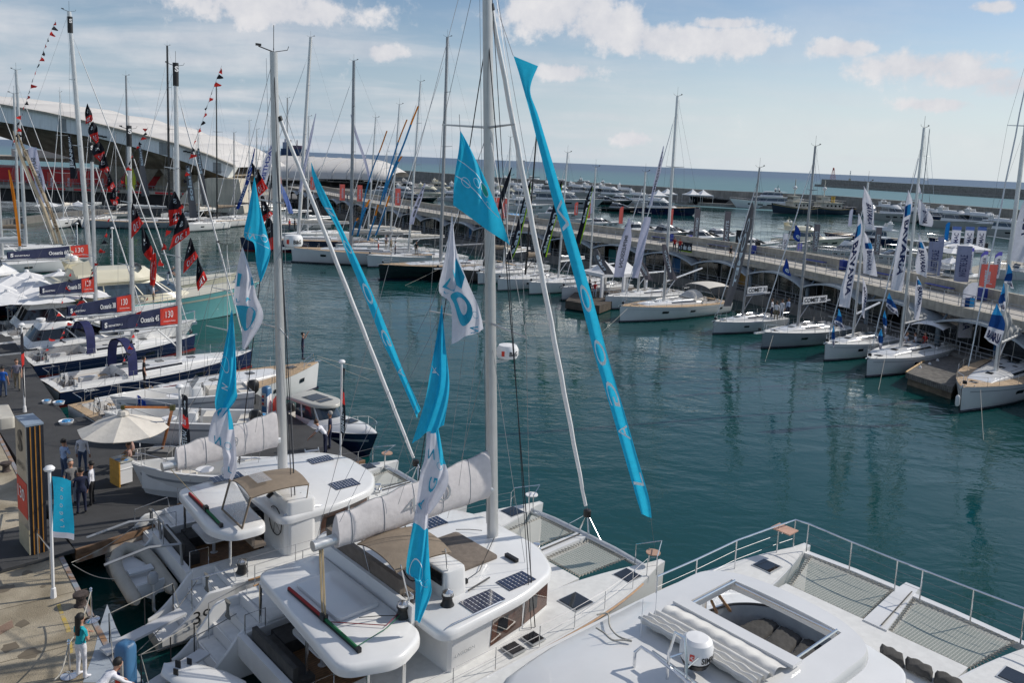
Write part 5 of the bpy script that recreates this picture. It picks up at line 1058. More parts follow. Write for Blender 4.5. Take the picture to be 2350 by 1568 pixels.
 for sg in (1, -1):
  bw = MB(); tz = lambda x: .44+(fb-.62)*(min(1, x/1.35)**1.5)
  for s_ in (1, -1):
   f0 = lambda u, v: Vector((.05+(2.15)*u, sg*yc+s_*(wd((.05+2.15*u)/Lc, 1)*.985-.0-.10*v), tz(.05+2.15*u)+.05*math.sin(math.pi*v)))
   bw.grid(f0, 14, 4); bw.grid(lambda u, v: Vector((.05+2.15*u, sg*yc+s_*wd((.05+2.15*u)/Lc, 1)*.985-s_*.10, .4+(tz(.05+2.15*u)-.4)*v)), 14, 1); bw.grid(lambda u, v: Vector((.05+2.15*u, sg*yc+s_*wd((.05+2.15*u)/Lc, 1)*.985, .3+(tz(.05+2.15*u)-.3)*v)), 14, 1)
  bw.build('stern_bulwark', gel, t, ang=60)
 for sg in (1, -1):     # swim step treads and risers
  st = MB()
  for x_, z_, w_ in ((.02, .425, .70), (.78, .785, .44), (1.28, 1.125, .4), (1.72, 1.405, .36)): st.bx(x_+.03, sg*yc-hw*.62, z_, x_+w_, sg*yc+hw*.62, z_+.018)
  st.build('swim_steps', nonskid, t, False)
 ar = rounded(aftp, .42, 5); MB().prism(ar, zr-.34+sp['ah'], zr-.06+sp['ah'], bev=.13).build('cockpit_hardtop', gel, t, ang=50, fix=True); za = zr-.05+sp['ah']
 for px_, py_ in sp['posts']: MB().tube([(px_, py_, 1.5), (px_, py_, zr-.3+sp['ah'])], .045, 8).build('hardtop_post', steel, t)
 x_, ya, yb = sp['trav']; ym = (ya+yb)/2-.12
 tr = MB().bx(x_-.04, yb, za, x_+.04, ya, za+.05).build('traveller_track', black, t, False)
 MB().tube([(x_, ya, za+.07), (x_, ym, za+.09)], .045, 5).build('red_sheet', M('red rope', (.30, .02, .02), .8, bump=.4, bs=60), tr); MB().tube([(x_, ym, za+.09), (x_, yb, za+.07)], .045, 5).build('green_sheet', M('green rope', (.01, .14, .05), .8, bump=.4, bs=60), tr)
 MB().box((x_, ym, za+.12), (.14, .2, .16)).box((x_, yb, za+.06), (.1, .12, .12)).build('traveller_car', black, tr, False)
 P, top = rigging(t, mast[0], mast[2], H, B*.62, Lc, lambda u: fb, M('silver catamaran mast', (.55, .55, .54), .32, .35, var=.04), 2, False, rake=sp['rk'], mw=sp['mw'], back=False, spread=.55)
 mo = [c_ for c_ in t.children if c_.name.startswith(('mast', 'spreader', 'standing'))]
 for c_ in mo: c_.location.y += mast[1]
 off = Vector((0, mast[1], 0)); tk = Vector((xn+.12, mast[1]*.2, fb+.75)); jt = P(sp['jt'])+off; k = 26; a, b = tk.lerp(jt, .02), tk.lerp(jt, .965)
 MB().tube([a.lerp(b, i/k)+Vector((0, .015*math.sin(i*2.1), 0)) for i in range(k+1)], [.058+.026*math.sin(math.pi*(1-i/k)*.9+.2) for i in range(k+1)], 8).build('furled_genoa', whcan, t, ang=60)
 MB().lathe([(.06, 0), (.14, .02), (.14, .24), (.06, .28)], tk-Vector((0, 0, .1)), 12).build('furling_drum', black, t)
 MB().tube([b, b.lerp(jt, .3)], .10, 8).build('furler_swivel', black, t); MB().tube([b, jt], .02, 5).build('forestay', wire, t)
 zb = sp['zb']; a = Vector((mast[0]-.15, mast[1], zb)); b = Vector((sp['xe'], mast[1]*.6, zb-.05))
 MB().tube([a, b], .15, 10).build('boom', alu, t)
 rings = []; ns = 26
 for i in range(ns+1):
  f = i/ns; c_ = a.lerp(b, .03+f*sp['bag'] ); h = (1.55-.62*f)*sp['hb']*(1+.02*math.sin(i*1.3)); w_ = .29-.05*f+.012*math.sin(i*2.7)
  rings.append([(c_.x, c_.y+w_*math.sin(q_)*(1.05-.62*(.5-.5*math.cos(q_)))*(1+.035*math.sin(i*1.3+q_*5)), c_.z-.26+h/2-h/2*math.cos(q_)+.012*math.sin(i*1.1+q_*3)) for q_ in [2*math.pi*k_/20 for k_ in range(20)]])
 bag = MB().loft(rings).build('sail_bag', sailw, t, ang=80)
 m = MB(); s_ = num
 def fb_(x, y):
  f = sp['nu'][0]+(sp['nu'][1]-sp['nu'][0])*x; c_ = a.lerp(b, .03+f*sp['bag']); h = (1.55-.62*f)*sp['hb']; q_ = math.pi*(1.36+.22*(1-y)); return Vector((c_.x, c_.y+(.29-.05*f)*math.sin(q_)*(1.05-.62*(.5-.5*math.cos(q_)))*1.05-.03, c_.z-.26+h/2-h/2*math.cos(q_)))
 text_on(m, s_, lambda x, y: fb_(1-x, y), -.012); m.build('sail_number', greyhull, bag, False)
 stp = MB()
 for i in (4, 9, 14, 19, 24): stp.tube([Vector(p_)+(Vector(p_)-Vector(rings[i][0])).normalized()*.006 for p_ in rings[i]]+[Vector(rings[i][0])], .012, 4, False)
 stp.tube([Vector(r_[10])+Vector((0, 0, .01)) for r_ in rings], .014, 4, False); stp.build('bag_straps', greyhull, bag, False)
 sh = MB()
 for d in (-.10, -.04, .04, .10): sh.tube([b+Vector((.25, d, -.1)), (x_, ym+d, za+.15)], .014, 4)
 sh.build('mainsheet', M('beige rope', (.38, .30, .18), .9), t)
 lz = MB()
 for f in (.25, .6, .9):
  for sg in (1, -1): lz.tube([a.lerp(b, f)+Vector((0, sg*.3, .6)), P(.55)+off+Vector((0, sg*.3, 0))], .007, 3)
 lz.tube([b+Vector((.1, 0, .1)), P(.99)+off], .009, 3); lz.build('lazyjacks', wire, t, False)
 MB().tube([(mast[0]-1.0, -yc-.2, fb), P(.8)+off], .02, 4).tube([(mast[0]-1.0, yc+.2, fb), P(.8)+off], .02, 4).tube([(mast[0]-1.15, -yc-.2, fb), P(.97)+off], .014, 4).build('shroud', M('dark stainless wire', (.05, .05, .055), .4, .5), t)
 for x, y, s in sp['hatch']: hatch(t, x, y, fb+.0, s)
 for x0_, y0_, x1_, y1_, nx, ny in sp['solar']: solar_panel(t, x0_, y0_, x1_, y1_, zr+.012, nx, ny)
 for x, y, z in sp['winch']: winch(t, x, y, z, 1.5)
 for sg in (1, -1):
  guard(t, [(x, sg*(yc+wd(x/Lc, 1)-.07), fb-.02) for x in (2.6, 4.2, 5.6, 7.2, 8.6, 10.0, 11.6, 12.6) if x < Lc-1.0]+[(Lc-1.0, sg*(yc+hw*.5), fb)])
  st_ = MB(); st_.tube([(1.0, sg*(yc+.5), .9), (1.0, sg*(yc+.5), 2.0), (2.2, sg*(yc+.7), 2.1), (2.3, sg*(yc+.7), 1.5)], .02, 5); st_.tube([(1.4, sg*(yi-.1), 1.5), (1.4, sg*(yi-.1), 2.2), (2.0, sg*(yi-.1), 2.2), (2.0, sg*(yi-.1), 1.5)], .018, 5); st_.build('boarding_rail', steel, t)
  MB().loft([[(1.5+r_*.5*math.cos(k_)*.5, sg*(yc+.35)+r_*math.sin(k_), 1.45+z_) for k_ in [2*math.pi*j/8 for j in range(8)]] for z_, r_ in ((0, .2), (.12, .1), (.35, .09), (.5, .2))]).build('coiled_rope', ropeg, t)
 return t, P, zt, wd, yc, yi, hw, za
p2a, p2b = at(1250, 1155, 1.8), at(1512, 1290, 1.8); A2 = R(42.5); mid = (p2a+p2b)/2; loc2 = (mid.x-13.9*math.cos(A2), mid.y-13.9*math.sin(A2), 0)
def fit_rake(loc, A, mx_, my_, z0_, H, px, py):
 """mast height and rake such that the mast line passes the measured head"""
 best = None
 for i in range(0, 60):
  rk = i*.001; c, s = math.cos(A), math.sin(A)
  for hh in ([H] if py is None else [H+.1*k for k in range(-40, 41)]):
   x = mx_-rk*1.5*hh; w = Vector((loc[0]+x*c-my_*s, loc[1]+x*s+my_*c, z0_+hh))-CP; d = w.dot(FW); X, Y = PCX+FOC*w.dot(CR)/d, PCY-FOC*w.dot(CU)/d
   if py is None:
    b0 = Vector((loc[0]+mx_*c-my_*s, loc[1]+mx_*s+my_*c, z0_))-CP; d0 = b0.dot(FW); X0_, Y0_ = PCX+FOC*b0.dot(CR)/d0, PCY-FOC*b0.dot(CU)/d0; X = X0_+(X-X0_)*(Y0_-0)/(Y0_-Y); e = abs(X-px)
   else: e = abs(X-px)+abs(Y-py)
   if best is None or e < best[0]: best = (e, rk, hh)
 return best
_, rk2, H2 = fit_rake(loc2, A2, 8.75, -.05, 3.05, 19.5, 1118, None)
c2_, P2, zt2, wd2, yc2, yi2, hw2, za2 = lagoon('cat', 'white sailing catamaran in the centre foreground carrying the thickest mast', loc2, A2, 13.9, 7.87, (8.75, -.05, 3.05), H2,
 [(4.2, 3.45), (7.2, 3.25), (8.85, 2.75), (9.55, 1.4)], [(1.55, -2.9), (2.9, -3.45), (4.0, -2.9), (4.0, 2.5), (2.0, 2.5)], 3.1, '4  0', False,
 [(4.55, 3.25), (6.0, 3.15), (7.4, 2.95), (8.75, 2.6), (9.35, 1.5)],
 dict(fb=1.85, xb=10.8, win=[(1, 2, .02, .98), (2, 3, .04, .96), (3, 4, .1, .9)], zw0=1.95, ah=-.02, posts=[(2.0, 2.2), (1.95, -.6), (3.4, -2.9), (2.4, -2.8)], trav=(2.25, 1.0, -2.6), mw=.145, rk=rk2, jt=.86, zb=4.72, xe=2.4, bag=.86, hb=1.0, nu=(.30, .62),
   hatch=[(12.1, -2.9, .62), (9.63, -2.95, .72), (7.3, -3.52, .42), (6.55, -3.54, .42), (12.35, 2.9, .62), (9.6, 2.95, .62)], solar=[(5.45, -3.12, 6.55, -2.48, 8, 5), (6.95, -2.88, 7.95, -2.28, 7, 5), (7.2, 1.55, 8.2, 2.15, 7, 5)], winch=[(5.15, -2.35, 3.1), (4.3, -1.75, 3.05), (3.95, -2.0, 3.05)]))
z = 3.1
fly = MB().bx(4.02, -2.3, z-.3, 4.12, 2.4, z+.32).bx(4.02, 2.3, z-.3, 5.6, 2.42, z+.3); fly.build('flybridge_coaming', gel, c2_, False)
MB().bx(4.14, -1.6, z+.01, 4.62, 2.28, z+.26).bx(4.13, -1.6, z+.27, 4.27, 2.28, z+.72).build('flybridge_sofa', taupe, c2_, False)
MB().prism(rounded([(5.25, -2.1), (6.0, -2.1), (6.0, .1), (5.25, .1)], .15, 3), z, z+.75, inset=-.05, bev=.1).build('helm_console', gel, c2_, ang=40)
MB().box((5.2, -1.7, z+.55), (.03, .62, .36)).build('instrument_panel', tintg, c2_, False); wheel(c2_, (4.98, -.85, z+.5), .38)
canopy_top(c2_, 3.7, 5.5, .98, z+1.35, tancan, 'bimini', .18, None); [o_ for o_ in c2_.children if o_.name.startswith('bimini')][-1].location.y = -1.05
bf = MB()
for y in (-2.0, -.1):
 bf.tube([(4.2, y, z+.1), (3.85, y, z+1.4)], .02, 5).tube([(5.5, y, z+.1), (5.3, y, z+1.4)], .02, 5)
bf.build('bimini_frame', steel, c2_)
MB().prism(rounded([(6.15, -1.25), (7.95, -1.25), (7.95, .8), (6.15, .8)], .12, 3), z+.004, z+.09, bev=.04).build('sun_mat', taupe, c2_, ang=40)
MB().prism(rounded([(2.5, -1.2), (3.8, -1.2), (3.8, 1.1), (2.5, 1.1)], .15, 3), za2+.002, za2+.10, bev=.04).build('hardtop_hatch', gel, c2_, ang=40)
mm = MB().tube([(6.0, -2.2, z+.05), (6.9, -2.05, z+.07)], .025, 5).box((8.2, -1.55, z+.06), (.12, .5, .1)).box((5.75, -1.95, z+.1), (.22, .16, .18)).box((6.2, -1.8, z+.08), (.15, .1, .12)); mm.build('deck_blocks', black, c2_, False)
for p_, q2 in (((8.6, -.3, z+.1), (6.9, -1.6, z+.08)), ((8.6, .3, z+.1), (8.0, .9, z+.08)), ((6.9, -1.6, z+.08), (5.8, -1.95, z+.1)), ((3.0, -1.4, za2+.05), (3.9, -2.1, za2+.1))):
 MB().tube([p_, Vector(p_).lerp(Vector(q2), .5)+Vector((.03, .03, .0)), q2], .012, 4).build('control_line', ropeb, c2_, False)
MB().tube([(2.3, -1.1, za2+.05), (3.35, -2.15, za2+.06), (3.95, -1.9, za2+.12)], .014, 4).build('control_line', MATS['red rope'], c2_, False); MB().tube([(2.3, -2.45, za2+.05), (3.3, -2.25, za2+.06), (3.95, -2.0, za2+.12)], .014, 4).build('control_line', MATS['green rope'], c2_, False)
def mast_dome(par, loc, A, x, y, px, py, r=.34):
 wy = loc[1]+x*math.sin(A)+y*math.cos(A); z = aty(px, py, wy).z; k = r/.34
 o = MB().lathe([(.02, 0), (.30*k, .02), (r, .1), (r, .3), (.28*k, .42), (.02, .45)], (x, y, z), 18).build('radar_dome', white, par); MB().box((x-r*.8, y, z-.05), (.55, .12, .08)).build('radar_bracket', alu, o, False)
 a0 = math.atan2(-loc[1], -loc[0])-A-.15; m = MB(); text_on(m, 'B&G', lambda u, v: Vector((x+(r+.006)*math.cos(a0+u*.9), y+(r+.006)*math.sin(a0+u*.9), z+.12+.15*v)), .03); m.build('dome_lettering', black, o, False)
 m = MB().grid(lambda u, v: Vector((x+(r+.004)*math.cos(a0-.75+u*.3), y+(r+.004)*math.sin(a0-.75+u*.3), z+.12+.16*v)), 3, 1); m.build('dome_badge', red, o, False)
mast_dome(c2_, loc2, A2, 9.1, 0, 1163, 822)
m = MB(); text_flat(m, 'LAGOON', (4.72, -3.275, 2.2), (.998, .06, 0), (0, 0, 1), .09, 0, stretch=1.3); m.build('deckhouse_lettering', greyhull, c2_, False)
p1a, p1b = at(925, 1055, 1.7), at(1075, 1167, 1.7); A1 = R(40); mid = (p1a+p1b)/2; nn_ = Vector((-math.sin(A1), math.cos(A1), 0)); loc1 = mid-Vector((math.cos(A1), math.sin(A1), 0))*11.7+nn_*.25; loc1 = (loc1.x, loc1.y, 0)
M1 = to_local(loc1, A1)(649, 1082, 3.2); _, rk1, H1 = fit_rake(loc1, A1, M1.x, M1.y, 3.15, 15.2, 628, 120)
c1_, P1, zt1, wd1, yc1, yi1, hw1, za1 = lagoon('cat', 'white sailing catamaran with a windowed tan helm bimini, left of the centre one', loc1, A1, 11.7, 6.79, (M1.x, M1.y, 3.15), H1,
 [(3.9, 2.85), (6.2, 2.7), (7.7, 2.25), (8.45, 1.1)], [(1.85, -2.0), (2.3, -2.85), (3.5, -2.85), (3.6, -1.0), (4.1, 1.9), (2.0, 1.6)], 3.1, '39', True,
 [(4.1, 2.7), (5.4, 2.6), (6.6, 2.4), (7.6, 2.0), (8.2, 1.1)],
 dict(fb=1.75, xb=9.2, win=[(1, 2, .02, .98), (2, 3, .04, .96), (3, 4, .1, .9)], zw0=1.9, ah=.0, posts=[(2.2, 1.3), (2.45, -2.3)], trav=(2.2, .8, -2.2), mw=.135, rk=rk1, jt=.88, zb=4.45, xe=1.2, bag=.86, hb=.88, nu=(.42, .56),
   hatch=[(10.2, 2.55, .55), (10.2, -2.55, .55), (8.3, 2.6, .4), (8.3, -2.6, .4)], solar=[(6.5, -1.75, 7.45, -1.1, 8, 5), (6.9, .95, 7.8, 1.5, 8, 4), (3.2, 1.2, 4.3, 1.75, 7, 4)], winch=[(2.6, -2.9, 1.72), (4.9, -2.2, 3.1)]))
z = 3.1
MB().prism(rounded([(4.2, -2.75), (5.2, -2.75), (5.2, -1.0), (4.2, -1.0)], .15, 3), 1.7, z+.45, bev=.1).build('helm_station', gel, c1_, ang=40); MB().box((4.28, -1.9, z+.42), (.45, .7, .05), 0, R(35)).build('instrument_panel', ltgrey, c1_, False)
wheel(c1_, (4.05, -2.1, z-.35), .48)
MB().bx(3.05, -2.75, 2.3, 3.45, -1.9, 2.4).bx(2.98, -2.75, 2.4, 3.08, -1.9, 2.85).build('helm_seat', taupe, c1_, False)
canopy_top(c1_, 2.9, 4.9, .85, z+1.05, tancan, 'bimini', .16, None); [o_ for o_ in c1_.children if o_.name.startswith('bimini')][-1].location.y = -2.0
MB().grid(lambda u, v: Vector((3.25+.5*u, -2.0+(2*v-1)*.55, z+1.29+.0-.0*u)), 2, 4).build('clear_panel', clear, c1_); 
MB().grid(lambda u, v: Vector((2.88-.25*u, -2.0+(2*v-1)*.8, z+1.0-.95*u)), 2, 4).build('clear_side_panel', clear, c1_)
fm = MB().tube([(2.9, -2.85, z+1.02), (2.62, -2.85, z+.05), (2.62, -1.15, z+.05), (2.9, -1.15, z+1.02)], .04, 5).tube([(4.9, -2.8, z+1.0), (4.9, -2.6, z+.2)], .02, 5).tube([(4.9, -1.2, z+1.0), (4.9, -1.2, z+.2)], .02, 5); fm.build('bimini_frame', tancan, c1_)
MB().box((4.3, -1.25, z+.5), (.5, .12, .12)).tube([(4.4, -1.5, z+.55), (4.0, -1.6, z+.3)], .08, 6).build('black_cover', black, c1_, False)
mast_dome(c1_, loc1, A1, M1.x+.35, M1.y, 673, 566)
m = MB(); text_flat(m, '39', (.9, -yc1-hw1*.985-.02, .75), (.99, -.03, 0), (0, -.08, 1), .42, .0); m.build('hull_number', black, c1_, False)
dv = MB()
for y in (1.0, -1.2): dv.tube([(1.3, y, 1.6), (1.25, y, 2.35), (.3, y, 2.5), (-1.0, y, 2.3)], .045, 6)
dv.tube([(1.25, 1.0, 2.35), (1.25, -1.2, 2.35)], .04, 6); dv.tube([(1.2, 1.6, 1.7), (1.2, 1.6, 2.5), (1.2, .4, 2.5), (1.2, .4, 1.7)], .02, 5); dv.build('davits', alud, c1_)
Lo = to_local(loc1, A1)
di = thing('rib_dinghy', 'grey inflatable dinghy with an outboard hanging from the davits of the left catamaran', 'dinghy'); di.parent = None
di.location = Vector(loc1)+Matrix.Rotation(A1, 3, 'Z') @ Vector((.38, .25, .95)); di.rotation_euler = (0, 0, A1+R(90))
tubem = M('cream grey hypalon', (.42, .39, .33), .7, var=.05)
MB().tube([(-1.75, .55, .0), (-1.5, .56, .02), (.3, .56, .06), (1.0, .5, .12), (1.45, .28, .2), (1.6, 0, .24), (1.45, -.28, .2), (1.0, -.5, .12), (.3, -.56, .06), (-1.5, -.56, .02), (-1.75, -.55, 0)], [.1]+[.21]*9+[.1], 12).build('inflatable_tube', tubem, di)
MB().loft([[(x, -w_, .02), (x, w_, .02), (x, 0, -.28)] for x, w_ in ((-1.3, .42), (.4, .42), (1.3, .15))]).build('hull', gel2, di, False, fix=True); MB().bx(-.3, -.38, .18, .05, .38, .24).bx(-1.36, -.4, -.1, -1.28, .4, .32).build('thwart', ltgrey, di, False)
MB().lathe([(.1, 0), (.16, .05), (.17, .25), (.1, .36), (.02, .38)], (-1.5, 0, .35), 12).build('outboard_cowl', greyhull, di); MB().tube([(-1.5, 0, .4), (-1.55, 0, -.55)], .05, 6).box((-1.6, 0, -.5), (.3, .05, .08)).build('outboard_leg', alu, di)
# -- third catamaran, lower right
A3 = R(41); org = at(1850, 1248, 2.4); d3 = Vector((math.cos(A3), math.sin(A3), 0)); n3_ = Vector((-math.sin(A3), math.cos(A3), 0)); L3 = 18.3; loc3 = org-d3*(L3-.1)-n3_*3.35; loc3 = (loc3.x, loc3.y, 0)
c3_ = thing('motor_catamaran', 'large white catamaran in the lower right corner with an open roof over dark grey cushions', 'catamaran', loc3, A3); K = to_local(loc3, A3)
fb3, hw3, yc3 = 2.35, 1.15, 3.35
for sg in (1, -1): zt3, wd3 = cat_hull(c3_, L3, yc3 if sg > 0 else yc3+.45, hw3, fb3, sg, gel)
dk = MB()
for sg in (1, -1): dk.grid(lambda u, v: Vector((2.2+(L3-2.4)*u, (yc3 if sg > 0 else -yc3-.45)+(2*v-1)*wd3((2.2+(L3-2.4)*u)/L3, 1)*.92, zt3(2.2+(L3-2.4)*u)+.012+.02*(1-(2*v-1)**2))), 24, 4)
dk.build('side_deck', nonskid, c3_)
MB().tube([(L3-6.5+6.2*k/14, yc3+wd3((L3-6.5+6.2*k/14)/L3, 1)+.01, fb3-.06) for k in range(12)], .04, 4).build('teak_rubbing_strake', MATS['oiled teak trim'], c3_)
x_cb, x_ta = L3-.35, L3-2.95
MB().bx(2, -2.4, 1.2, x_ta, 2.4, 1.7).build('bridge_deck', gel2, c3_, False); MB().bx(x_ta-5.2, -2.9, 1.704, x_ta, 2.4, fb3-.06).build('foredeck', nonskid, c3_, False)
MB().loft([[(x_cb-.14, y, z_-.12), (x_cb+.14, y, z_-.12), (x_cb+.12, y, z_+.08), (x_cb-.12, y, z_+.08)] for y, z_ in ((-yc3-.4, fb3-.2), (-1.5, fb3-.12), (1.5, fb3-.12), (yc3, fb3-.2))]).build('crossbeam', gel, c3_, False, fix=True)
MB().loft([[(x, o_-w_, fb3-.4), (x, o_+w_, fb3-.4), (x, o_+w_*.85, fb3-.02), (x, o_-w_*.85, fb3-.02)] for x, w_, o_ in ((x_ta-.1, .40, -.45), (x_cb-.2, .30, -.16), (x_cb+.55, .25, -.12))]).build('nacelle', gel, c3_, ang=30, fix=True)
MB().tube([(x_ta, -.6, fb3+.02), (x_cb, -.32, fb3+.03)], .02, 5).build('anchor_chain', MATS['anchor chain'], c3_)
for a_, b_, c__, d_ in ((-.02, .22, 2.25, 2.85), (-.86, -.52, -2.9, -3.2)): net(c3_, [(x_ta+.05, a_, fb3-.1), (x_cb-.25, b_, fb3-.1), (x_ta+.05, c__, fb3-.1), (x_cb-.25, d_, fb3-.1)], net_mat())
hatch(c3_, *K(1760, 1303, fb3)[:2], fb3+.02, .62)
h_ = K(2330, 1560, fb3); hatch(c3_, h_.x, h_.y, fb3+.02, .62)
MB().box((L3-1.35, 3.5, fb3+.85), (.55, .7, .04)).build('bow_seat', M('pink teak seat', (.55, .33, .24), .6), c3_, False)
tops = [(1508, 1324), (1600, 1284), (1691, 1241), (1788, 1206), (1826, 1194), (1856, 1203), (1955, 1245), (2060, 1287), (2118, 1309), (2235, 1354), (2352, 1398), (2480, 1452)]
tv = [K(px, py, fb3+.98) for px, py in tops]; rm = MB(); rm.tube(tv, .028, 7)
for i, v in enumerate(tv[:]): rm.tube([v, (v.x, v.y, fb3-.05 if i < 5 or i > 5 else fb3)], .022, 6)
rr_ = rm.build('bow_rail', steel, c3_); w = MB()
for f in (.33, .66): w.tube([Vector((v.x, v.y, fb3+.98*f)) for v in tv[:5]], .007, 3, False); w.tube([Vector((v.x, v.y, fb3+.98*f)) for v in tv[5:]], .007, 3, False)
w.build('lifeline', wire, rr_, False)
zR = 4.95
MB().prism(rounded([(3, -3.1), (x_ta-4.4, -3.1), (x_ta-2.6, -2.4), (x_ta-2.0, 0), (x_ta-2.6, 2.4), (x_ta-4.4, 3.1), (3, 3.1)], .4, 4), 1.71, 3.05, bev=.15).build('deckhouse', gel, c3_, ang=40, fix=True)
lv = [K(*p_, fb3+.3) for p_ in ((2030, 1478), (2215, 1572))]
for qd, nm in ((((1440, 912), (1590, 985), (1600, 1045), (1440, 990)), 0), (((1600, 990), (1780, 1070), (1770, 1130), (1605, 1048)), 1), (((1790, 1075), (1975, 1160), (1960, 1215), (1780, 1135)), 2)):
 c4 = [K((2100+x/1.971)*.71385, (1597+y/1.971)*.71385, fb3+.22) for x, y in qd]; MB().grid(lambda u, v: c4[0].lerp(c4[1], v).lerp(c4[3].lerp(c4[2], v), u)+Vector((0, 0, .2*max(0, math.sin(math.pi*u)*math.sin(math.pi*v))**.14-.2+.02*math.sin(u*9+v*14+nm))), 14, 14).build('foredeck_cushion', dgrey, c3_, ang=80)
out = [K(*p_, zR) for p_ in ((1642, 1297), (2015, 1470), (2018, 1540))]
fl, fr_ = K(1640, 1294, zR), K(2018, 1466, zR); la = K(1256, 1488, zR); o1, o2, o3, o4 = K(1671, 1333, zR), K(1921, 1449, zR), K(1838, 1537, zR), K(1566, 1398, zR)
xf = (fl.x+fr_.x)/2+.05; yl, yr = fl.y+.05, fr_.y-.15; xa = 2.2
outer = rounded([(xf-.5, yr), (xf, yr+.9), (xf+.08, (yl+yr)/2), (xf, yl-.9), (xf-.5, yl), (la.x, la.y+.1), (xa+.3, yl-.3), (xa, yl-.6), (xa, yr+.6), (xa+.3, yr+.3), (la.x, yr)], .55, 5)
inner = [(o1.x, o1.y), (o2.x, o2.y), (o3.x, o3.y), (o4.x, o4.y)]; ixf, ixa = (o1.x+o2.x)/2, (o3.x+o4.x)/2; iyl, iyr = (o1.y+o4.y)/2, (o2.y+o3.y)/2
cx_, cy_ = (ixf+ixa)/2, (iyl+iyr)/2
def hit(poly, an):
 d = Vector((math.cos(an), math.sin(an))); best = None
 for i in range(len(poly)):
  a, b = Vector(poly[i]), Vector(poly[(i+1) % len(poly)]); e = b-a; den_ = d.x*e.y-d.y*e.x
  if abs(den_) < 1e-9: continue
  w_ = a-Vector((cx_, cy_)); tt = (w_.x*e.y-w_.y*e.x)/den_; uu = (w_.x*d.y-w_.y*d.x)/den_
  if tt > 0 and -1e-6 <= uu <= 1+1e-6 and (best is None or tt > best): best = tt
 return (cx_+d.x*best, cy_+d.y*best)
cor = [math.atan2(y-cy_, x-cx_) for x, y in ((ixf, iyl), (ixf, iyr), (ixa, iyr), (ixa, iyl))]
angs = sorted([2*math.pi*k/96-math.pi for k in range(96)]+cor)
ip = [(ixf, iyl), (ixf, iyr), (ixa, iyr), (ixa, iyl)]
def dome(x, y): return zR+.10*(1-((y-(yl+yr)/2)/((yl-yr)/2))**2)-.02
r_in = [hit(ip, a) for a in angs]; r_out = [hit(outer, a) for a in angs]
mixp = lambda a, b, f: (a[0]+(b[0]-a[0])*f, a[1]+(b[1]-a[1])*f)
rings = [[(*p_, dome(*p_)-.26) for p_ in r_in], [(*p_, dome(*p_)) for p_ in r_in], [(*mixp(a, b, .5), dome(*mixp(a, b, .5))) for a, b in zip(r_in, r_out)], [(*mixp(a, b, .93), dome(*mixp(a, b, .93))-.0) for a, b in zip(r_in, r_out)], [(*mixp(a, b, .985), zR-.09) for a, b in zip(r_in, r_out)], [(*b, zR-.20) for b in r_out], [(*mixp(a, b, .97), zR-.30) for a, b in zip(r_in, r_out)], [(*p_, dome(*p_)-.26) for p_ in r_in]]
MB().loft(rings, cap=False).build('hardtop_roof', gel, c3_, ang=50, fix=True)
MB().tube([(ixf-.06, iyl-.03, zR-.0), (ixf-.06, iyr+.03, zR-.0)], .03, 6).tube([(ixf, iyl-.1, zR+.05), (ixa, iyl-.1, zR+.05)], .03, 6).tube([(ixf, iyr+.1, zR+.05), (ixa, iyr+.1, zR+.05)], .03, 6).build('opening_rail', steel, c3_)
MB().box((ixa-.05, (iyl+iyr)/2, zR+.14), (.34, iyl-iyr+.2, .07)).build('slide_beam', gel, c3_, False)
for x_, y_ in ((3.6, yl-.4), (3.6, yr+.4), (xf-1.1, yr+.5), (xf-1.1, yl-.5)): MB().tube([(x_, y_, 3.0), (x_, y_, zR-.25)], .06, 8).build('roof_post', steel, c3_)
def pleat(u, v):
 x = ixa-.22-(1.35+.0*v)*u; y = iyl+(iyr-iyl)*v; a = abs(math.sin(math.pi*(u*u*4.2+.55*u)))**.8; return Vector((x, y, zR+.10+.16*a*(.45+u)+.02*math.sin(v*43+u*9)*math.sin(u*6)+.03*(1-(2*v-1)**2)))
MB().grid(pleat, 70, 70).build('pleated_canvas', M('white pleated canvas', (.66, .65, .62), .85, var=.04, vs=3, bump=.25, bs=7), c3_, ang=80)
C7 = lambda x, y, z_: K((2100+x/1.971)*.71385, (1597+y/1.971)*.71385, z_)
rr = [C7(x, y, 3.72) for x, y in ((300, 760), (345, 735), (470, 695), (560, 686), (660, 690), (780, 712), (900, 770), (1010, 835), (1110, 890), (1180, 925))]; rr = [catmull(rr, k/30) for k in range(31)]
fp = [(p.x, p.y) for p in rr]+[(8.2, rr[-1].y), (8.2, rr[0].y)]; MB().add([(x, y, 3.115) for x, y in fp], [tuple(range(len(fp)))]).build('flybridge_floor', teak, c3_, False)
cxy = Vector((8, 0, 0)); ow = lambda p, k: (p.x+(p-cxy).normalized().x*k, p.y+(p-cxy).normalized().y*k)
MB().loft([[(p.x, p.y, 3.1), (p.x, p.y, 3.70), (*ow(p, .12), 3.70), (*ow(p, .2), 3.1)] for p in rr]).build('windscreen_coaming', M('grey blue moulding', (.30, .34, .39), .4), c3_, ang=40, fix=True)
MB().tube([Vector((*ow(p, .05), 3.73)) for p in rr], .03, 6).build('coaming_trim', black, c3_)
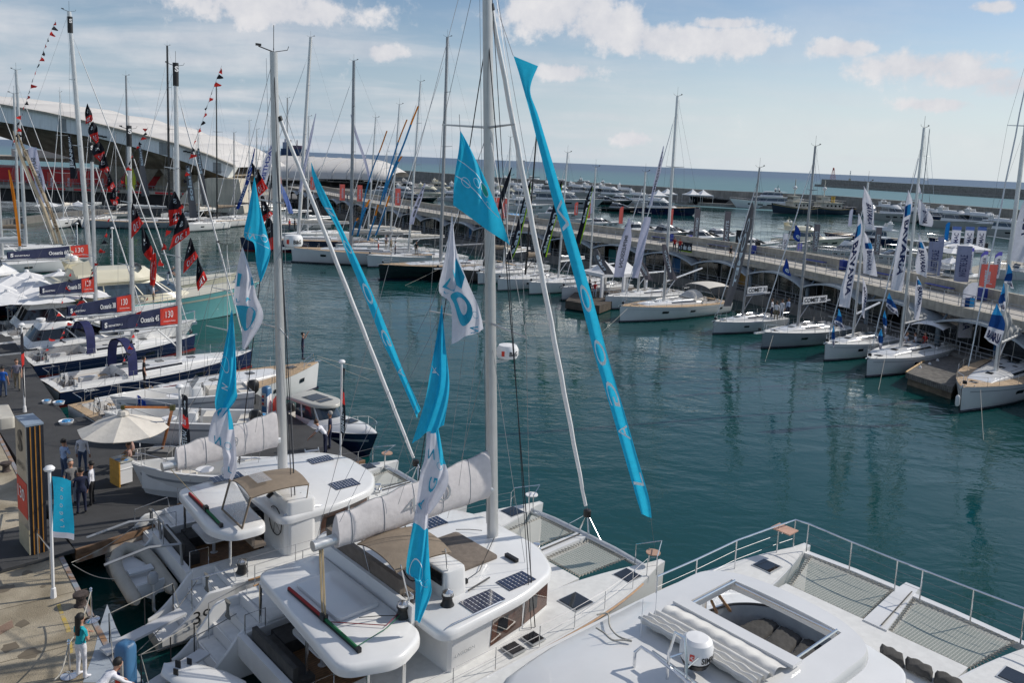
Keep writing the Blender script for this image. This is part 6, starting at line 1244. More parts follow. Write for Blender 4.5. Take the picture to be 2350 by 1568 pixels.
for k, qd in enumerate((((500, 828), (706, 762), (806, 800), (640, 960)), ((650, 960), (812, 804), (956, 880), (800, 1060)), ((810, 1060), (962, 884), (1080, 935), (960, 1110)), ((970, 1115), (1086, 940), (1200, 1000), (1100, 1160)))):
 c4 = [C7(x, y, 3.42) for x, y in qd]
 MB().grid(lambda u, v: c4[0].lerp(c4[1], v).lerp(c4[3].lerp(c4[2], v), u)+Vector((0, 0, .16*max(0, math.sin(math.pi*u)*math.sin(math.pi*v))**.14-.12+.018*math.sin(u*17+v*11+k)*math.sin(v*23+u*9))), 18, 18).build('cushion', dgrey, c3_, ang=80)
 MB().add([(p.x, p.y, 3.11) for p in c4]+[(p.x, p.y, 3.32) for p in c4], [(0, 1, 2, 3), (4, 7, 6, 5), (0, 4, 5, 1), (1, 5, 6, 2), (2, 6, 7, 3), (3, 7, 4, 0)]).build('sunbed_base', gel2, c3_, False)
l1, l2 = C7(370, 665, 4.4), C7(418, 770, 3.2); l3, l4 = C7(420, 632, 4.4), C7(515, 762, 3.2)
MB().tube([l1, l2], .04, 6).build('ladder', M('varnished teak', (.32, .18, .08), .3), c3_); MB().tube([l3, l4], .04, 6).build('ladder', MATS['varnished teak'], c3_)
ld = MB()
for f_ in (.35, .75): ld.tube([l1.lerp(l2, f_), l3.lerp(l4, f_)], .02, 5)
ld.build('ladder_rungs', steel, c3_)
rc = K(1596, 1521, zR+.3)
ra = MB().lathe([(.02, 0), (.29, .02), (.33, .1), (.33, .28), (.30, .40), (.22, .46), (.02, .48)], (rc.x, rc.y, zR+.38), 22).build('radar_dome', white, c3_, ang=30)
MB().lathe([(.24, -.12), (.30, 0)], (rc.x, rc.y, zR+.38), 16).tube([(rc.x-.3, rc.y, zR+.1), (rc.x-.3, rc.y, zR+.3), (rc.x, rc.y, zR+.3)], .05, 6).build('radar_pedestal', black, ra)
m = MB(); a0 = math.atan2(-rc.y-loc3[1]*0, -1)*0; cd = Vector((-loc3[0], -loc3[1], 0)); ca_ = math.atan2(cd.y, cd.x)-A3-.15
text_on(m, 'SIMRAD', lambda x, y: Vector((rc.x+.337*math.cos(ca_+.15+x*1.5), rc.y+.337*math.sin(ca_+.15+x*1.5), zR+.46+.13*y)), .03); m.build('dome_lettering', black, ra, False)
m = MB().grid(lambda u, v: Vector((rc.x+.336*math.cos(ca_-.55+u*.28), rc.y+.336*math.sin(ca_-.55+u*.28), zR+.50+.14*v)), 4, 1); m.build('dome_badge', red, ra, False)
m = MB(); text_on(m, '4G', lambda x, y: Vector((rc.x+.341*math.cos(ca_-.50+x*.18), rc.y+.341*math.sin(ca_-.50+x*.18), zR+.53+.08*y)), .02); m.build('badge_lettering', white, ra, False)
b1, b2, b3, b4 = K(1531, 1560, zR+.15), K(1537, 1485, zR+.95), K(1558, 1487, zR+.95), K(1578, 1590, zR+.1)
MB().tube([b1, (b1.x, b1.y, zR+.7), (b1.x+.05, b1.y-.08, zR+1.15), (b1.x+.05, b1.y-.30, zR+1.15), (b1.x, b1.y-.42, zR+.7), (b1.x-.1, b1.y-.5, zR+.1)], .032, 8).tube([(b1.x, b1.y, zR+.6), (b1.x+.5, b1.y-.1, zR+.6), (b1.x+.5, b1.y-.35, zR+.6), (b1.x, b1.y-.42, zR+.6)], .02, 6).build('light_mast', steel, c3_)
h1 = K(1455, 1535, zR+.05); MB().tube([h1, (h1.x, h1.y, zR+.4), (h1.x+.08, h1.y-.08, zR+.52), (h1.x+.1, h1.y-.4, zR+.5), (h1.x-.3, h1.y-3.2, zR+.45)], .035, 8).tube([(h1.x+.3, h1.y-.2, zR+.4), (h1.x-.0, h1.y-3.2, zR+.38)], .03, 8).build('roof_rail', steel, c3_)
for px, py, hh in ((1470, 1462, .9), (1502, 1436, 1.3)):
 v = K(px, py, zR+.05); MB().tube([v, (v.x, v.y, zR+hh)], .008, 4).build('aerial', white, c3_)
v0 = [K(px, py, zR+.12) for px, py in ((1370, 1412), (1395, 1410), (1400, 1440), (1420, 1462), (1450, 1472))]; MB().tube([catmull(v0, k/16) for k in range(17)], .02, 5).build('loose_rope', ropew, c3_)
v0 = [K(px, py, zR+.12) for px, py in ((1368, 1442), (1388, 1455), (1405, 1470), (1430, 1470), (1450, 1473))]; MB().tube([catmull(v0, k/16) for k in range(17)], .02, 5).build('loose_rope', ropew, c3_)
# -- flags, streamers and banners
teal = cloth_mat('teal nylon', (.03, .50, .74), .45); whc = cloth_mat('white nylon', (.74, .74, .80), .35); blk = cloth_mat('black nylon', (.018, .020, .028), .15); redc = cloth_mat('red nylon', (.60, .04, .035), .3)
lil = cloth_mat('pale lilac polyester', (.62, .62, .76), .3); coralc = cloth_mat('coral polyester', (.80, .17, .14), .3); bluc = cloth_mat('royal blue nylon', (.015, .05, .28), .25); cyan = cloth_mat('bright sky blue print', (.05, .38, .75), .3); dkb = cloth_mat('dark blue print', (.015, .07, .25), .3)
orc = cloth_mat('orange nylon', (.75, .25, .03), .3); greyc = cloth_mat('graphite polyester', (.14, .14, .15), .2); tauc = cloth_mat('taupe grey polyester', (.17, .155, .17), .2); greenc = cloth_mat('lime edge print', (.30, .55, .02), .3); steelb = cloth_mat('slate blue polyester', (.22, .25, .38), .3)
inkb = M('navy print', (.015, .03, .12), .7); inkt = M('teal print', (.02, .38, .55), .7); inkw = M('pale print', (.72, .80, .84), .7); inkg = M('grey print', (.16, .16, .18), .7)
def catp(P_, t):
 if len(P_) == 2: return P_[0].lerp(P_[1], t)
 return catmull(P_, t)
def cloth(Lp, Rp, Y0, Y1=None, nf=2.2, amp=.05, ph=0., tw=1.5):
 """cloth spanned between two measured edges at its own distance; nf folds across it"""
 Y1 = Y0 if Y1 is None else Y1
 def pts(P_):
  n = len(P_)-1; return [aty(p[0], p[1], (Y0+(Y1-Y0)*i/n)) for i, p in enumerate(P_)]
 A_, B2 = pts(Lp), pts(Rp)
 def f(u, v):
  a, b = catp(A_, v), catp(B2, v); p = a.lerp(b, u); w = (b-a).length; k = amp*min(1, w/.5)*math.sin(math.pi*min(1, v*6+.1)/2)
  d = k*(math.sin(nf*math.pi*u*2+ph+tw*v*4)+.5*math.sin(nf*1.7*math.pi*2*u+ph*2+v*7))
  return p+Vector((.25*d, -d, .06*d))
 return f
def flagthing(name, label, cat, f, bands, nu=14, nv=30, group=None, cord=None):
 t = thing(name, label, cat, (0, 0, 0), 0, group)
 for nm, m_, u0, u1, v0, v1 in bands: MB().grid(lambda u, v: f(u, v), max(2, int(nu*(u1-u0)+.5)), max(2, int(nv*(v1-v0)+.5)), u0, u1, v0, v1).build(nm, m_, t, ang=180)
 if cord: MB().tube([aty(*c) for c in cord], .008, 4).build('halyard', wire, t, False)
 return t
def letter(par, s, f, uc, vc, du, dv, mat, rot=0, mirror=False, bold=.01, off=-.03, nm='lettering'):
 """lettering centred at (uc,vc) of cloth f, filling du x dv; rot in quarter turns"""
 m = MB()
 def g(x, y):
  if mirror: x = 1-x
  x, y = x-.5, y-.5
  for _ in range(rot): x, y = -y, x
  p = f(uc+x*du, vc-y*dv); return p+Vector((0, off, 0))
 text_on(m, s, g, bold); return m.build(nm, mat, par, False)
def ring_(par, f, uc, vc, ru, rv, mat, th=.12, nm='printed_ring', a0=0, a1=2*math.pi, off=-.03, fill=False):
 m = MB(); k = 26; m.grid(lambda u, v: f(uc+ru*(1-th*v)*math.cos(a0+(a1-a0)*u), vc+rv*(1-th*v)*math.sin(a0+(a1-a0)*u))+Vector((0, off, 0)), k, 1 if not fill else 3); return m.build(nm, mat, par, False)
# -- centre mast: three tall flags hanging one below the other
f = cloth([(1056, 300), (1048, 380), (1039, 471)], [(1057, 300), (1112, 402), (1168, 562)], 21.5, 21, 1.3, .10, .4)
fg = flagthing('signal_flag', 'highest teal flag beside the thick centre mast, printed with thin white circles and arcs', 'flag', f, [('cloth', teal, 0, 1, 0, 1)], 26, 34, cord=[(1054, 262, 21.5), (1056, 300, 21.5)])
ring_(fg, f, .28, .64, .12, .045, inkw); ring_(fg, f, .60, .60, .09, .04, inkw); ring_(fg, f, .83, .62, .10, .055, inkw, .15); ring_(fg, f, .82, .73, .05, .025, inkw)
ring_(fg, f, .84, .625, .075, .045, M('green print', (.02, .42, .30), .7), 1.0, 'printed_disc')
for v0, v1 in ((.46, .80), (.66, .97)): 
 m = MB(); m.grid(lambda u, v: f(.03+.93*u, v0-.05+(v1-v0)*u**1.5*.55+.010*v)+Vector((0, -.03, 0)), 24, 1); m.build('printed_arc', inkw, fg, False)
f = cloth([(1037, 494), (1020, 600), (1008, 668), (1034, 700), (1036, 790)], [(1038, 494), (1049, 575), (1072, 645), (1097, 705), (1110, 755)], 21, 20.6, 1.2, .09, 2.)
fg = flagthing('signal_flag', 'large white flag with a big teal ring hanging left of the thick centre mast', 'flag', f, [('cloth', whc, 0, 1, 0, 1)], 26, 40, cord=[(1037, 480, 21), (1037, 494, 21)])
ring_(fg, f, .46, .73, .32, .17, inkt, .45, 'printed_big_ring'); MB().add([tuple(f(u, v)+Vector((0, -.03, 0))) for u, v in ((.12, .47), (.42, .41), (.62, .50), (.45, .55))], [(0, 1, 2, 3)]).add([tuple(f(u, v)+Vector((0, -.03, 0))) for u, v in ((.55, .36), (.9, .30), (.98, .46), (.75, .56), (.62, .50))], [(0, 1, 2, 3, 4)]).build('printed_mark', inkt, fg, False); letter(fg, 'N', f, .72, .95, .22, .06, inkt, 1, True); ring_(fg, f, .82, .82, .09, .03, inkt); letter(fg, 'L', f, .2, .54, .12, .04, inkt, 0)
f = cloth([(1013, 700), (992, 830), (979, 912), (944, 1016)], [(1015, 700), (1021, 790), (1031, 890), (1020, 978)], 20.6, 20.2, 1.6, .12, 1.)
fg = flagthing('signal_flag', 'teal flag folded round its halyard below the white one, before the open water', 'flag', f, [('cloth', teal, 0, 1, 0, 1)], 30, 40, cord=[(1012, 672, 20.6), (1013, 700, 20.6)])
letter(fg, 'A', f, .25, .45, .2, .05, inkw, 1, True); m = MB(); m.grid(lambda u, v: f(.08+.4*u, .38+.25*u*.5+.006*v)+Vector((0, -.03, 0)), 8, 1); m.build('printed_arc', inkw, fg, False)
f = cloth([(979, 992), (973, 1050), (966, 1090), (954, 1178)], [(1006, 984), (1019, 1050), (1028, 1106), (986, 1178)], 20.2, 19.8, 1.4, .08, 0)
fg = flagthing('signal_flag', 'white flag with pale blue letters twisted before the beige sail bag', 'flag', f, [('cloth', whc, 0, .74, 0, 1), ('teal_edge', teal, .74, 1, 0, .45), ('white_edge', whc, .74, 1, .45, 1)], 26, 30)
letter(fg, 'N', f, .38, .30, .3, .13, inkt, 0, True); ring_(fg, f, .72, .45, .14, .07, inkt); letter(fg, 'G', f, .48, .72, .3, .14, inkt, 1); letter(fg, 'A', f, .2, .9, .25, .1, inkt, 1, True)
f = cloth([(956, 1156), (947, 1210), (933, 1312), (952, 1332), (951, 1424)], [(984, 1140), (984, 1230), (987, 1320), (988, 1362), (964, 1431)], 19.8, 19.2, 1.3, .09, 1.5)
fg = flagthing('signal_flag', 'lowest teal flag of the centre chain, its tip touching the white cabin roof', 'flag', f, [('white_top', whc, 0, 1, 0, .22), ('cloth', teal, 0, 1, .22, 1)], 24, 36)
ring_(fg, f, .42, .50, .3, .10, inkw, .08); ring_(fg, f, .60, .70, .2, .055, inkw, .12); m = MB(); m.grid(lambda u, v: f(.9-.5*u, .55+.3*u+.006*v)+Vector((0, -.03, 0)), 8, 1); m.build('printed_arc', inkw, fg, False)
# -- second catamaran: its chain
f = cloth([(583, 406), (570, 485), (560, 542), (582, 560), (588, 605), (597, 646)], [(584, 406), (599, 482), (612, 535), (620, 577), (613, 612), (599, 647)], 27, 26.6, 1.1, .12, .6)
fg = flagthing('signal_flag', 'teal flag with the letters N and O left of the second tall mast', 'flag', f, [('cloth', teal, 0, 1, 0, 1)], 24, 40, cord=[(590, 330, 27), (583, 406, 27)])
letter(fg, 'N', f, .3, .42, .3, .07, inkw, 0, True); ring_(fg, f, .85, .45, .13, .045, inkw)
for q_ in (.36, .50): m = MB(); m.grid(lambda u, v: f(.05+.9*u, q_+.07*u+.005*v)+Vector((0, -.03, 0)), 12, 1); m.build('printed_arc', inkw, fg, False)
f = cloth([(556, 567), (544, 617), (536, 692), (553, 712), (556, 800)], [(557, 567), (577, 630), (588, 677), (604, 731), (562, 803)], 26.6, 26.3, 1.1, .10, 2)
fg = flagthing('signal_flag', 'white flag with teal disc and thin letters between two silver masts', 'flag', f, [('cloth', whc, 0, 1, 0, 1)], 24, 40, cord=[(575, 520, 26.6), (556, 567, 26.6)])
ring_(fg, f, .25, .74, .42, .13, inkt, 1.0, 'printed_disc'); letter(fg, 'L', f, .2, .50, .16, .05, inkt); letter(fg, 'A', f, .62, .52, .2, .05, inkt); ring_(fg, f, .66, .68, .1, .03, inkt); ring_(fg, f, .62, .82, .1, .03, inkt); letter(fg, 'I', f, .55, .33, .9, .10, inkt, 0, False, .0, nm='printed_bar')
f = cloth([(531, 712), (517, 790), (505, 848), (492, 922), (502, 962)], [(533, 712), (539, 785), (543, 886), (543, 914), (506, 964)], 26.3, 26, 1.5, .12, .2)
fg = flagthing('signal_flag', 'teal flag hanging in folds before the navy and white bows', 'flag', f, [('cloth', teal, 0, 1, 0, 1)], 24, 40)
ring_(fg, f, .25, .42, .3, .06, inkw, .1); letter(fg, 'N', f, .4, .6, .3, .05, inkw, 1)
f = cloth([(506, 937), (490, 952), (478, 1012), (508, 1024), (514, 1098)], [(526, 937), (533, 968), (540, 1023), (544, 1072), (534, 1102)], 26, 25.7, 1.2, .08, 1)
fg = flagthing('signal_flag', 'lowest white flag of the left chain, over the left sail bag', 'flag', f, [('cloth', whc, 0, .8, 0, 1), ('teal_edge', teal, .8, 1, 0, .35), ('white_edge', whc, .8, 1, .35, 1)], 24, 34)
letter(fg, 'N', f, .35, .48, .25, .1, inkt, 0, True); ring_(fg, f, .72, .52, .12, .05, inkt); letter(fg, 'L', f, .6, .88, .3, .05, inkt)
# -- two long streamers
Lq = [(1178, 128), (1204, 216), (1229, 313), (1262, 438), (1306, 594), (1338, 714), (1367, 827), (1398, 930), (1430, 1040), (1459, 1138), (1473, 1182)]
Rq = [(1235, 151), (1217, 206), (1236, 268), (1274, 397), (1331, 588), (1366, 714), (1396, 827), (1427, 930), (1459, 1040), (1488, 1140), (1495, 1189)]
f = cloth(Lq, Rq, 24, 26.4, .8, .07, 1.2, .6)
fg = flagthing('streamer', 'very long teal streamer slanting down from the top to the right of the centre mast', 'streamer', f, [('cloth', teal, 0, 1, 0, 1)], 16, 90, cord=[(1141, 20, 23.7), (1178, 128, 24)])
for s, v in (('N', .345), ('O', .475), ('O', .585), ('G', .675), ('A', .755), ('L', .855)): letter(fg, s, f, .5, v, .72, .055 if s in 'OG' else .030, inkw, 1, s in 'NAG', .0)
MB().tube([f(.9, 1), aty(1502, 1258, 26.5)], .006, 3).build('downhaul', wire, fg, False)
Lq = [(714, 373), (718, 410), (737, 464), (770, 519), (798, 588), (844, 699), (877, 783), (910, 851), (957, 960)]; Rq = [(715, 373), (727, 404), (757, 464), (795, 545), (822, 600), (862, 690), (899, 783), (926, 851), (965, 938)]
f = cloth(Lq, Rq, 29, 33, .8, .08, .5, .6)
fg = flagthing('streamer', 'long teal streamer with white letters between the two tallest masts', 'streamer', f, [('cloth', teal, 0, 1, 0, 1)], 14, 70)
for s, v in (('N', .29), ('O', .45), ('O', .60), ('G', .74), ('A', .88)): letter(fg, s, f, .5, v, .7, .06 if s in 'OG' else .03, inkw, 1, s in 'NAG', .0)
# -- black and red flags on the forestays
def bflag(label, Lp, Rp, Y, txt=True, split=.6, ph=0., ring=False):
 f = cloth(Lp, Rp, Y, Y, 1.3, .13, ph); t = flagthing('signal_flag', label, 'flag', f, [('black_cloth', blk, 0, 1, 0, split), ('red_cloth', redc, 0, 1, split, 1)], 14, 24, 'black and red flags on the forestays')
 if txt: letter(t, '130', f, .55, split+(1-split)*.5, .55, (1-split)*.55, inkw, 0, True)
 letter(t, 'S', f, .5, split*.62, .3, .16, inkw, 0, True, .03); return t
bf_ = [('small black and red flag on the white forestay left of the first dark mast', [(200, 237), (195, 264), (196, 286)], [(201, 237), (209, 258), (215, 274)], 62, 0),
 ('black and red flag second from the top, against the concrete arch', [(213, 278), (201, 303), (222, 330)], [(214, 278), (224, 296), (227, 318)], 61, 1), ('round bellied black flag with red corner before the arch soffit', [(214, 333), (211, 352), (232, 372)], [(228, 325), (240, 342), (239, 360)], 60, 2),
 ('black and red flag before the yellow framed display', [(238, 352), (226, 384), (244, 396)], [(240, 352), (248, 376), (252, 396)], 59, 3), ('black and red flag hanging over the red fascia', [(247, 392), (246, 425), (250, 440)], [(250, 392), (258, 412), (264, 430)], 58, 4), ('dark flag hanging beside the mast in front of the red hall', [(262, 428), (253, 452), (258, 470)], [(263, 428), (268, 455), (270, 470)], 57, 5),
 ('black flag with red corner left over the dark harbour water', [(303, 466), (300, 500), (302, 548)], [(304, 466), (316, 490), (330, 512)], 50, 1), ('dark flag with grey S sign over the cream yacht', [(325, 520), (326, 575), (345, 600)], [(327, 520), (345, 555), (352, 580)], 49, 2), ('red flag crumpled beside the second silver mast', [(350, 570), (344, 620), (345, 655)], [(356, 572), (360, 610), (356, 655)], 48, 3),
 ('black and red flag behind the large 130 flag', [(399, 439), (388, 470), (390, 520)], [(402, 439), (416, 470), (415, 505)], 48, 4), ('largest black and red flag with 130 over the water', [(418, 487), (400, 530), (387, 575)], [(421, 487), (432, 515), (437, 536)], 46, 0), ('black and red 130 flag lower right of the largest one', [(436, 546), (424, 590), (421, 628)], [(438, 546), (447, 570), (455, 590)], 44.5, 2), ('black flag with red tip above the teal yacht bow', [(452, 590), (451, 640), (453, 670)], [(454, 590), (464, 615), (476, 642)], 43.5, 5),
 ('tall black and red flag behind the upper teal flag', [(577, 374), (583, 420), (590, 455)], [(580, 374), (597, 400), (615, 432)], 32, 1), ('black and red flag directly left of the second tall mast', [(598, 450), (600, 490), (606, 510)], [(604, 448), (618, 480), (628, 490)], 31.5, 3), ('dark flag with grey S sign left of the second tall mast', [(612, 500), (600, 545), (608, 575)], [(620, 500), (634, 530), (636, 572)], 31, 5)]
for lb, Lp, Rp, Y, ph in bf_: bflag(lb, Lp, Rp, Y, 'S sign' not in lb, .62 if 'crumpled' not in lb else .15, ph)
# -- bunting strings
def bunting(label, pts, Y0, Y1, n, size=.36, cols=None):
 t = thing('bunting', label, 'bunting', (0, 0, 0), 0, 'strings of small pennants'); P_ = [aty(p[0], p[1], Y0+(Y1-Y0)*i/(len(pts)-1)) for i, p in enumerate(pts)]
 MB().tube([catp(P_, k/24) for k in range(25)], .008, 3).build('cord', wire, t, False); rs_ = random.Random(len(label))
 for k in range(n):
  p = catp(P_, (k+.5)/n); d = (catp(P_, min(1, (k+.9)/n))-p).normalized()*size*.9; s = Vector((rs_.uniform(-.3, .9), rs_.uniform(-.6, .2), rs_.uniform(-.55, .0))).normalized()*size*rs_.uniform(.6, 1.1)
  MB().grid(lambda u, v: p+d*u*(1-v*.7)+s*v+Vector((0, .07*math.sin(u*5+v*4+k), 0)), 4, 4).build('pennant', (redc, blk)[k % 2] if not cols else cols[k % len(cols)], t, ang=180)
bunting('string of red and black pennants from the tallest silver mast at left', [(128, 45), (100, 115), (70, 200), (50, 265), (30, 330)], 70, 64, 22, .45)
bunting('string of red and black pennants from the mast with the nearest boom banner', [(509, 150), (485, 215), (462, 285), (440, 345), (422, 415)], 48, 50, 16, .36)
bunting('string of red and black pennants dropping to the second large black flag', [(340, 292), (318, 330), (296, 375), (270, 440), (246, 527)], 54, 56, 16, .34)
bunting('long string of red and black pennants over the dark water and the umbrellas', [(246, 527), (222, 592), (208, 632), (190, 672), (168, 718), (148, 756), (138, 780)], 54, 48, 22, .36)
bunting('string of red and black pennants over the white umbrellas at the left', [(162, 622), (150, 665), (136, 710), (120, 755), (108, 795), (100, 822)], 56, 48, 15, .36)
bunting('string of red and black pennants passing the second boom banner', [(340, 678), (326, 712), (313, 745), (302, 776), (291, 809), (280, 835)], 50, 45, 12, .34)
bunting('string of red pennants between the two large 130 flags', [(416, 462), (396, 500), (383, 528), (374, 562), (365, 600)], 48, 48, 9, .5)
# -- orange and blue streamers in the middle distance
for i, (pts, Y, w_) in enumerate((([(888, 300), (872, 345), (856, 385), (840, 440), (828, 505)], 112, 3.2), ([(934, 274), (916, 320), (900, 370), (880, 440), (872, 470)], 112, 3.4), ([(960, 243), (945, 280), (925, 335), (900, 395), (880, 458)], 110, 4.2), ([(848, 458), (838, 480), (826, 520), (820, 542)], 106, 5), ([(822, 500), (814, 515), (808, 540)], 106, 3.5), ([(894, 449), (884, 480), (872, 515), (862, 540)], 104, 4.2), ([(868, 470), (860, 500), (850, 530), (844, 552)], 104, 4), ([(922, 358), (912, 375), (890, 420), (884, 440)], 108, 4.5))):
 Lp = [(x-w_*.5, y) for x, y in pts]; Rp = [(x+w_*.5, y) for x, y in pts]; f = cloth(Lp, Rp, Y, Y, .6, .12, i)
 t = flagthing('streamer', 'narrow orange and blue streamer, %s from the left among those between the light masts' % ORD[i], 'streamer', f, [('orange_cloth', orc, 0, 1, 0, .28), ('blue_cloth', cloth_mat('mid blue nylon', (.03, .20, .42), .3), 0, 1, .28, 1)], 3, 20, 'orange and blue streamers')
# -- tall narrow sail banners: (label, centre line, half width px, distance, material, edge, text, ink)
def sailbanner(label, pts, w_, Y, mat, txt, ink, edge=None, rep=1, mirror=False, rot=1, v0=.12, v1=.92, tw=.6, group=None):
 ws = w_ if isinstance(w_, list) else [w_*.25]+[w_]*(len(pts)-1); Lp = [(x-a, y) for (x, y), a in zip(pts, ws)]; Rp = [(x+a, y) for (x, y), a in zip(pts, ws)]; f = cloth(Lp, Rp, Y, Y, .7, .10, len(label) % 5)
 b = [('cloth', mat, 0, .86 if edge else 1, 0, 1)]+([('bright_edge', edge, .86, 1, .05, 1)] if edge else [])
 t = flagthing('sail_banner', label, 'banner', f, b, 6, 36, group)
 for k in range(rep):
  a = v0+(v1-v0)*k/rep; c = v0+(v1-v0)*(k+.8)/rep; 
  if txt: letter(t, txt, f, .48, (a+c)/2, tw, (c-a), ink, rot, mirror, .03)
 return t
sailbanner('dark banner with a red stripe blown against the mast left of the white seawall columns', [(1174, 384), (1163, 419), (1152, 452), (1147, 480)], 4.5, 98, blk, '', inkw)
sailbanner('black banner with lime edge, first right of the thick centre mast', [(1218, 415), (1207, 459), (1196, 507), (1182, 561), (1168, 596)], 7.5, 88, blk, 'elan', inkw, greenc, 2, False, 1, .25, .95)
sailbanner('black banner with lime edge seen between the furled sail and the long teal streamer', [(1289, 415), (1274, 485), (1260, 539), (1246, 590)], 7.5, 84, blk, 'elan', inkw, greenc, 2, False, 1, .35, .98)
sailbanner('black banner with lime edge just right of the long teal streamer', [(1359, 426), (1350, 462), (1341, 500), (1325, 560)], 6.5, 86, blk, 'elan', inkw, greenc, 2, False, 1, .15, .8)
sailbanner('broad pale lilac lettered banner over the white marquees', [(1444, 500), (1438, 545), (1428, 590), (1420, 636)], [2, 11, 13, 12], 82, lil, 'IMPRESSION', inkg, None, 1, True, 1, .3, .95, .35)
sailbanner('pale lilac banner twisted round the forestay of the boat with the cream bimini', [(1486, 498), (1477, 540), (1467, 590), (1456, 638)], [7, 9, 10, 7], 78, lil, '', inkg)
sailbanner('long slim lilac banner high beside the mast of the boat with the cream bimini', [(1523, 335), (1512, 390), (1502, 430), (1493, 472)], 4, 79, lil, 'IMPRESSION', inkg, None, 1, False, 1, .1, .9, .5)
sailbanner('long grey banner with white letters on the forestay of the small grey yacht', [(1727, 464), (1721, 500), (1702, 580), (1686, 645), (1669, 703)], [1, 9, 8, 8, 9], 76, greyc, 'COMET', inkw, None, 1, True, 1, .25, .93, .35)
for pts, lb in (([(1590, 498), (1590, 530), (1588, 557)], 'left'), ):
 pass
sailbanner('dark lettered banner blown sideways beside the marquee', [(1367, 570), (1377, 598), (1398, 630)], [3, 11, 10], 84, greyc, 'elan', inkw, None, 1, False, 3, .3, .95, .5)
sailbanner('taupe banner leaning in front of the arcade left of the tall silver mast', [(1462, 590), (1475, 615), (1490, 643)], [4, 9, 9], 82, tauc, 'IMPRESSION', inkw, None, 1, False, 3, .2, .9, .3)
sailbanner('taupe banner leaning in front of the arcade right of the tall silver mast', [(1523, 560), (1532, 600), (1545, 643)], [4, 8, 9], 80, tauc, 'YACHTS', inkw, None, 1, False, 3, .2, .9, .3)
sailbanner('grey banner with pale words on the forestay below the arch, the nearest of three', [(431, 380), (438, 440), (444, 500)], [5, 8, 9], 140, greyc, 'solaris', inkw, None, 1, False, 1, .05, .8, .6)
sailbanner('black and grey banner left of the silver masts below the arch', [(320, 330), (326, 380), (334, 450)], [2, 6, 9], 142, greyc, 'solaris', inkw, None, 1, False, 1, .1, .6, .6)
sailbanner('grey banner below the arch next to the black racing mast', [(455, 340), (461, 400), (472, 470)], [2, 7, 6], 145, greyc, 'solaris', inkw, None, 1, False, 1, .05, .6, .6)
sailbanner('narrow black banner with white ladder stripes beside the tallest silver mast', [(159, 310), (164, 350), (170, 410)], [2, 6, 8], 68, blk, 'JEANNEAU', inkw, None, 1, False, 1, .08, .95, .8)
sailbanner('broad pale lilac banner at the far left', [(74, 338), (80, 380), (92, 420), (94, 465)], [10, 12, 11, 9], 78, lil, 'SUN SOLEIL', inkg, None, 1, True, 1, .2, .85, .5)
for i, (pts, lb) in enumerate((([(30, 300), (45, 350), (70, 410), (100, 480), (130, 560)], 'left'), ([(38, 300), (58, 350), (88, 420), (118, 490), (142, 560)], 'right'))):
 sailbanner('long beige printed streamer slanting across the far left, the %s of the two' % lb, pts, 4.5, 60, cloth_mat('beige printed cloth', (.60, .50, .36), .3), 'DUFOUR' if i else '', M('brown print', (.2, .12, .06), .8), None, 3, False, 3, .05, .95, .5)
sailbanner('orange banner at the left edge below the arch', [(20, 390), (30, 440), (38, 500), (46, 565)], [1.5, 3.5, 4, 3.5], 64, orc, '', inkw)
sailbanner('blue flag with white text tied beside the far forestay', [(585, 340), (572, 400), (560, 440), (545, 480)], 4, 118, bluc, 'HANSE', inkw, None, 2, False, 1)
sailbanner('pale banner with blue letters high beside the second tall mast', [(628, 325), (616, 365), (604, 410), (592, 450)], 10, 34, whc, 'YACHTING', M('blue print', (.05, .1, .4), .7), None, 1, True, 1, .1, .95, .5)
sailbanner('long thin lilac pennant slanting between the cream and the dark mast', [(725, 260), (712, 320), (700, 380), (688, 440)], 3.4, 118, lil, '', inkg)
sailbanner('long thin lilac pennant right of the dark mast before the sea', [(805, 262), (818, 310), (838, 370), (850, 418)], 3.0, 116, lil, '', inkg)
sailbanner('blue and white pennant hanging before the white tent', [(640, 415), (650, 440), (662, 470), (668, 490)], 5.5, 122, cloth_mat('pale blue print', (.25, .35, .75), .3), '', inkw)
sailbanner('white slim banner with faint letters left of the thick centre mast', [(975, 420), (963, 455), (950, 490), (944, 515)], 5.5, 105, lil, 'elan', inkg)
# -- the white and blue banners at the right
def bav(label, Lp, Rp, Y, tall=True, ph=0, v0=.35, v1=.9, logo=True, g='white banners with blue lettering', word='BAVARIA'):
 f = cloth(Lp, Rp, Y, Y, .9, .10, ph); t = flagthing('sail_banner', label, 'banner', f, [('cloth', whc, 0, 1, 0, 1)], 12, 40, g)
 if word: letter(t, word, f, .5, (v0+v1)/2, .48 if tall else .42, v1-v0, inkb, 3, False, .04)
 if logo:
  a = v0-.17; MB().grid(lambda u, v: f(.2+.3*u, a+.13*v)+Vector((0, -.03, 0)), 3, 3).build('logo_dark', dkb, t, False); MB().grid(lambda u, v: f(.5+.35*u, a+.13*v)+Vector((0, -.03, 0)), 3, 3).build('logo_light', cyan, t, False)
 return t
bav('tall white blue lettered banner, second tallest, left of the tallest one', [(1970, 490), (1959, 545), (1941, 632), (1925, 703)], [(1972, 490), (1978, 523), (1963, 620), (1952, 708)], 64, True, 0, .42, .86)
bav('tallest white blue lettered banner, on the white bimini boat\'s forestay', [(2084, 436), (2076, 475), (2070, 530), (2053, 605), (2042, 665)], [(2085, 436), (2091, 466), (2085, 520), (2081, 610), (2070, 669)], 58.5, True, 1, .42, .84)
bav('wide white blue lettered banner cut by the right edge of the picture', [(2352, 450), (2338, 500), (2325, 560), (2317, 597)], [(2392, 450), (2386, 500), (2376, 560), (2366, 606)], 52, True, 2, .05, .55, False)
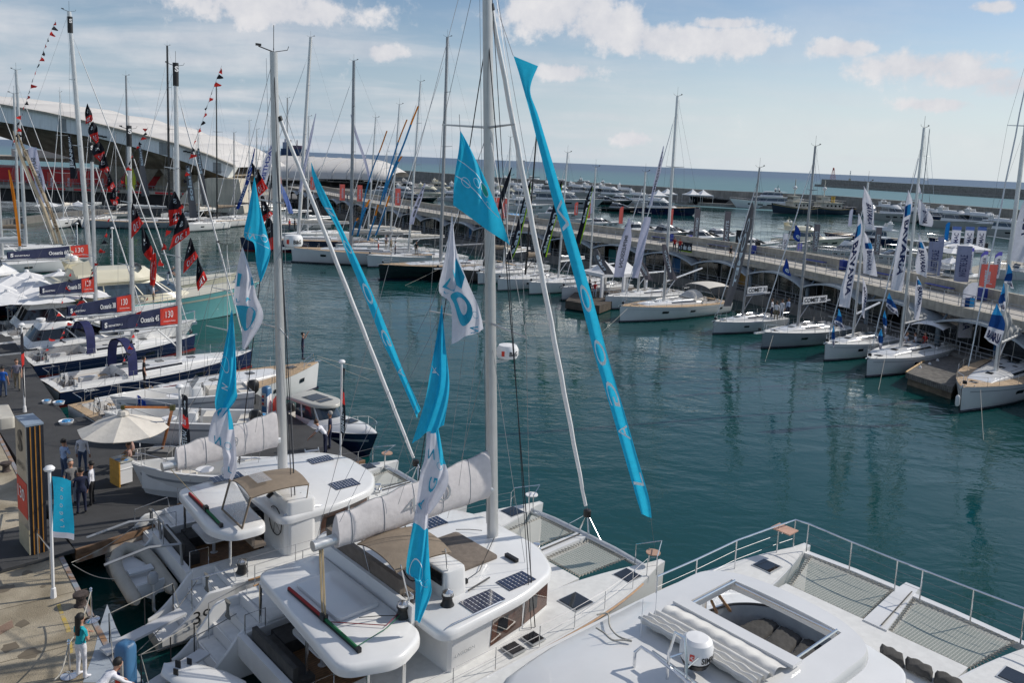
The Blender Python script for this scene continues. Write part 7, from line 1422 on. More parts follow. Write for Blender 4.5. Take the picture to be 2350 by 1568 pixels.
bav('upper white kite flag beside the second tallest lettered banner', [(1982, 427), (1981, 465), (1983, 517)], [(1983, 427), (2005, 480), (2009, 528)], 65.5, False, 1, .45, .9, False, 'white kite flags')
bav('lower white kite flag with blue logo beside the second tallest banner', [(1982, 531), (1981, 575), (1980, 627)], [(1983, 531), (2007, 575), (2011, 635)], 65, False, 2, .5, .88, True, 'white kite flags')
bav('upper white kite flag beside the tallest mast at the right', [(2108, 456), (2107, 485), (2108, 515)], [(2109, 456), (2138, 492), (2137, 521)], 60.5, False, 3, .42, .88, False, 'white kite flags')
bav('lower white kite flag with blue logo beside the tallest right mast', [(2107, 534), (2105, 580), (2103, 627)], [(2108, 534), (2127, 585), (2129, 638)], 60, False, 0, .42, .9, True, 'white kite flags')
bav('slim folded white flag low beside the second tallest banner', [(1979, 636), (1980, 680), (1977, 722)], [(1980, 636), (1990, 676), (1984, 731)], 65, False, 1, .3, .8, False, 'white kite flags')
bav('slim white flag above the white bimini', [(2104, 634), (2101, 680), (2096, 730)], [(2105, 634), (2120, 678), (2106, 736)], 60, False, 2, .3, .8, True, 'white kite flags')
bav('small white pennant above the upper kite flag of the tallest mast', [(2106, 418), (2108, 436), (2109, 446)], [(2107, 418), (2113, 436), (2117, 444)], 61, False, 1, .3, .8, False, 'white kite flags', '')
def bpen(label, Lp, Rp, Y, ph=0):
 f = cloth(Lp, Rp, Y, Y, 1.2, .08, ph); t = flagthing('pennant', label, 'pennant', f, [('light_blue_top', cyan, 0, 1, 0, .35), ('dark_blue', dkb, 0, 1, .35, .66), ('white_band', whc, 0, 1, .66, 1)], 10, 24, 'blue and white pennants')
 letter(t, 'BAVARIA', f, .52, .83, .85, .2, inkb, 0, False, .05); return t
bpen('blue and white pennant just below the second tallest lettered banner', [(1924, 709), (1919, 730), (1915, 742)], [(1925, 709), (1934, 735), (1938, 758)], 62.5)
bpen('narrow blue and white pennant beside the dark grey bowsprit boat', [(1912, 748), (1909, 770), (1911, 797)], [(1914, 748), (1917, 770), (1914, 797)], 62, 1)
bpen('blue and white pennant spread beside the mast of the boat with the white bimini', [(2040, 672), (2036, 690), (2032, 702)], [(2041, 672), (2054, 700), (2062, 728)], 58, 2)
bpen('middle blue and white pennant on the white bimini boat\'s forestay', [(2030, 713), (2026, 735), (2030, 765)], [(2031, 713), (2035, 740), (2033, 768)], 57.5, 3)
bpen('lowest blue and white pennant on the forestay of the boat with the white bimini', [(2022, 755), (2015, 778), (2018, 803)], [(2023, 755), (2026, 780), (2022, 805)], 57, 4)
bpen('large blue and white flag on the forestay of the right edge boat', [(2287, 697), (2273, 735), (2257, 774)], [(2288, 697), (2305, 740), (2290, 798)], 50.5, 2)
bpen('blue and white pennant high on the forestay of the right edge boat', [(2303, 650), (2294, 690), (2296, 708)], [(2304, 650), (2308, 680), (2304, 715)], 51, 1)
bpen('topmost blue and white pennant near the right edge', [(2314, 606), (2306, 640), (2312, 652)], [(2315, 606), (2325, 635), (2324, 663)], 51.5, 0)
for lb, Lp, Rp in (('royal blue flag with white sign on the mast of the bowsprit boat', [(1825, 517), (1820, 540), (1830, 555)], [(1828, 517), (1839, 540), (1834, 556)]), ('royal blue triangular flag low on the bowsprit boat\'s forestay', [(1804, 594), (1796, 620), (1812, 634)], [(1805, 594), (1812, 615), (1815, 634)])):
 f = cloth(Lp, Rp, 69, 69, 1.2, .1); t = flagthing('signal_flag', lb, 'flag', f, [('cloth', bluc, 0, 1, 0, 1)], 10, 14); letter(t, 'e', f, .5, .6, .4, .25, inkw, 0, False, .02)
# -- feather flags and small upright banners on poles
def feather(label, px, py, h, w_, z0_, mat, word='', ink=inkw, Y=None, lean=0., rect=False, group=None, top=None, name='feather_flag'):
 b = at(px, py, z0_); t = thing(name, label, 'banner flag', b, 0, group); 
 MB().tube([(0, 0, 0), (0, 0, h)] if rect else [(0, 0, 0), (0, 0, h*.6), (lean*.5+w_*.1, 0, h*.92), (lean+w_*.55, 0, h)], .03, 5).build('pole', galv, t)
 def f(u, v):
  x = w_*(1-u) if False else w_*u; zt_ = h*.98 if rect else h*(.985-.16*(1-math.sin(min(1, u*1.2+.12)*math.pi/2)))+0
  zb_ = h*.18; return Vector((.03+x+(lean*(1-v) if not rect else 0), -.04+.05*math.sin(3*v+u*5), zt_+(zb_-zt_)*v))
 MB().grid(f, 5, 12, 0, 1, 0 if not top else .14, 1).build('cloth', mat, t, ang=180)
 if top: MB().grid(f, 5, 4, 0, 1, 0, .14).build('cloth_top', top, t, ang=180)
 if word: letter(t, word, f, .5, .55, .5, .6, ink, 3 if word == 'BAVARIA' else 1, False, .02)
 return t
for i, px in enumerate((111, 150, 189, 228, 267, 305, 340, 375, 409)):
 feather('coral upright banner, %s from left in the row before the red hall' % ORD[i], px, 452, 5.6, 1.5, 2.5, coralc, 'salone', rect=True, group='coral banners before the red hall')
for i, (px, py) in enumerate(((395, 402), (412, 402), (430, 404), (452, 408), (527, 418), (543, 420), (560, 422), (584, 424), (636, 444), (712, 442), (779, 468), (819, 470), (906, 480), (1078, 500), (1130, 508), (1150, 512))):
 feather('coral upright banner, %s from left in the line behind the walkway' % ORD[i], px, py, 3.9, 1.0, 5.2, coralc, 'salone' if i > 7 else '', rect=True, group='coral banners behind the walkway')
for px, py, mt, wd_, lb, hh in ((1317, 500, coralc, 'salone', 'coral feather flag left of the long teal streamer behind the walkway', 4), (1345, 508, coralc, 'salone', 'coral feather flag just right of the long teal streamer behind the walkway', 4.4), (1352, 500, lil, 'italia', 'pale feather flag behind the second coral one', 6.4), (1419, 522, coralc, '', 'thin coral feather flag over the orange inflatable', 4.6), (1545-12, 528, coralc, '', 'thin coral feather flag right of the orange inflatable', 4.6),
 (1945, 528, lil, '', 'slim white feather flag beside the red one on the floating dock', 5.2), (2165, 560, cloth_mat('azure feather', (.02, .22, .62), .3), '', 'azure drop shaped flag on the floating dock', 4.6), (880, 470, cloth_mat('mid blue feather', (.05, .13, .5), .3), '', 'blue feather flag left of the ITALIA sign', 4), (1650+25, 596, cloth_mat('violet feather', (.18, .16, .6), .3), '', 'small violet feather flag by the silver sport yacht', 2.6), (1593-19, 575, MATS['violet feather'], '', 'small violet feather flag behind the two red shirted people', 2.6), (1738+86, 602, MATS['violet feather'], '', 'small violet feather flag left of the white lettered banner', 3.0)):
 feather(lb, px, py, hh, .85, 1.6, mt, wd_)
for px, py, wd_, mt, ink, lb, w_, hh in ((1588, 580, 'GRAN TURISMO', tauc, inkw, 'tall narrow taupe banner in two parts behind the walkway, the left one', .85, 7.2), (1656, 590, 'YACHTS', tauc, inkw, 'tall narrow taupe banner behind the long grey banner', .9, 7.2), (1685, 590, 'X', M('black banner', (.015, .016, .02), .6), inkw, 'short black banner with a white star right of the long grey banner', 1.2, 4.3), (1792, 600, 'MAESTRO', whc, inkb, 'slim white lettered banner before the scaffold stairs', .75, 4.3), (1862, 592, 'YACHTS', tauc, inkw, 'tall taupe banner behind the mast of the bowsprit boat', .9, 5.5), (2013-10, 600, 'YACHTS', tauc, inkw, 'tall taupe banner right of the first tall white banner', .9, 5.5), (2150-6, 625, 'YACHTS', steelb, inkb, 'tall taupe banner right of the first kite flags', .9, 5.2)):
 feather(lb, px, py, hh, w_, 1.6, mt, wd_, ink, rect=True)
for i, px in enumerate((2194, 2224, 2252)): feather('white upright banner with a blue top logo at the far dock, %s of the three' % ('left', 'middle', 'right')[i], px-28+12, 592, 5.6, 1.5, 1.4, whc, 'LOMAC', inkb, rect=True, group='white banners on the far dock', top=M('pale blue logo', (.12, .2, .5), .7))
feather('red upright banner on the dock beside the dark windowed cabin cruiser', 2230+14, 672, 3.6, 2.0, 1.4, coralc, 'yanmar', rect=True)
for i, (px, py) in enumerate(((2196, 665), (2132, 650))): feather('slate blue swinging sign on a post, the %s one, behind the walkway' % ('right', 'left')[i], px-10, py, 5.6, 1.8, 1.4, steelb, 'INVESTIRE SALE', inkb, rect=True)
for i, (px, py) in enumerate(((2243, 650), (2262+13, 652), (2200+12, 640))): feather('white feather flag with violet top by the umbrellas, %s from the right' % ('second', 'first', 'third')[i], px, py, 4.4, .9, 1.4, whc, 'absolute', inkb, top=MATS['violet feather'], group='white and violet feather flags')
for px, py, h_, lb in ((2034, 745, 5.6, 'white feather flag with blue logo on the quay between the two tall banners'), (2193, 803, 5.7, 'white feather flag with blue logo on the quay beside the wooden jetty')):
 t = feather(lb, px, py, h_, 1.15, 1.2, whc, 'BAVARIA', inkb, group=None)
 MB().bx(.25, -.13, h_*.60, .62, -.10, h_*.76).build('logo_dark', dkb, t, False); MB().bx(.625, -.13, h_*.60, 1.0, -.10, h_*.76).build('logo_light', cyan, t, False)
# -- flagpoles on the quays
def pole_banner(label, bx_, by_, h, w_, zb0, zb1, z0_, bands, words, side=1, lean=0., ang=-15):
 b = at(bx_, by_, z0_); t = thing('flagpole', label, 'flagpole', b, R(ang)); MB().tube([(0, 0, 0), (0, 0, h)], .045, 8).lathe([(.05, h), (.14, h), (.16, h+.06), (.10, h+.13), (.02, h+.15)], n=12).lathe([(.09, 0), (.07, .3), (.045, .32)], n=8).build('pole', white, t)
 f = lambda u, v: Vector((side*(.06+w_*u), .05*math.sin(u*4+v*5)+.03, zb0+(zb1-zb0)*v-.12*u*w_))
 o = MB()
 for nm, m_, v0, v1 in bands: MB().grid(f, 6, 10, 0, 1, v0, v1).build(nm, m_, t, ang=180)
 for s, v0, v1, rot, ink, du in words: letter(t, s, f, .5, (v0+v1)/2, du, v1-v0, ink, rot, side < 0, .03, -.03)
 return t
bb_ = [('black_cloth', blk, 0, .33), ('red_cloth', redc, .33, .52), ('black_cloth', blk, .52, 1)]
pole_banner('white flagpole with a lettered black and red banner beside the cantilever umbrella', 415, 1132, 4.35, .44, 4.1, 1.6, 1.2, bb_, [('S', .08, .22, 0, inkw, .45), ('130', .37, .46, 0, inkw, .6), ('BENETEAU', .56, .96, 1, inkw, .5)], 1, ang=-30)
pole_banner('white flagpole with a furled black banner on the pontoon end', 781, 1062, 4.6, .40, 4.4, 1.4, 1.2, bb_, [('130', .37, .46, 0, inkw, .6), ('BENETEAU', .56, .96, 1, inkw, .5)], 1, ang=-62)
pole_banner('white flagpole with a furled black banner at the left edge of the quay', 57, 946, 4.5, .36, 4.2, .9, 1.2, bb_, [('130', .37, .46, 0, inkw, .6)], 1, ang=-66)
pole_banner('thin white flagpole with a dark pennant behind the white umbrellas', 261, 700, 6.6, .5, 6.2, 2.0, 1.2, [('black_cloth', blk, 0, 1)], [('BENETEAU', .1, .9, 1, inkw, .5)], -1, ang=-45)
pole_banner('thin white flagpole with a dark pennant left of the white umbrellas', 180, 640, 5.6, .4, 5.4, 1.6, 1.2, [('black_cloth', blk, 0, 1)], [('BENETEAU', .1, .9, 1, inkw, .5)], -1, ang=-45)
pole_banner('white flagpole with a lettered teal banner on the beige quay', 123, 1372, 4.05, .62, 3.85, 1.95, 1.2, [('teal_cloth', teal, 0, .9), ('white_foot', whc, .9, 1)], [('L   A   G   O   O   N', .15, .80, 1, inkw, .17)], 1, ang=-5)
t = thing('flag', 'dark blue flag with a ring of yellow stars on a white stern', 'flag', at(311, 965, 1.4)); MB().tube([(0, 0, 0), (.1, 0, 1.3)], .015, 5).build('staff', white, t)
MB().grid(lambda u, v: Vector((.1+.42*u+.05*math.sin(v*4), .08*math.sin(u*6), 1.3-1.0*v-.3*u)), 6, 8).build('cloth', bluc, t, ang=180)
m = MB()
for k in range(12): a = math.pi*k/6; m.lathe([(.022, 0), (.022, .001)], (.32+.11*math.cos(a), -.10, .75+.14*math.sin(a)), 5)
m.v = [(x, -.10+(z-.75)*0, z) for x, y, z in m.v]; m = MB()
for k in range(12):
 a = math.pi*k/6; c_ = (.32+.12*math.cos(a), .72+.16*math.sin(a)); m.add([(c_[0]+.022*math.cos(j*2.513+1.57), -.095, c_[1]+.022*math.sin(j*2.513+1.57)) for j in range(5)], [(0, 1, 2, 3, 4)])
m.build('stars', M('yellow stars', (.8, .6, .02), .6), t, False)
# -- wall banners on the pier
def pier_banner(label, px0, px1, py, word, n, mat, ink, h=1.15, edge=None):
 s0_, s1_ = s_near(px0, py), s_near(px1, py); 
 if s0_ < s1_: s0_, s1_ = s1_, s0_
 t = thing('wall_banner', label, 'banner'); f = lambda u, v: pier(s0_+(s1_-s0_)*u, -.06, ZW+.85-h*v)[0]
 MB().grid(f, 14, 1).build('cloth', mat, t, False)
 if edge: MB().grid(lambda u, v: pier(s0_+(s1_-s0_)*u, -.08, ZW+.85-h+.1*v)[0], 14, 1).build('bright_edge', edge, t, False)
 for k in range(n):
  m = MB(); a, b = (k+.12)/n, (k+.82)/n; text_on(m, word, lambda x, y: pier(s0_+(s1_-s0_)*(a+(b-a)*x), -.10, ZW+.85-h*.78+h*.55*y)[0], .03); m.build('lettering', ink, t, False)
pier_banner('black banner with one white word three times along the walkway railing', 1480, 1632, 572, 'elan', 3, blk, inkw, 1.2, greenc)
pier_banner('dark blue ITALIA sign on the walkway wall left of the centre', 765, 788, 455, 'ITALIA', 1, bannavy, inkw, 2.2)
pier_banner('pale banner with red words on the walkway wall next to the ITALIA sign', 800, 850, 462, 'salone nautico', 1, M('pale banner', (.6, .55, .52), .7), coral, 1.0)
# -- small boats on and beside the pontoon
def smallboat(label, bow, stern, zb, Lb, hull=gel, cabin=None, motors=1, word=None, outb='', B=None, rail=True, zoff=0., seat=creamcan):
 a, b = at(*stern, zb), at(*bow, zb); az = math.atan2(b.y-a.y, b.x-a.x); B = B or Lb*.36; t = thing('motorboat', label, 'motorboat', (b.x-math.cos(az)*Lb, b.y-math.sin(az)*Lb, zoff), az); n = 18
 zs = lambda u: .95+.35*u**1.8; k_ = lambda u: 1 if u < .4 else max(.02, 1-((u-.4)/.6)**2.5)
 hb = lambda u, f: B/2*k_(u)*((.78-.3*u)+(.22+.3*u)*f**.7)
 pt = lambda u, f, sg, o=0: Vector((u*Lb*(1-.10*u**4*(1-f)), sg*(hb(u, f)+o), zs(u)*f-.25*(1-f)))
 rings = []
 for i in range(n+1):
  u = i/n; r = [pt(u, f, 1) for f in (1, .85, .6, .35, .1, 0)]; rings.append(r+[Vector((r[-1].x, 0, -.5+.3*u))]+[Vector((p.x, -p.y, p.z)) for p in r[::-1]])
 m = MB().loft(rings, closed=False); m.f.append(tuple(range(13))[::-1]); m.build('hull', hull, t, ang=45)
 rim = lambda u, v, sg: Vector((u*Lb, sg*hb(u, 1)*(1-.16*v*(1 if u < .85 else (1-u)/.15*1)), zs(u)+.02+.03*math.sin(v*math.pi)))
 for sg in (1, -1): MB().grid(lambda u, v: rim(u, v, sg), 20, 3).build('gunwale', gel, t)
 x1 = .93 if not cabin else .42
 MB().grid(lambda u, v: Vector((u*Lb*x1, (2*v-1)*hb(u*x1, 1)*.84, .35)), 14, 2).build('cockpit_floor', nonskid, t)
 for sg in (1, -1): MB().grid(lambda u, v: Vector((u*Lb*x1, sg*hb(u*x1, 1)*.84, .35+(zs(u*x1)-.33)*v)), 14, 1).build('inner_liner', gel2, t)
 MB().bx(.05, -B*.36, .36, .55, B*.36, .85).build('stern_seat', seat, t, False)
 for sg in (1, -1): MB().grid(lambda u, v: pt(u, .72+.08*v, sg, .012), 16, 1, 0, .96).build('rubbing_strake', greyhull, t)
 if not cabin:
  MB().prism(rounded([(.62*Lb, -B*.28), (.80*Lb, -B*.2), (.80*Lb, B*.2), (.62*Lb, B*.28)], .15, 3), .351, .72, bev=.05).build('bow_seat', seat, t, ang=40)
  MB().lathe([(.05, 0), (.05, .55), (.36, .57), (.36, .6), (0, .61)], (.56*Lb, 0, .36), 18).build('round_table', white, t)
  MB().prism(rounded([(.36*Lb, -.38), (.44*Lb, -.38), (.44*Lb, .38), (.36*Lb, .38)], .1, 3), .351, 1.3, inset=-.05, bev=.06).build('console', gel, t, ang=40)
  MB().grid(lambda u, v: Vector((.44*Lb-.35*u, .40*(2*v-1), 1.3+.5*u+.1*math.sin(v*math.pi))), 4, 6).build('windscreen', M('grey tinted acrylic', (.05, .055, .06), .08, alpha=.75), t); wheel(t, (.35*Lb, 0, 1.25), .2)
  MB().box((.28*Lb, 0, .75), (.5, .9, .8)).build('helm_seat', seat, t, False)
 else:
  cr = M('greige cabin roof', (.48, .47, .42), .35, var=.03)
  dk_ = MB().grid(lambda u, v: Vector(((.42+.57*u)*Lb, (2*v-1)*hb(.42+.57*u, 1)*.94, zs(.42+.57*u)+.05+.38*(1-abs(2*v-1)**2.6)*(1-u**2.2)**.6)), 18, 12).build('foredeck', gel, t, ang=60)
  tier(t, 'wheelhouse', .22*Lb, .66*Lb, B*.34, .9, 1.98, .16*Lb, .0, gel, .5, True, bluegl, .35, .97, tw=.86, posts=2)
  MB().prism([(p[0], p[1]) for p in plan(.12*Lb, .56*Lb, B*.36, 0, .4)], 1.99, 2.16, bev=.10).build('cabin_roof', cr, t, ang=50, fix=True); MB().bx(.24*Lb, -.5, 2.163, .38*Lb, .5, 2.18).bx(.395*Lb, -.42, 2.163, .45*Lb, .42, 2.18).build('roof_hatch', tintg, t, False)
  MB().box((.72*Lb, 0, 1.55), (.55, .5, .04)).build('deck_hatch', tintg, t, False)
 if rail:
  st = MB()
  for sg in (1, -1):
   pts = [rim(u, .3, sg)+Vector((0, 0, .12+.38*min(1, (u-.55)*4))) for u in (.55, .62, .7, .78, .86, .93, .98)]+[Vector((Lb*.99, 0, zs(1)+.5))]; st.tube(pts, .015, 5)
   for p in pts[1:-1:2]: st.tube([p, (p.x, p.y, p.z-.5)], .012, 4)
  st.build('bow_rail', steel, t)
 for k in range(motors):
  y = (k-(motors-1)/2)*.55; o_ = MB().loft([[(x_, y+w_*math.cos(q_)*.8, z_+0*q_) if False else (-.25+x_*math.sin(q_)-.0, y+w_*math.cos(q_), z_) for q_ in [2*math.pi*j/14 for j in range(14)]] for z_, x_, w_ in ((.55, .16, .12), (.7, .30, .20), (1.0, .33, .22), (1.2, .30, .2), (1.3, .2, .12), (1.32, .02, .02))]).tube([(-.3, y, .6), (-.35, y, -.4)], .08, 6).box((-.4, y, -.35), (.4, .05, .12)).build('outboard_motor', black, t)
  if outb:
   for sg in (-1, 1): m = MB(); text_flat(m, outb, (-.25-.26*-sg*-1, y+sg*.235, .98), (-sg if sg > 0 else 1, 0, 0), (0, 0, 1), .10, .03, w=.5); m.build('cowl_lettering', white, o_, False)
   MB().box((-.25, y, .86), (.5, .46, .03)).build('cowl_stripe', red, o_, False)
 if word:
  m = MB(); text_flat(m, word, (1.0, -B/2*.93-.03, .66), (1, 0, 0), (0, 0, 1), .16, .0); m.build('hull_lettering', greyhull, t, False)
 return t
smallboat('white open motorboat with a white round table beside the desk, nearest on the pontoon', (302, 1088), (640, 1078), 2.0, 6.3, motors=1, outb='SUZUKI', zoff=1.15)
smallboat('white open motorboat with dark lower stripe standing behind the cantilever umbrella', (238, 962), (545, 958), 2.2, 6.6, motors=1, word='FLYER', outb='SUZUKI', zoff=1.25)
smallboat('white open motorboat farthest back on the pontoon, next to the navy hulled yacht', (252, 925), (530, 893), 2.2, 6.8, motors=1, zoff=1.25)
smallboat('navy and white cabin motorboat with a greige roof beside the pontoon end', (866, 995), (688, 935), 1.35, 6.9, hull=navy, cabin=True, motors=2)
for px, py in ((470, 1105), (380, 1000)):
 v = at(px, py, 1.2); t = thing('boat_stand', 'round grey boat stand under the %s white open motorboat' % ('nearest' if px == 470 else 'middle'), 'stand', v); MB().lathe([(.35, 0), (.35, .05), (.06, .07), (.06, .2), (.12, .22)], n=16).build('base', M('dark grey steel', (.1, .1, .1), .6), t)
# -- three motor yachts beyond the Oceanis row
pm = dict(windows=2)
loc = from_bow(451, 738, 1.9, 40, 13.6); myacht('motor_yacht', 'low white sport cruiser with plum sunpad, the nearer of two beyond the Oceanis row', 13.6, style='sport', fb=1.8, loc=loc, rz=R(40), windows=2)
loc = from_bow(418, 701, 1.9, 40, 14.5); myacht('motor_yacht', 'low white sport cruiser with plum sunpad, the farther of two beyond the Oceanis row', 14.5, style='sport', fb=1.9, loc=loc, rz=R(40), windows=2)
loc = from_bow(597, 652, 2.6, 42, 18.5); myacht('motor_yacht', 'turquoise and cream flybridge motor yacht lying left of the teal flags', 18.5, style='fly', fb=2.5, hull=turq, sup=cream, deckm=cream, loc=loc, rz=R(42), windows=0, stripe=cream)
loc = from_bow(548, 628, 2.6, 46, 17); myacht('motor_yacht', 'cream motor yacht just beyond the turquoise one', 17, style='sport', fb=2.4, hull=cream, sup=cream, deckm=cream, loc=loc, rz=R(46), windows=1)
loc = from_bow(258, 640, 2.2, 46, 16); myacht('motor_yacht', 'white motor yacht with dark cabin windows behind the white umbrellas', 16, style='fly', fb=2.1, loc=loc, rz=R(46), windows=2)
# -- umbrellas, marquees
def umbrella_sq(label, px, py, z_, s, group, az=-52):
 v = at(px, py, z_); g = 1.2; t = thing('umbrella', label, 'umbrella', (v.x, v.y, g), R(az), group); h = z_-g; e = h-.75
 def f(u, vv):
  a = u*4; k = int(a) % 4; fr = a-int(a); c = [(-1, -1), (1, -1), (1, 1), (-1, 1)]; p, q_ = c[k], c[(k+1) % 4]; x, y = p[0]+(q_[0]-p[0])*fr, p[1]+(q_[1]-p[1])*fr
  r = vv; dip = .10*math.sin(math.pi*(fr*2 % 1))*r**2; return Vector((x*s/2*r, y*s/2*r, h-(h-e)*r**.9-dip*.6))
 MB().grid(f, 32, 8).build('canopy', whcan, t, ang=25); MB().lathe([(.18, h-.05), (.14, h+.1), (.02, h+.14)], n=8).build('vent_cap', whcan, t); MB().tube([(0, 0, 0), (0, 0, h)], .04, 6).build('pole', alud, t); return t
for i, (px, py) in enumerate(((61, 622), (72, 636), (85, 649), (104, 664), (137, 621), (152, 631), (168, 642), (187, 654), (16, 667), (-8, 650), (30, 632))):
 umbrella_sq('large white square parasol over the quay terrace, %s' % ('back left of the pack', 'second from the back in the left file', 'third from the back in the left file', 'front of the left file', 'back of the right file', 'second from the back in the right file', 'third from the back in the right file', 'foremost of the right file nearest the water', 'front left over the seated people', 'cut by the left picture edge', 'behind the one over the seated people')[i], px, py, 4.0, 3.5, 'white square parasols of the terrace')
def marquee(label, px, py, z_, s, h0, group, g=1.2, az=0, posts=True):
 v = at(px, py, z_); t = thing('marquee', label, 'tent', (v.x, v.y, g), R(az), group); h = z_-g; e = h0
 def f(u, vv):
  a = u*4; k = int(a) % 4; fr = a-int(a); c = [(-1, -1), (1, -1), (1, 1), (-1, 1)]; p, q_ = c[k], c[(k+1) % 4]; x, y = p[0]+(q_[0]-p[0])*fr, p[1]+(q_[1]-p[1])*fr
  return Vector((x*s/2*vv, y*s/2*vv, e+(h-e)*(1-vv)**1.7))
 MB().grid(f, 24, 8).build('roof', whcan, t, ang=25); m = MB().bx(-s/2, -s/2, e-.35, s/2, -s/2+.02, e).bx(-s/2, s/2-.02, e-.35, s/2, s/2, e).bx(-s/2, -s/2, e-.35, -s/2+.02, s/2, e).bx(s/2-.02, -s/2, e-.35, s/2, s/2, e); m.build('valance', whcan, t, False)
 if posts:
  for x in (-1, 1):
   for y in (-1, 1): MB().tube([(x*s/2*.97, y*s/2*.97, 0), (x*s/2*.97, y*s/2*.97, e)], .05, 6).build('leg', white, t); MB().bx(x*s/2*.97-.14, y*s/2*.97-.14, 0, x*s/2*.97+.14, y*s/2*.97+.14, e-.3).build('tied_curtain', whcan, t, False) if posts == 2 else None
 return t
bp_ = [at(*p, .9) for p in ((1298, 690), (1376, 702), (1470, 668), (1440, 650), (1330, 660))]
t = thing('barge', 'low wooden barge carrying the two white marquees', 'barge'); n_b = len(bp_); m = MB(); m.v = [(p.x, p.y, .1) for p in bp_]+[(p.x, p.y, .9) for p in bp_]; m.f = [tuple(range(n_b))[::-1], tuple(range(n_b, 2*n_b))]+[(i, (i+1) % n_b, n_b+(i+1) % n_b, n_b+i) for i in range(n_b)]; m.build('hull', M('old barge timber', (.08, .065, .05), .9, var=.25, vs=2), t, False, fix=True)
marquee('white pointed marquee with tied curtains, the left one of the two on the barge', 1388, 598, 4.6, 3.6, 2.5, 'white marquees on the barge', .9, 35, 2); marquee('white pointed marquee with tied curtains, the right one of the two on the barge', 1436, 598, 4.6, 3.4, 2.5, 'white marquees on the barge', .9, 35, 2)
for i, (px, py) in enumerate(((1511, 432), (1532, 429), (1590, 431), (1614, 432))): marquee('small white marquee on the seawall quay, %s from the left' % ORD[i], px, py+3, 6.5, 6, 3.2, 'small marquees under the seawall', 1.2, 20, True)
for i, (px, py, s_) in enumerate(((2178, 553, 4.5), (2225, 559, 5), (2190, 568, 4), (2185, 590, 2.8), (2150, 560, 3.2), (110, 462, 3.4), (179, 462, 3.4))):
 umbrella_sq('white parasol %s' % ('at the back of the floating dock', 'widest on the floating dock', 'before the black banner board', 'above the seated couple', 'small and leftmost on the floating dock', 'under the coral banners at the far left', 'under the coral banners, right of the first')[i], px, py, 4.3, s_, 'white parasols in the distance', 10)
ap = at(283, 950, 4.0); t = thing('cantilever_umbrella', 'large cream cantilever umbrella with wooden arm on the pontoon', 'umbrella', (ap.x, ap.y, 1.2)); Ru = 1.75; hz_ = 2.8
def fu(u, vv):
 a = u*8; k = int(a); fr = a-k; p, q_ = [(math.cos(2*math.pi*(j+.3)/8), math.sin(2*math.pi*(j+.3)/8)) for j in (k, k+1)]; x, y = p[0]+(q_[0]-p[0])*fr, p[1]+(q_[1]-p[1])*fr
 return Vector((x*Ru*vv, y*Ru*vv, hz_-.62*vv**1.1-.05*math.sin(math.pi*fr)*vv))
MB().grid(fu, 64, 8).grid(lambda u, v: fu(u, v)-Vector((0, 0, .02)), 64, 8).build('canopy', creamcan, t, ang=20); MB().lathe([(.25, hz_-.03), (.2, hz_+.12), (.05, hz_+.18), (.02, hz_+.3)], n=8).build('top_cap', creamcan, t)
el_, ba = at(396, 936, 4.15), at(372, 1032, 1.2); wv = M('varnished orange timber', (.42, .15, .04), .35, var=.15, vs=6); lc = Vector((ap.x, ap.y, 1.2))
m = MB(); m.tube([(0, 0, hz_+.28), el_-lc], .055, 4); m.tube([el_-lc, ba-lc], .065, 4); m.build('timber_arm', wv, t, False); MB().box(el_-lc, (.18, .18, .22)).box((0, 0, hz_+.28), (.14, .14, .16)).build('bracket', M('bronze bracket', (.12, .12, .05), .4, .6), t, False); MB().bx(*(ba-lc-Vector((.5, .5, 0))), *(ba-lc+Vector((.5, .5, .08)))).build('base_plate', M('base stone', (.2, .2, .2), .8), t, False)
rb_ = MB()
for k in range(8): rb_.tube([fu(k/8, v/4)-Vector((0, 0, .035)) for v in range(5)], .015, 4)
rb_.build('ribs', wv, t, False)
# -- totem, desk and quay furniture
b1_, b2_, b3_ = at(71, 1276, 1.32), at(93, 1270, 1.32), at(50, 1256, 1.32); ex = (b2_-b1_); ex.z = 0; w_s = ex.length; ex.normalize(); ey = Vector((-ex.y, ex.x, 0)); dl = max(.9, (b3_-b1_).dot(ey)); zt_ = aty(56, 981, b1_.y).z
t = thing('totem', 'tall free standing sign column with silver face, red 130 panel and orange striped side', 'sign', (b1_.x, b1_.y, 1.2), math.atan2(ex.y, ex.x)); H_ = zt_-1.2; dl = 1.25; w_s = .50
MB().bx(0, 0, .12, w_s, dl, H_).build('column', M('black column', (.02, .022, .03), .4), t, False); MB().bx(-.03, -.01, H_+.001, w_s+.01, dl+.01, H_+.06).build('top_plate', M('blue grey top', (.25, .31, .38), .4), t, False)
MB().bx(-.035, 0, 1.0, -.003, dl, H_).build('silver_face', M('brushed silver panel', (.36, .35, .32), .35, .6), t, False); MB().bx(-.05, .02, H_*.30, -.036, dl-.02, H_*.57).build('red_panel', red, t, False); MB().bx(-.035, 0, .14, -.003, dl, .995).build('wood_foot', M('pale laminate', (.45, .40, .28), .5), t, False)
for k in range(3): MB().bx(.09+.14*k, -.03, .13, .12+.14*k, -.002, H_-.02).build('orange_strip', M('orange strip', (.40, .18, .03), .6), t, False)
m = MB(); text_flat(m, 'S', (-.06, dl-.35, H_*.78), (0, -1, 0), (0, 0, 1), .75, .05, w=.5); text_flat(m, 'BENETEAU', (-.06, dl-.15, H_*.66), (0, -1, 0), (0, 0, 1), .16, .02, w=.9); m.build('sign_lettering', M('dark grey lettering', (.05, .05, .05), .5), t, False)
m = MB(); text_flat(m, '130', (-.07, dl-.2, H_*.42), (0, -1, 0), (0, 0, 1), .42, .01, w=.8); m.build('panel_lettering', white, t, False)
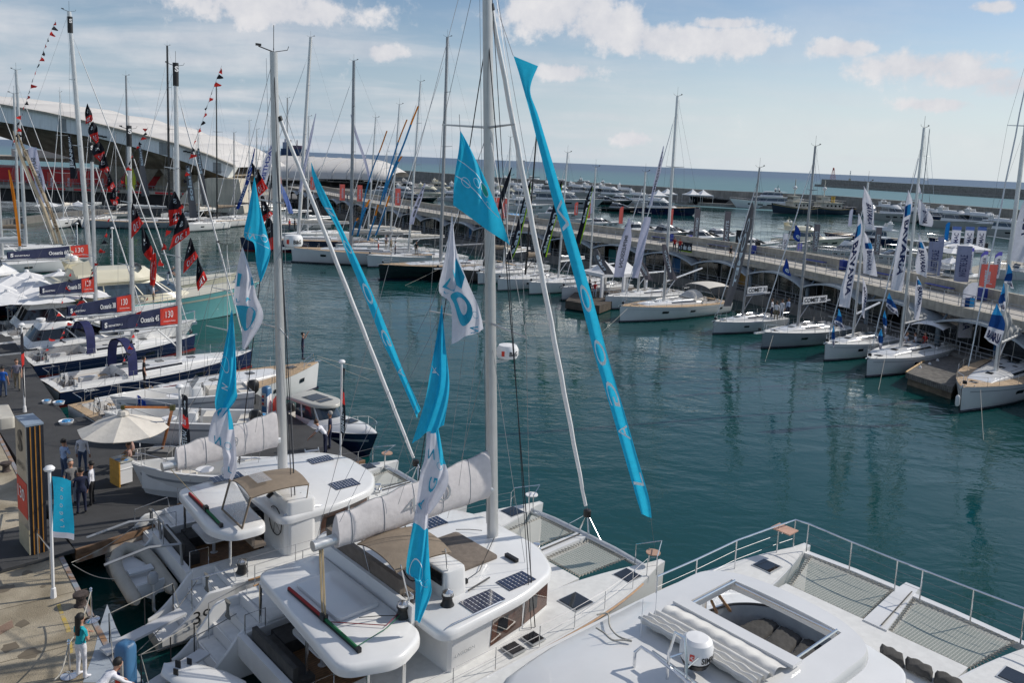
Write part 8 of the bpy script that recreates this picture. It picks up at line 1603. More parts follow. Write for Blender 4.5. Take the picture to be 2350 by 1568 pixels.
t2_ = thing('carpeted_platform', 'dark carpeted platform carrying the tall sign column', 'platform', (b1_.x, b1_.y, 1.2), math.atan2(ex.y, ex.x)); MB().bx(-1.4, -.45, .008, 1.2, 2.6, .118).build('platform', carpet, t2_, False)
v = at(266, 1113, 1.2); t = thing('desk', 'reception desk with ochre wooden front covered in brochures', 'desk', v, R(52)); oc = M('ochre wood panel', (.55, .30, .06), .5, var=.12, vs=5)
MB().bx(-.05, -.4, 0, .0, .4, 1.05).build('wooden_front', oc, t, False); MB().bx(.004, -.38, .1, .5, -.34, .98).bx(.004, .34, .1, .5, .38, .98).bx(.004, -.4, .70, .9, .4, .73).build('white_sides', white, t, False); MB().bx(0.004, -.42, 1.0, .55, .42, 1.05).build('top', M('pale desk top', (.5, .5, .45), .4), t, False)
rs = random.Random(5)
for k in range(6):
 o = MB().box((rs.uniform(.08, .45), rs.uniform(-.32, .32), 1.057+.001*k), (.21, .15, .006), rs.uniform(0, 3)); o2 = o.build('brochure', (white, M('orange brochure', (.6, .3, .05), .6), M('blue brochure', (.1, .25, .5), .6))[k % 3], None, False); o2.location = v; o2.rotation_euler = (0, 0, R(52)); tag(o2, 'brochure %s on the reception desk' % ('lying nearest the front edge', 'in orange cover near the middle', 'in blue cover near the middle', 'lying under another one', 'in orange cover at the back', 'in blue cover at the back')[k], 'brochure', 'brochures on the desk')
v0 = MB().box((0, 0, .03), (.5, .35, .35)); 
def stanchion(label, px, py):
 v = at(px, py, 1.21); t = thing('barrier_post', label, 'barrier post', v, 0, 'chrome rope barrier posts'); MB().lathe([(.22, 0), (.22, .015), (.06, .05), (.025, .07), (.022, .88), (.04, .9), (.02, .93), (.045, .97), (.02, 1.01)], n=20).build('post', M('chrome', (.75, .76, .78), .08, 1.), t); return v
s1 = stanchion('chrome rope barrier post with round foot, beside the bollard', 210.6, 1424); s2 = stanchion('chrome rope barrier post with round foot, behind the woman in teal', 160, 1552)
t = thing('barrier_rope', 'white rope slung between the chrome barrier posts', 'rope'); up = Vector((0, 0, .9)); m = MB()
for a, b in ((s1+up, s2+up), (s2+up, at(128, 1640, 1.25)+up)): m.tube([a.lerp(b, k/12)-Vector((0, 0, .22*math.sin(math.pi*k/12))) for k in range(13)], .018, 6)
m.build('rope', ropew, t)
for px, py, lb in ((186, 1390, 'rusty iron bollard on the beige quay beside the first barrier post'), (14, 1082, 'rusty iron bollard at the left edge of the beige quay')):
 t = thing('bollard', lb, 'bollard', at(px, py, 1.2)); MB().lathe([(.2, 0), (.14, .06), (.13, .25), (.22, .3), (.22, .38), (.1, .42), (0, .42)], n=16).build('body', M('rusty cast iron', (.06, .045, .04), .8, var=.4, vs=8, bump=.5), t)
gt = [at(*p, 1.205) for p in ((-8, 1443), (27, 1424), (31, 1440), (-4, 1460))]; t = thing('drain_grate', 'rusty square drain grate set in the beige quay', 'grate'); MB().quad(*[p for p in gt]).build('frame', M('rust brown iron', (.12, .07, .05), .8, var=.3, vs=10), t, False)
m = MB()
for k in range(9): a, b = gt[0].lerp(gt[3], (k+.5)/9), gt[1].lerp(gt[2], (k+.5)/9); m.tube([a+Vector((0, 0, .01)), b+Vector((0, 0, .01))], .009, 4)
m.build('bars', M('grate bars', (.25, .17, .13), .7), t, False)
def pedestal(label, px, py, h=1.35, az=0):
 v = at(px, py, 1.2); t = thing('service_pedestal', label, 'service pedestal', v, R(az)); bm_ = M('blue service pedestal', (.06, .17, .32), .4, var=.08)
 MB().prism(rounded([(-.22, -.2), (.22, -.2), (.22, .2), (-.22, .2)], .12, 4), 0, h, bev=.15).build('body', bm_, t, ang=50); MB().bx(-.14, -.24, h*.25, .14, -.203, h*.75).build('socket_panel', M('pale socket panel', (.45, .45, .42), .5), t, False); MB().lathe([(.07, 0), (.06, .06)], (0, 0, 0), 10)
 for k, mt in enumerate((red, MATS['bright blue panel'], red)): MB().box((0, -.26, h*(.35+.14*k)), (.12, .05, .1)).build('socket', mt, t, False)
pedestal('blue service pedestal with red sockets at the bottom edge beside the gangway', 290, 1596, 1.45, -20); pedestal('blue service pedestal far out on the pontoon', 612, 945, 1.4, -30)
t = thing('fire_point', 'red covered fire point with a white board on the pontoon', 'fire point', at(640, 965, 1.2)); MB().lathe([(.3, 0), (.32, .6), (.3, 1.1), (.15, 1.3), (.02, 1.35)], n=14).build('cover', red, t); MB().box((-.45, -.2, .8), (.05, .7, 1.1)).build('board', white, t, False)
def gangway(label, a, b, w_=.42, rails=True):
 t = thing('gangway', label, 'gangway'); d = (b-a).normalized(); n = Vector((-d.y, d.x, 0)).normalized()*w_/2; u = Vector((0, 0, .07)); MB().add([a-n, b-n, b+n, a+n, a-n+u, b-n+u, b+n+u, a+n+u], [(0,3,2,1),(4,5,6,7),(0,1,5,4),(1,2,6,5),(2,3,7,6),(3,0,4,7)]).build('plank', M('pale gangway', (.55, .55, .55), .6, var=.06), t, False)
 if rails:
  m = MB(); tp = []
  for f in (.12, .55, .92): p = a.lerp(b, f)+n+u; m.tube([p, p+Vector((0, 0, .85))], .018, 5); tp.append(p+Vector((0, 0, .85)))
  m.build('stanchions', black, t); MB().tube([a-n*2.5+u]+tp+[b+n+u], .012, 4).build('hand_rope', ropew, t, False)
gangway('pale grey gangway from the quay to the stern of the left catamaran', at(237, 1500, 1.3), at(420, 1407, 1.45)); gangway('pale grey gangway at the bottom edge leading to the centre catamaran', at(318, 1600, 1.3), at(470, 1500, 1.3))
t = thing('paddle_board', 'white stubby board with three black fins lying behind the centre catamaran', 'board', at(470, 1562, 1.6), R(-20)); MB().loft([[(x, w_*math.cos(q_), .12*math.sin(q_)) for q_ in [2*math.pi*k/14 for k in range(14)]] for x, w_ in ((-1.3, .05), (-1.15, .3), (-.6, .45), (.3, .48), (1.0, .35), (1.3, .05))]).build('deck', gel, t, ang=60); MB().box((-.85, 0, .2), (.16, .03, .2)).box((-.7, .24, .18), (.14, .03, .16)).box((-.7, -.24, .18), (.14, .03, .16)).build('fins', black, t, False)
def mline(label, pts, r=.014, mat=ropew, sag=.15):
 a, b = pts[0], pts[-1]; t = thing('mooring_line', label, 'rope', (0, 0, 0), 0, 'mooring lines'); m = MB()
 for i in range(len(pts)-1): m.tube([pts[i].lerp(pts[i+1], k/10)-Vector((0, 0, sag*math.sin(math.pi*k/10))) for k in range(11)], r, 4)
 m.build('rope', mat, t, False)
L2_ = lambda x, y, z_, l=loc2, a=A2: Vector((l[0]+x*math.cos(a)-y*math.sin(a), l[1]+x*math.sin(a)+y*math.cos(a), z_))
L1_ = lambda x, y, z_: L2_(x, y, z_, loc1, A1)
mline('mooring line crossing the dark water to the far stern of the left catamaran', [at(164, 1292, 1.25), L1_(1.1, 2.6, 1.7)]); mline('mooring line from the quay corner to the dinghy', [at(166, 1296, 1.25), at(268, 1330, 1.2)])
mline('dark mooring line from the quay to the near stern of the left catamaran', [at(312, 1500, 1.25), L1_(1.3, -2.6, 1.7)], .016, ropeg); mline('lower dark mooring line to the centre catamaran', [at(318, 1505, 1.25), L2_(1.6, 2.9, 1.7)], .016, ropeg)
mline('black mooring rope in the water beside the barrier post', [at(222, 1416, 1.2), at(300, 1500, .1)], .02, ropeb, .3)
for i, (lb, a, zb, b) in enumerate((('from the bow of the cream bimini boat', (1440, 708), 1.5, (1358, 783)), ('from the bow of the big black yacht', (888, 606), 1.9, (857, 640)), ('crossing under the brown grey yacht', (1006, 618), 1.5, (930, 655)), ('from the bow of the boat with the white bimini', (2030, 826), 1.4, (2016, 895)), ('hanging straight down from the bow at the right edge', (2250, 895), 1.6, (2257, 1010)), ('from the bow of the grey bowsprit boat', (1774, 770), 1.3, (1756, 830)), ('from the bow of the small light grey yacht', (1650, 742), 1.2, (1622, 762)), ('running right from the bow of the teak decked white yacht', (728, 818), 1.6, (860, 850)), ('second, running right from the bow of the teak decked white yacht', (728, 822), 1.5, (848, 872)))):
 mline('mooring line '+lb, [at(*a, zb), at(*b, 0)], .016, ropew, .05)
def fender(label, px, py, z_, group, h=.75):
 v = at(px, py, z_); t = thing('fender', label, 'fender', (v.x, v.y, z_-h), 0, group); MB().lathe([(.02, 0), (.09, .04), (.13, .15), (.13, h-.15), (.09, h-.04), (.03, h)], n=12).build('body', rubw, t); MB().tube([(0, 0, h), (0, .05, h+.5)], .01, 4).build('lanyard', ropew, t, False)
for i, px in enumerate((1548, 1563, 1573, 1599, 1612)): fender('white fender on the side of the boat with the cream bimini, %s from its bow' % ORD[i], px, 694-i*2, 1.0, 'fenders of the boat with the cream bimini')
for i, (px, py) in enumerate(((2112, 840), (2134, 832), (2152, 824), (2172, 812))): fender('white fender between white bimini boat and wooden jetty, %s from the bow' % ORD[i], px, py, 1.1, 'fenders beside the wooden jetty')
for i, (px, py) in enumerate(((2199, 907),)): fender('large white fender at the bow of the boat cut by the right edge', px, py, 1.4, 'fender')
jp = [at(*p, .95) for p in ((2172, 797), (2079, 855), (2186, 890), (2240, 808))]; t = thing('wooden_jetty', 'grey weathered wooden jetty beside the boat with the white bimini', 'jetty'); m = MB(); m.v = [(p.x, p.y, .55) for p in jp]+[(p.x, p.y, .95) for p in jp]; m.f = [(0, 3, 2, 1), (4, 5, 6, 7), (0, 1, 5, 4), (1, 2, 6, 5), (2, 3, 7, 6), (3, 0, 4, 7)]
wj = M('grey weathered planks', (.15, .14, .125), .9, var=.3, vs=3, bump=.3, bs=20, planks=(1, .16, (.03, .03, .028))); m.build('deck', wj, t, False, fix=True); MB().tube([jp[0]+Vector((0, 0, .03)), jp[1]+Vector((0, 0, .03))], .07, 4).build('edge_timber', M('new yellow timber', (.5, .33, .15), .7), t, False)
c_ = sum(jp, Vector())/4; m = MB(); m.v = [tuple(c_+(p-c_)*.94-Vector((0, 0, 1.35))) for p in jp]+[tuple(c_+(p-c_)*.94-Vector((0, 0, .41))) for p in jp]; m.f = [(0, 3, 2, 1), (4, 5, 6, 7), (0, 1, 5, 4), (1, 2, 6, 5), (2, 3, 7, 6), (3, 0, 4, 7)]; m.build('float', M('stained concrete float', (.17, .14, .10), .9, var=.3, vs=1.5), t, False, fix=True)
def dock(label, pts, z_, w_):
 t = thing('floating_dock', label, 'dock'); a, b = at(*pts[0], z_), at(*pts[1], z_); d = (b-a).normalized(); n = Vector((-d.y, d.x, 0))*w_/2; m = MB().add([a-n, b-n, b+n, a+n]+[p-Vector((0, 0, z_+.2)) for p in (a-n, b-n, b+n, a+n)], [(0, 1, 2, 3), (4, 7, 6, 5), (0, 4, 5, 1), (1, 5, 6, 2), (2, 6, 7, 3), (3, 7, 4, 0)]); m.build('deck', conc, t, False, fix=True)
dock('narrow concrete floating dock in the back basin', ((1920, 533), (2140, 556)), .8, 3); dock('floating dock leading to the white parasols', ((2090, 668), (2330, 600)), .8, 5); dock('floating dock under the coral feather flags', ((1400, 527), (1550, 540)), .8, 2.5)
sc0 = s_near(1930, 610); t = thing('scaffold_stairs', 'galvanised scaffold stairs and landing behind the pier walkway', 'scaffold'); m = MB()
for k in range(13):
 for o_ in (8, 11):
  q_ = pier(sc0-9+k*1.5, o_)[0]; m.tube([(q_.x, q_.y, 1.2), (q_.x, q_.y, 6.6)], .04, 4)
for o_ in (8, 11):
 for zz in (5.4, 5.9, 6.6, 3.2): m.tube([pier(sc0-9+k*1.5, o_, zz)[0] for k in range(13)], .035, 4)
 for k in range(60): q_ = pier(sc0-9+k*.3, o_)[0]; m.tube([(q_.x, q_.y, 5.4), (q_.x, q_.y, 6.6)], .015, 3)
m.build('scaffold_frame', galv, t, False); strip(MB(), [(8, 5.2), (11, 5.2), (11, 5.3), (8, 5.3)], sc0-9, sc0+9).build('landing', M('scaffold boards', (.28, .26, .22), .8), t, False, fix=True)
t = thing('sign_board', 'black board with pale lettering among the white parasols', 'sign', at(2217, 560, 3.4)); MB().bx(-3.0, 0, -1, 3.0, .1, 1).build('board', M('black board', (.012, .014, .025), .5), t, False); m = MB(); text_flat(m, 'PREDATOR', (-2.6, -.02, -.6), (1, 0, 0), (0, 0, 1), .7, .02, w=5.2); m.build('lettering', inkw, t, False)
t = thing('inflatable_boat', 'orange inflatable boat among the coral feather flags', 'dinghy', at(1462, 524, .3), R(10)); MB().tube([(-2, -.9, .3), (1.5, -.9, .35), (2.6, 0, .5), (1.5, .9, .35), (-2, .9, .3)], .3, 8).build('tube', M('orange hypalon', (.7, .14, .04), .6), t)
t = thing('life_raft_cover', 'blue and white striped boat cover behind the walkway left of the black banners', 'boat cover', at(1176, 500, 2.0), R(20)); MB().loft([[(x, w_*math.cos(q_), .8*w_*abs(math.sin(q_))) for q_ in [math.pi*k/10 for k in range(11)]] for x, w_ in ((-3.5, .6), (-1, 1.3), (2, 1.2), (3.6, .3))]).build('cover', M('blue striped cover', (.15, .35, .6), .6, planks=(0, .9, (.6, .65, .7))), t)
# -- people
SK = {}
def hand(J, E, w, d, up, side, r=1.):
 """palm, four unequal bent fingers and a thumb growing from the wrist w along d"""
 d = Vector(d).normalized(); s = d.cross(Vector(up)).normalized(); n = s.cross(d).normalized(); p = Vector(w)+d*.075; i0 = len(J); J.append((p, .026, 0)); E.append((w_idx[0], i0, 0))
 for k, (ln, off) in enumerate(((.072, -.030), (.082, -.010), (.076, .011), (.060, .030))):
  a = p+d*.028+s*off; b = a+d*ln*.55-n*.012; c = b+d*ln*.35-n*.028; ia = len(J); J.extend([(a, .0095, 0), (b, .0085, 0), (c, .007, 0)]); E.extend([(i0, ia, 0), (ia, ia+1, 0), (ia+1, ia+2, 0)])
 a = Vector(w)+d*.04+s*side*-.032; b = a+d*.035+s*side*-.022-n*.01; ia = len(J); J.extend([(a, .012, 0), (b, .009, 0)]); E.extend([(w_idx[0], ia, 0), (ia, ia+1, 0)])
w_idx = [0]
def body(pose, female=False, sleeve=0):
 """one continuous skinned figure, facing +x, feet on z=0; returns mesh with slots skin/shirt/trousers/shoes"""
 key = (pose, female, sleeve)
 if key in SK: return SK[key]
 J, E = [], []      # joints (pos, radius, _), edges (a, b, slot)
 def add(p, r): J.append((Vector(p), r, 0)); return len(J)-1
 def ed(a, b, s): E.append((a, b, s))
 g = .93 if female else 1.; sit = pose == 'sit'; lean = {'lean': .75, 'bend': 1.15, 'sit': .12, 'railing': .35}.get(pose, .02)
 ph = .52 if sit else .93; pv = Vector((0, 0, ph)); ax = Vector((math.sin(lean), 0, math.cos(lean)))
 T = lambda l, y=0, x=0: pv+ax*l+Vector((math.cos(lean)*x, y, -math.sin(lean)*x))
 a0 = add(pv, .125*g+ (.008 if female else 0)); a1 = add(T(.14), .108*g); a2 = add(T(.30), .125*g); a3 = add(T(.44), .115*g); a4 = add(T(.53), .055); hd = min(lean, .5)
 hx = Vector((math.sin(hd), 0, math.cos(hd))); nk = T(.56); h1 = add(nk+hx*.045, .062); h2 = add(nk+hx*.115+Vector((.012, 0, 0)), .088); h3 = add(nk+hx*.19, .092); h4 = add(nk+hx*.245, .062)
 for x, y, s_ in ((a0, a1, 1), (a1, a2, 1), (a2, a3, 1), (a3, a4, 1), (a4, h1, 0), (h1, h2, 0), (h2, h3, 0), (h3, h4, 0)): ed(x, y, s_)
 no = add(nk+hx*.125+Vector((.108, 0, 0)), .012); ed(h2, no, 0)
 for sg in (1, -1): e_ = add(nk+hx*.13+Vector((-.01, sg*.092, 0)), .014); ed(h2, e_, 0)
 W2 = .175*g; sh = {}
 AR = {'stand': [((-.02, .24, -.28), (.06, .25, -.53)), ((-.02, -.24, -.28), (.06, -.25, -.53))], 'phone': [((.02, .25, -.28), (.22, .20, -.45)), ((.10, -.28, -.20), (.06, -.13, .10))], 'cross': [((.03, .25, -.27), (.20, .04, -.20)), ((.03, -.25, -.27), (.17, -.06, -.16))],
   'walk': [((.12, .24, -.25), (.27, .23, -.45)), ((-.13, -.24, -.25), (-.12, -.25, -.52))], 'talk': [((.04, .25, -.28), (.25, .18, -.22)), ((-.02, -.25, -.27), (.10, -.22, -.50))], 'reach': [((.02, .24, -.26), (.05, .24, -.50)), ((.15, -.26, .12), (.30, -.22, .40))],
   'lean': [((.18, .24, -.22), (.38, .2, -.42)), ((.18, -.24, -.22), (.38, -.2, -.42))], 'bend': [((.2, .22, -.22), (.42, .16, -.40)), ((.2, -.22, -.22), (.42, -.16, -.40))], 'sit': [((.05, .24, -.26), (.28, .16, -.38)), ((.05, -.24, -.26), (.28, -.16, -.38))], 'railing': [((.2, .26, -.22), (.42, .2, -.18)), ((.2, -.26, -.22), (.42, -.2, -.18))]}[pose]
 for sg, (el, wr) in zip((1, -1), AR):
  s0 = T(.43, sg*W2); i = add(s0, .056*g); ed(a3, i, 1); e_ = s0+Vector((el[0], (el[1]-.175*sg if False else el[1]-sg*.175), el[2])); w_ = s0+Vector((wr[0], wr[1]-sg*.175, wr[2])); mid_ = add(s0.lerp(e_, .55), .046*g); ei = add(e_, .040*g); fm_ = add(e_.lerp(w_, .4), .038*g); wi = add(w_, .027)
  ed(i, mid_, 1); ed(mid_, ei, 1 if sleeve else 0); ed(ei, fm_, 1 if sleeve else 0); ed(fm_, wi, 1 if sleeve else 0); w_idx[0] = wi; hand(J, E, w_, (w_-e_), (0, 0, 1) if abs((w_-e_).normalized().z) < .9 else (1, 0, 0), sg)
 LG = {'walk': [((.16, 0, .48), (.24, 0, .09)), ((.0, 0, .48), (-.26, 0, .13))]}.get(pose)
 for k, sg in enumerate((1, -1)):
  hp = pv+Vector((0, sg*.09, -.03)); i = add(hp, .092*g+.004)
  if sit: kn, an = pv+Vector((.42, sg*.11, .0)), Vector((.45, sg*.11, .09))
  elif LG: kn, an = Vector((LG[k][0][0], sg*.10, LG[k][0][2])), Vector((LG[k][1][0], sg*.10, LG[k][1][2]))
  else: kn, an = Vector((.02, sg*.115, .49)), Vector((0, sg*.13, .09))
  ed(a0, i, 2); th = add(hp.lerp(kn, .45), .083*g); ki = add(kn, .058*g); cf = add(kn.lerp(an, .35), .056*g); ai = add(an, .040); he = add(an+Vector((-.03, 0, -.045)), .036); to = add(an+Vector((.17, sg*.02, -.055)), .032)
  ed(i, th, 2); ed(th, ki, 2); ed(ki, cf, 2); ed(cf, ai, 2); ed(ai, he, 3); ed(ai, to, 3)
 me = bpy.data.meshes.new('b'); me.from_pydata([tuple(p) for p, r, _ in J], [(a, b) for a, b, s in E], []); ob = bpy.data.objects.new('b', me); COL.objects.link(ob); ob.modifiers.new('s', 'SKIN'); sb = ob.modifiers.new('u', 'SUBSURF'); sb.levels = 1
 for i, (p, r, _) in enumerate(J): me.skin_vertices[0].data[i].radius = (r, r)
 me.skin_vertices[0].data[0].use_root = True
 for i in (a1, a2, a3):
  r = J[i][1]; me.skin_vertices[0].data[i].radius = (r*.82, r*1.22) if False else (r, r)
 dg = bpy.context.evaluated_depsgraph_get(); out = bpy.data.meshes.new_from_object(ob.evaluated_get(dg)); out.name = 'body'; bpy.data.objects.remove(ob)
 for v in out.vertices:
  c_ = v.co
  if pose not in ('bend',) and ph-.1 < c_.z < ph+.5 and abs(c_.y) < .2: c_.y *= 1.16; c_.x = c_.x if sit else c_.x*.92
 for m_ in range(4): out.materials.append(None)
 P_ = [p for p, r, _ in J]
 for f in out.polygons:
  c_ = f.center; best, bs = 9, 0
  for a, b, s_ in E:
   pa, pb = P_[a], P_[b]; ab = pb-pa; tt = max(0, min(1, (c_-pa).dot(ab)/max(ab.length_squared, 1e-9))); dd = (c_-(pa+ab*tt)).length-.5*(J[a][1]+(J[b][1]-J[a][1])*tt)
   if dd < best: best, bs = dd, s_
  f.material_index = bs; f.use_smooth = True
 head = nk+hx*.15+Vector((.0, 0, 0)); SK[key] = (out, head, hx); return SK[key]
skin_ = M('warm skin', (.50, .27, .18), .55, var=.06, vs=8); skint = M('tanned skin', (.36, .18, .11), .55, var=.06, vs=8)
hairs = {'black': M('black hair', (.012, .010, .009), .6, var=.3, vs=30), 'brown': M('brown hair', (.07, .035, .018), .6, var=.3, vs=30), 'grey': M('grey hair', (.30, .29, .28), .7, var=.2, vs=30), 'bald': None}
def cl(n, c): return M(n+' cloth', c, .85, var=.07, vs=9, bump=.35, bs=11)
CL = {'teal': cl('turquoise', (.01, .34, .40)), 'white': cl('white', (.72, .72, .76)), 'lblue': cl('light blue', (.32, .42, .62)), 'jeans': cl('denim', (.05, .08, .15)), 'ljeans': cl('pale denim', (.28, .33, .40)), 'navy': cl('navy', (.012, .018, .05)), 'black': cl('black', (.012, .012, .014)), 'grey': cl('grey', (.18, .18, .18)), 'blue': cl('blue', (.01, .10, .42)), 'red': cl('red', (.45, .02, .02)), 'khaki': cl('khaki', (.22, .18, .12)), 'check': cl('checked', (.20, .19, .24)), 'rose': cl('rose print', (.40, .26, .22)), 'suit': cl('dark suit', (.02, .022, .03))}
def person(label, px, py, z_, face, pose='stand', top='white', legs='navy', hair='black', female=False, sleeve=1, h=1.75, sk=None, group=None, shoes='black', longhair=False):
 v = at(px, py, z_); me, head, hx = body(pose, female, sleeve); t = thing('person', label, 'person', v, R(face), group); o = bpy.data.objects.new('body', me); COL.objects.link(o); o.parent = t; k = h/1.74; o.scale = (k, k, k)
 if not me.materials[0]:
  for i in range(4): me.materials[i] = skin_
 for i, m_ in enumerate((sk or skin_, CL[top], CL[legs], CL[shoes])): o.material_slots[i].link = 'OBJECT'; o.material_slots[i].material = m_
 if hairs.get(hair):
  H_ = head*k; ax_ = hx; m = MB()
  def hf(u, v_):
   a = 2*math.pi*u; b = math.pi*.62*v_ if abs(math.atan2(math.sin(a), math.cos(a))) > .95 else math.pi*.36*v_; r = .108*k*(1+.03*math.sin(a*9+v_*7)); d = Vector((math.sin(b)*math.cos(a)*1.08, math.sin(b)*math.sin(a)*.96, math.cos(b)*1.12)); return H_+Vector((-.012, 0, .045*k))+d*r
  m.grid(hf, 28, 7)
  if longhair: m.loft([[(H_.x-.07-.03*f+dx*.05*(1.2-f*.5)*k, H_.y+dy*.10*(1-.25*f)*k, H_.z-.48*f*k+.08) for dx, dy in [(math.cos(q_), math.sin(q_)) for q_ in [2*math.pi*j/10 for j in range(10)]]] for f in (0, .25, .5, .75, 1)])
  m.build('hair', hairs[hair], t, ang=80)
 fe = MB(); H_ = head*k
 for sg in (1, -1): fe.lathe([(.0, 0), (.009, .004), (.009, .012), (0, .016)], (H_.x+.088*k, H_.y+sg*.034*k, H_.z+.005), 6)
 fe.box((H_.x+.088*k, H_.y, H_.z-.062*k), (.008, .045, .008)); fe.build('face_features', hairs['brown'], t)
 return t
G = 'people on the quay'
person('woman with long black hair, turquoise shirt and white trousers, arms folded', 187, 1557, 1.21, 66, 'cross', 'teal', 'white', 'black', True, 0, 1.74, shoes='white', longhair=True)
person('man in a white shirt bending forward at the bottom edge of the quay', 222, 1668, 1.21, 60, 'bend', 'white', 'navy', 'black', sleeve=1, h=1.75)
person('man in a light blue shirt holding a phone to his ear, dark jeans', 148, 1104, 1.2, 60, 'phone', 'lblue', 'jeans', 'black', h=1.74)
person('man in a loose white shirt and blue jeans seen from behind', 190, 1088, 1.2, 95, 'stand', 'white', 'jeans', 'brown', h=1.78)
person('grey haired man in a grey polo shirt and pale jeans', 164, 1160, 1.2, -35, 'talk', 'grey', 'ljeans', 'grey', sleeve=0, h=1.80)
person('man all in dark clothes seen from behind, in the talking group', 188, 1180, 1.2, 130, 'talk', 'navy', 'navy', 'black', h=1.76)
person('man in a white shirt and black trousers, right of the talking group', 212, 1160, 1.2, 190, 'stand', 'white', 'black', 'black', h=1.72)
person('seated woman in a rose print dress behind the desk, the nearer one', 300, 1082, 1.2, 200, 'sit', 'rose', 'rose', 'brown', True, 0, 1.68, sk=skint); person('seated woman with tied brown hair behind the desk, the farther one', 306, 1066, 1.2, 215, 'sit', 'rose', 'khaki', 'brown', True, 0, 1.68, sk=skint)
for px, py, lb in ((303, 1082, 'nearer'), (309, 1066, 'farther')):
 t = thing('chair', 'light chair under the %s seated woman' % lb, 'chair', at(px, py, 1.2), R(205)); MB().bx(-.22, -.22, .43, .22, .22, .46).build('seat', white, t, False); MB().bx(-.24, -.22, .46, -.21, .22, .85).build('backrest', white, t, False)
 for x in (-.2, .2):
  for y in (-.2, .2): MB().tube([(x, y, 0), (x, y, .43)], .014, 5).build('leg', steel, t)
person('man in a bright blue shirt at the left edge of the pontoon', 8, 912, 1.2, 110, 'stand', 'blue', 'jeans', 'black', h=1.68, sleeve=0); person('man in a checked short sleeved shirt reading as he walks along the pontoon', 40, 895, 1.2, -60, 'walk', 'check', 'khaki', 'brown', h=1.72, sleeve=0)
person('man in black standing in the cockpit of a white yacht', 331, 889, 1.35, 30, 'stand', 'black', 'black', 'black', h=1.75, sleeve=0); person('man in navy at the bow of the teak decked yacht, one hand on a stay', 694, 826, 1.75, 10, 'reach', 'navy', 'navy', 'black', h=1.75, sleeve=0)
person('man in a white shirt bending over a bag beside the black outboard', 747, 1044, 1.2, 180, 'lean', 'white', 'navy', 'brown', h=1.78, sleeve=0); person('man in a navy shirt standing behind the one in white by the cabin motorboat', 757, 1030, 1.2, 190, 'stand', 'navy', 'navy', 'grey', h=1.78, sleeve=0, sk=skint)
person('man in dark shirt leaning over on the cream yacht', 385, 655, 3.4, 10, 'lean', 'navy', 'ljeans', 'grey', sleeve=0); person('person in a white shirt in the cockpit of the turquoise yacht', 352, 700, 1.9, 30, 'talk', 'white', 'khaki', 'brown', sleeve=0)
for i, (px, py, tp) in enumerate(((20, 722, 'lblue'), (36, 726, 'lblue'), (66, 718, 'white'), (88, 712, 'navy'), (5, 715, 'grey'))): person('person in a %s shirt seated under the parasols, %s from the left' % ({'lblue': 'light blue', 'white': 'white', 'navy': 'navy', 'grey': 'grey'}[tp], ORD[(1, 2, 3, 4, 0)[i]]), px, py, 1.2, (20, 200, 180, 160, 0)[i], 'sit', tp, 'jeans', 'black' if i % 2 else 'brown', group='people at the terrace')
for px, py, lb, tp, lg in ((1364, 684, 'person in a red shirt with hands on hips on the barge', 'red', 'ljeans'), (1352, 680, 'person in black beside the red shirted one on the barge', 'black', 'black')): person(lb, px, py, .9, -90, 'talk', tp, lg, 'black', sleeve=0)
for i, (px, py, tp, lg) in enumerate(((1780, 735, 'white', 'khaki'), (1793, 730, 'white', 'white'), (1807, 727, 'lblue', 'navy'), (1770, 728, 'white', 'navy'))): person('person seen from behind in the arcade between the grey hulled yachts, %s from left' % ORD[(1, 2, 3, 0)[i]], px, py, 1.2, 70+i*25, 'stand', tp, lg, 'brown', group='visitors in the arcade')
for i, (px, py, tp) in enumerate(((2160, 768, 'white'), (2174, 770, 'lblue'), (2380, 800, 'white'))): person('visitor behind the wooden jetty in a %s shirt%s' % ('white' if tp == 'white' else 'light blue', ', near the right edge' if px > 2300 else ''), px, py, 1.2, 90, 'stand', tp, 'navy', 'black', group='visitors in the arcade')
for i, (px, py, tp) in enumerate(((2076, 800, 'white'), (2100, 802, 'white'), (2122, 800, 'red'))): person('person seated under the white bimini, %s from the left' % ORD[i], px, py, 1.1, (-60, 150, 200)[i], 'sit', tp, 'navy', 'brown', sleeve=0, group='people under the white bimini')
person('man in a dark suit walking on the pier walkway', 937, 498, ZW, -70, 'walk', 'suit', 'suit', 'black'); 
person('red shirted person leaning on the railing above the black wall banner, the left one', 1547, 577, ZW, -100, 'railing', 'red', 'navy', 'brown', sleeve=0); person('red shirted person leaning on the railing above the black wall banner, the right one', 1559, 580, ZW, -100, 'railing', 'red', 'navy', 'black', sleeve=0)
person('person seated on the blue bench of the walkway', 1676, 590, ZW, -100, 'sit', 'black', 'khaki', 'brown', True, sleeve=0)
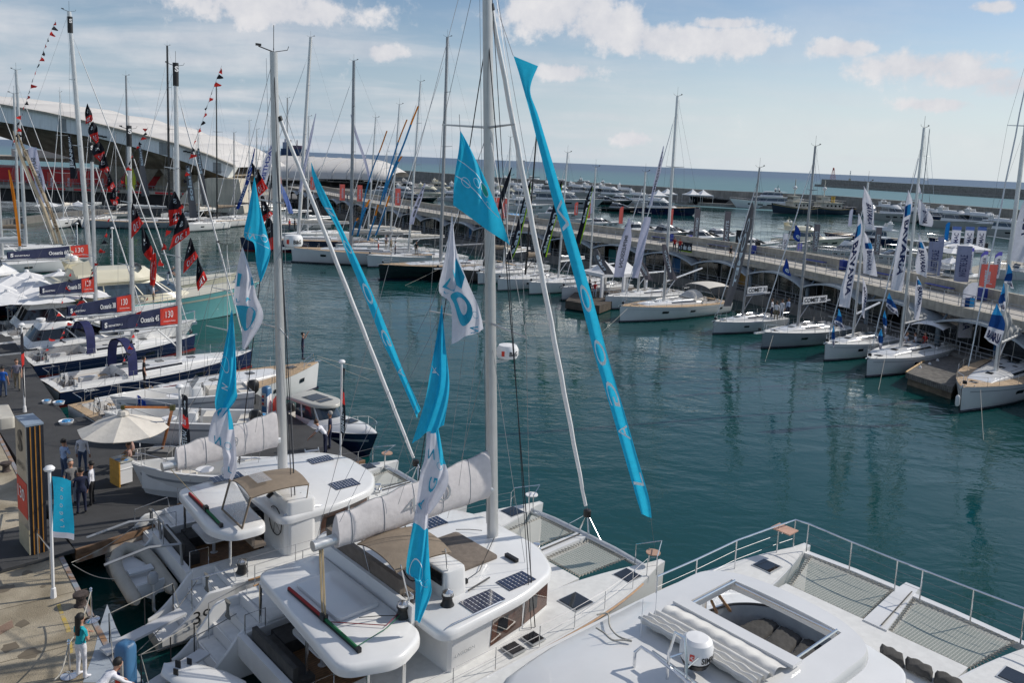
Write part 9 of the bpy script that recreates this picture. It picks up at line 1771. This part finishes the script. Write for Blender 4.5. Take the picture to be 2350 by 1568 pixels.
for i, (px, py, z_, tp, lg, wh) in enumerate(((868, 576, 1.9, 'white', 'red', 'on the foredeck behind the black yacht, the left one'), (886, 568, 1.9, 'check', 'khaki', 'on the foredeck behind the black yacht, second from the left'), (897, 576, 1.9, 'khaki', 'khaki', 'on the foredeck behind the black yacht, third from the left'), (907, 584, 1.9, 'white', 'navy', 'in a white shirt and dark shorts nearest the black bow'), (955, 585, 1.9, 'black', 'khaki', 'in black beside the dark mast of the black yacht'), (664, 527, 2.2, 'red', 'navy', 'in red on the navy classic yacht'), (676, 526, 2.2, 'black', 'black', 'in dark clothes on the navy classic yacht'), (687, 530, 2.2, 'white', 'ljeans', 'in white on the navy classic yacht'), (470, 492, 2.0, 'white', 'khaki', 'in white on the bow under the arch'), (476, 493, 2.0, 'black', 'khaki', 'in black on the bow under the arch'), (482, 492, 2.0, 'rose', 'khaki', 'in a rose shirt on the bow under the arch'), (2251, 628, 1.2, 'lblue', 'navy', 'in light blue by the violet topped flags'), (2262, 628, 1.2, 'black', 'black', 'in black by the violet topped flags'), (2284, 622, 1.2, 'navy', 'navy', 'in navy behind the violet topped flags'), (2312, 614, 1.2, 'white', 'navy', 'in white at the far right dock'), (828, 540, 1.9, 'white', 'navy', 'in white on the yacht under the orange streamers'), (1443, 520, 1.2, 'white', 'navy', 'in white on the dock with the orange inflatable'))):
 person('small distant person '+wh, px, py, z_, (i*67) % 360, 'stand' if i % 2 else 'talk', tp, lg, ('black', 'brown', 'grey')[i % 3], sleeve=0, group='people in the distance')
for i, (px, py) in enumerate(((2196, 620), (2206, 622))): person('person seated under the small white parasol at the far dock, the %s one' % ('left', 'right')[i], px, py, 1.2, (0, 180)[i], 'sit', 'white' if i else 'lblue', 'navy', 'grey')
for i, (px, py) in enumerate(((28, 726), (76, 722))):
 t = thing('cafe_table', 'small round terrace table, the %s one' % ('left', 'right')[i], 'table', at(px, py, 1.2)); MB().lathe([(.25, 0), (.03, .03), (.03, .72), (.42, .73), (.42, .76), (0, .76)], n=16).build('table', white, t)
for i, (px, py, s_) in enumerate(((135, 928, .5), (152, 972, .6), (107, 925, .4), (600, 958, .6))):
 t = thing('shoe_tray', 'white tray of blue bags on the pontoon, %s' % ('beside the navy stern', 'nearest the flagpole shadow', 'left of another by the quay edge', 'next to the far blue pedestal')[i], 'tray', at(px, py, 1.2), R(20*i)); MB().lathe([(.3*s_*1.6, 0), (.36*s_*1.6, .14), (.33*s_*1.6, .14), (.28*s_*1.6, .03)], n=16).build('basin', white, t); MB().lathe([(.0, .03), (.26*s_*1.5, .05), (.2*s_*1.5, .17), (.0, .2)], n=9).build('blue_bags', M('blue plastic bags', (.05, .25, .5), .5, var=.5, vs=12), t)
t = thing('planter_bench', 'long cream moulded bench at the left edge of the pontoon', 'bench', at(8, 968, 1.2), R(-52)); MB().prism(rounded([(-1.2, -.35), (1.3, -.35), (1.3, .35), (-1.2, .35)], .15, 3), 0, .55, bev=.08).build('body', M('cream moulding', (.55, .52, .45), .5), t, ang=40)
m = MB(); t = thing('handrail', 'steel handrail beside the tall sign column', 'railing')
for p in ((100, 1172), (88, 1290), (117, 1330)): v = at(*p, 1.2); m.tube([v, v+Vector((0, 0, 1.0))], .025, 6)
m.tube([at(100, 1172, 1.2)+Vector((0, 0, 1)), at(88, 1290, 1.2)+Vector((0, 0, 1)), at(117, 1330, 1.2)+Vector((0, 0, 1))], .025, 6); m.build('rail', steel, t)
t = thing('folding_steps', 'aluminium folding steps beside the black outboard', 'steps', at(722, 1075, 1.2), R(30))
for k in range(3): MB().bx(-.3, -.2+.25*k, .2+.22*k, .3, .0+.25*k, .23+.22*k).build('tread', alu, t, False)
MB().tube([(-.3, -.25, 0), (-.3, .5, .75)], .02, 4).tube([(.3, -.25, 0), (.3, .5, .75)], .02, 4).tube([(-.3, .5, .75), (-.3, .55, 0)], .02, 4).tube([(.3, .5, .75), (.3, .55, 0)], .02, 4).build('frame', alu, t)
# -- sea air
hz_m = bpy.data.materials.new('haze'); hz_m.use_nodes = True; tt_ = hz_m.node_tree; tt_.nodes.clear(); oo = tt_.nodes.new('ShaderNodeOutputMaterial'); pv_ = tt_.nodes.new('ShaderNodeVolumePrincipled'); pv_.inputs['Color'].default_value = (.80, .88, .95, 1); pv_.inputs['Density'].default_value = .00022; pv_.inputs['Anisotropy'].default_value = .3; tt_.links.new(pv_.outputs[0], oo.inputs[1])
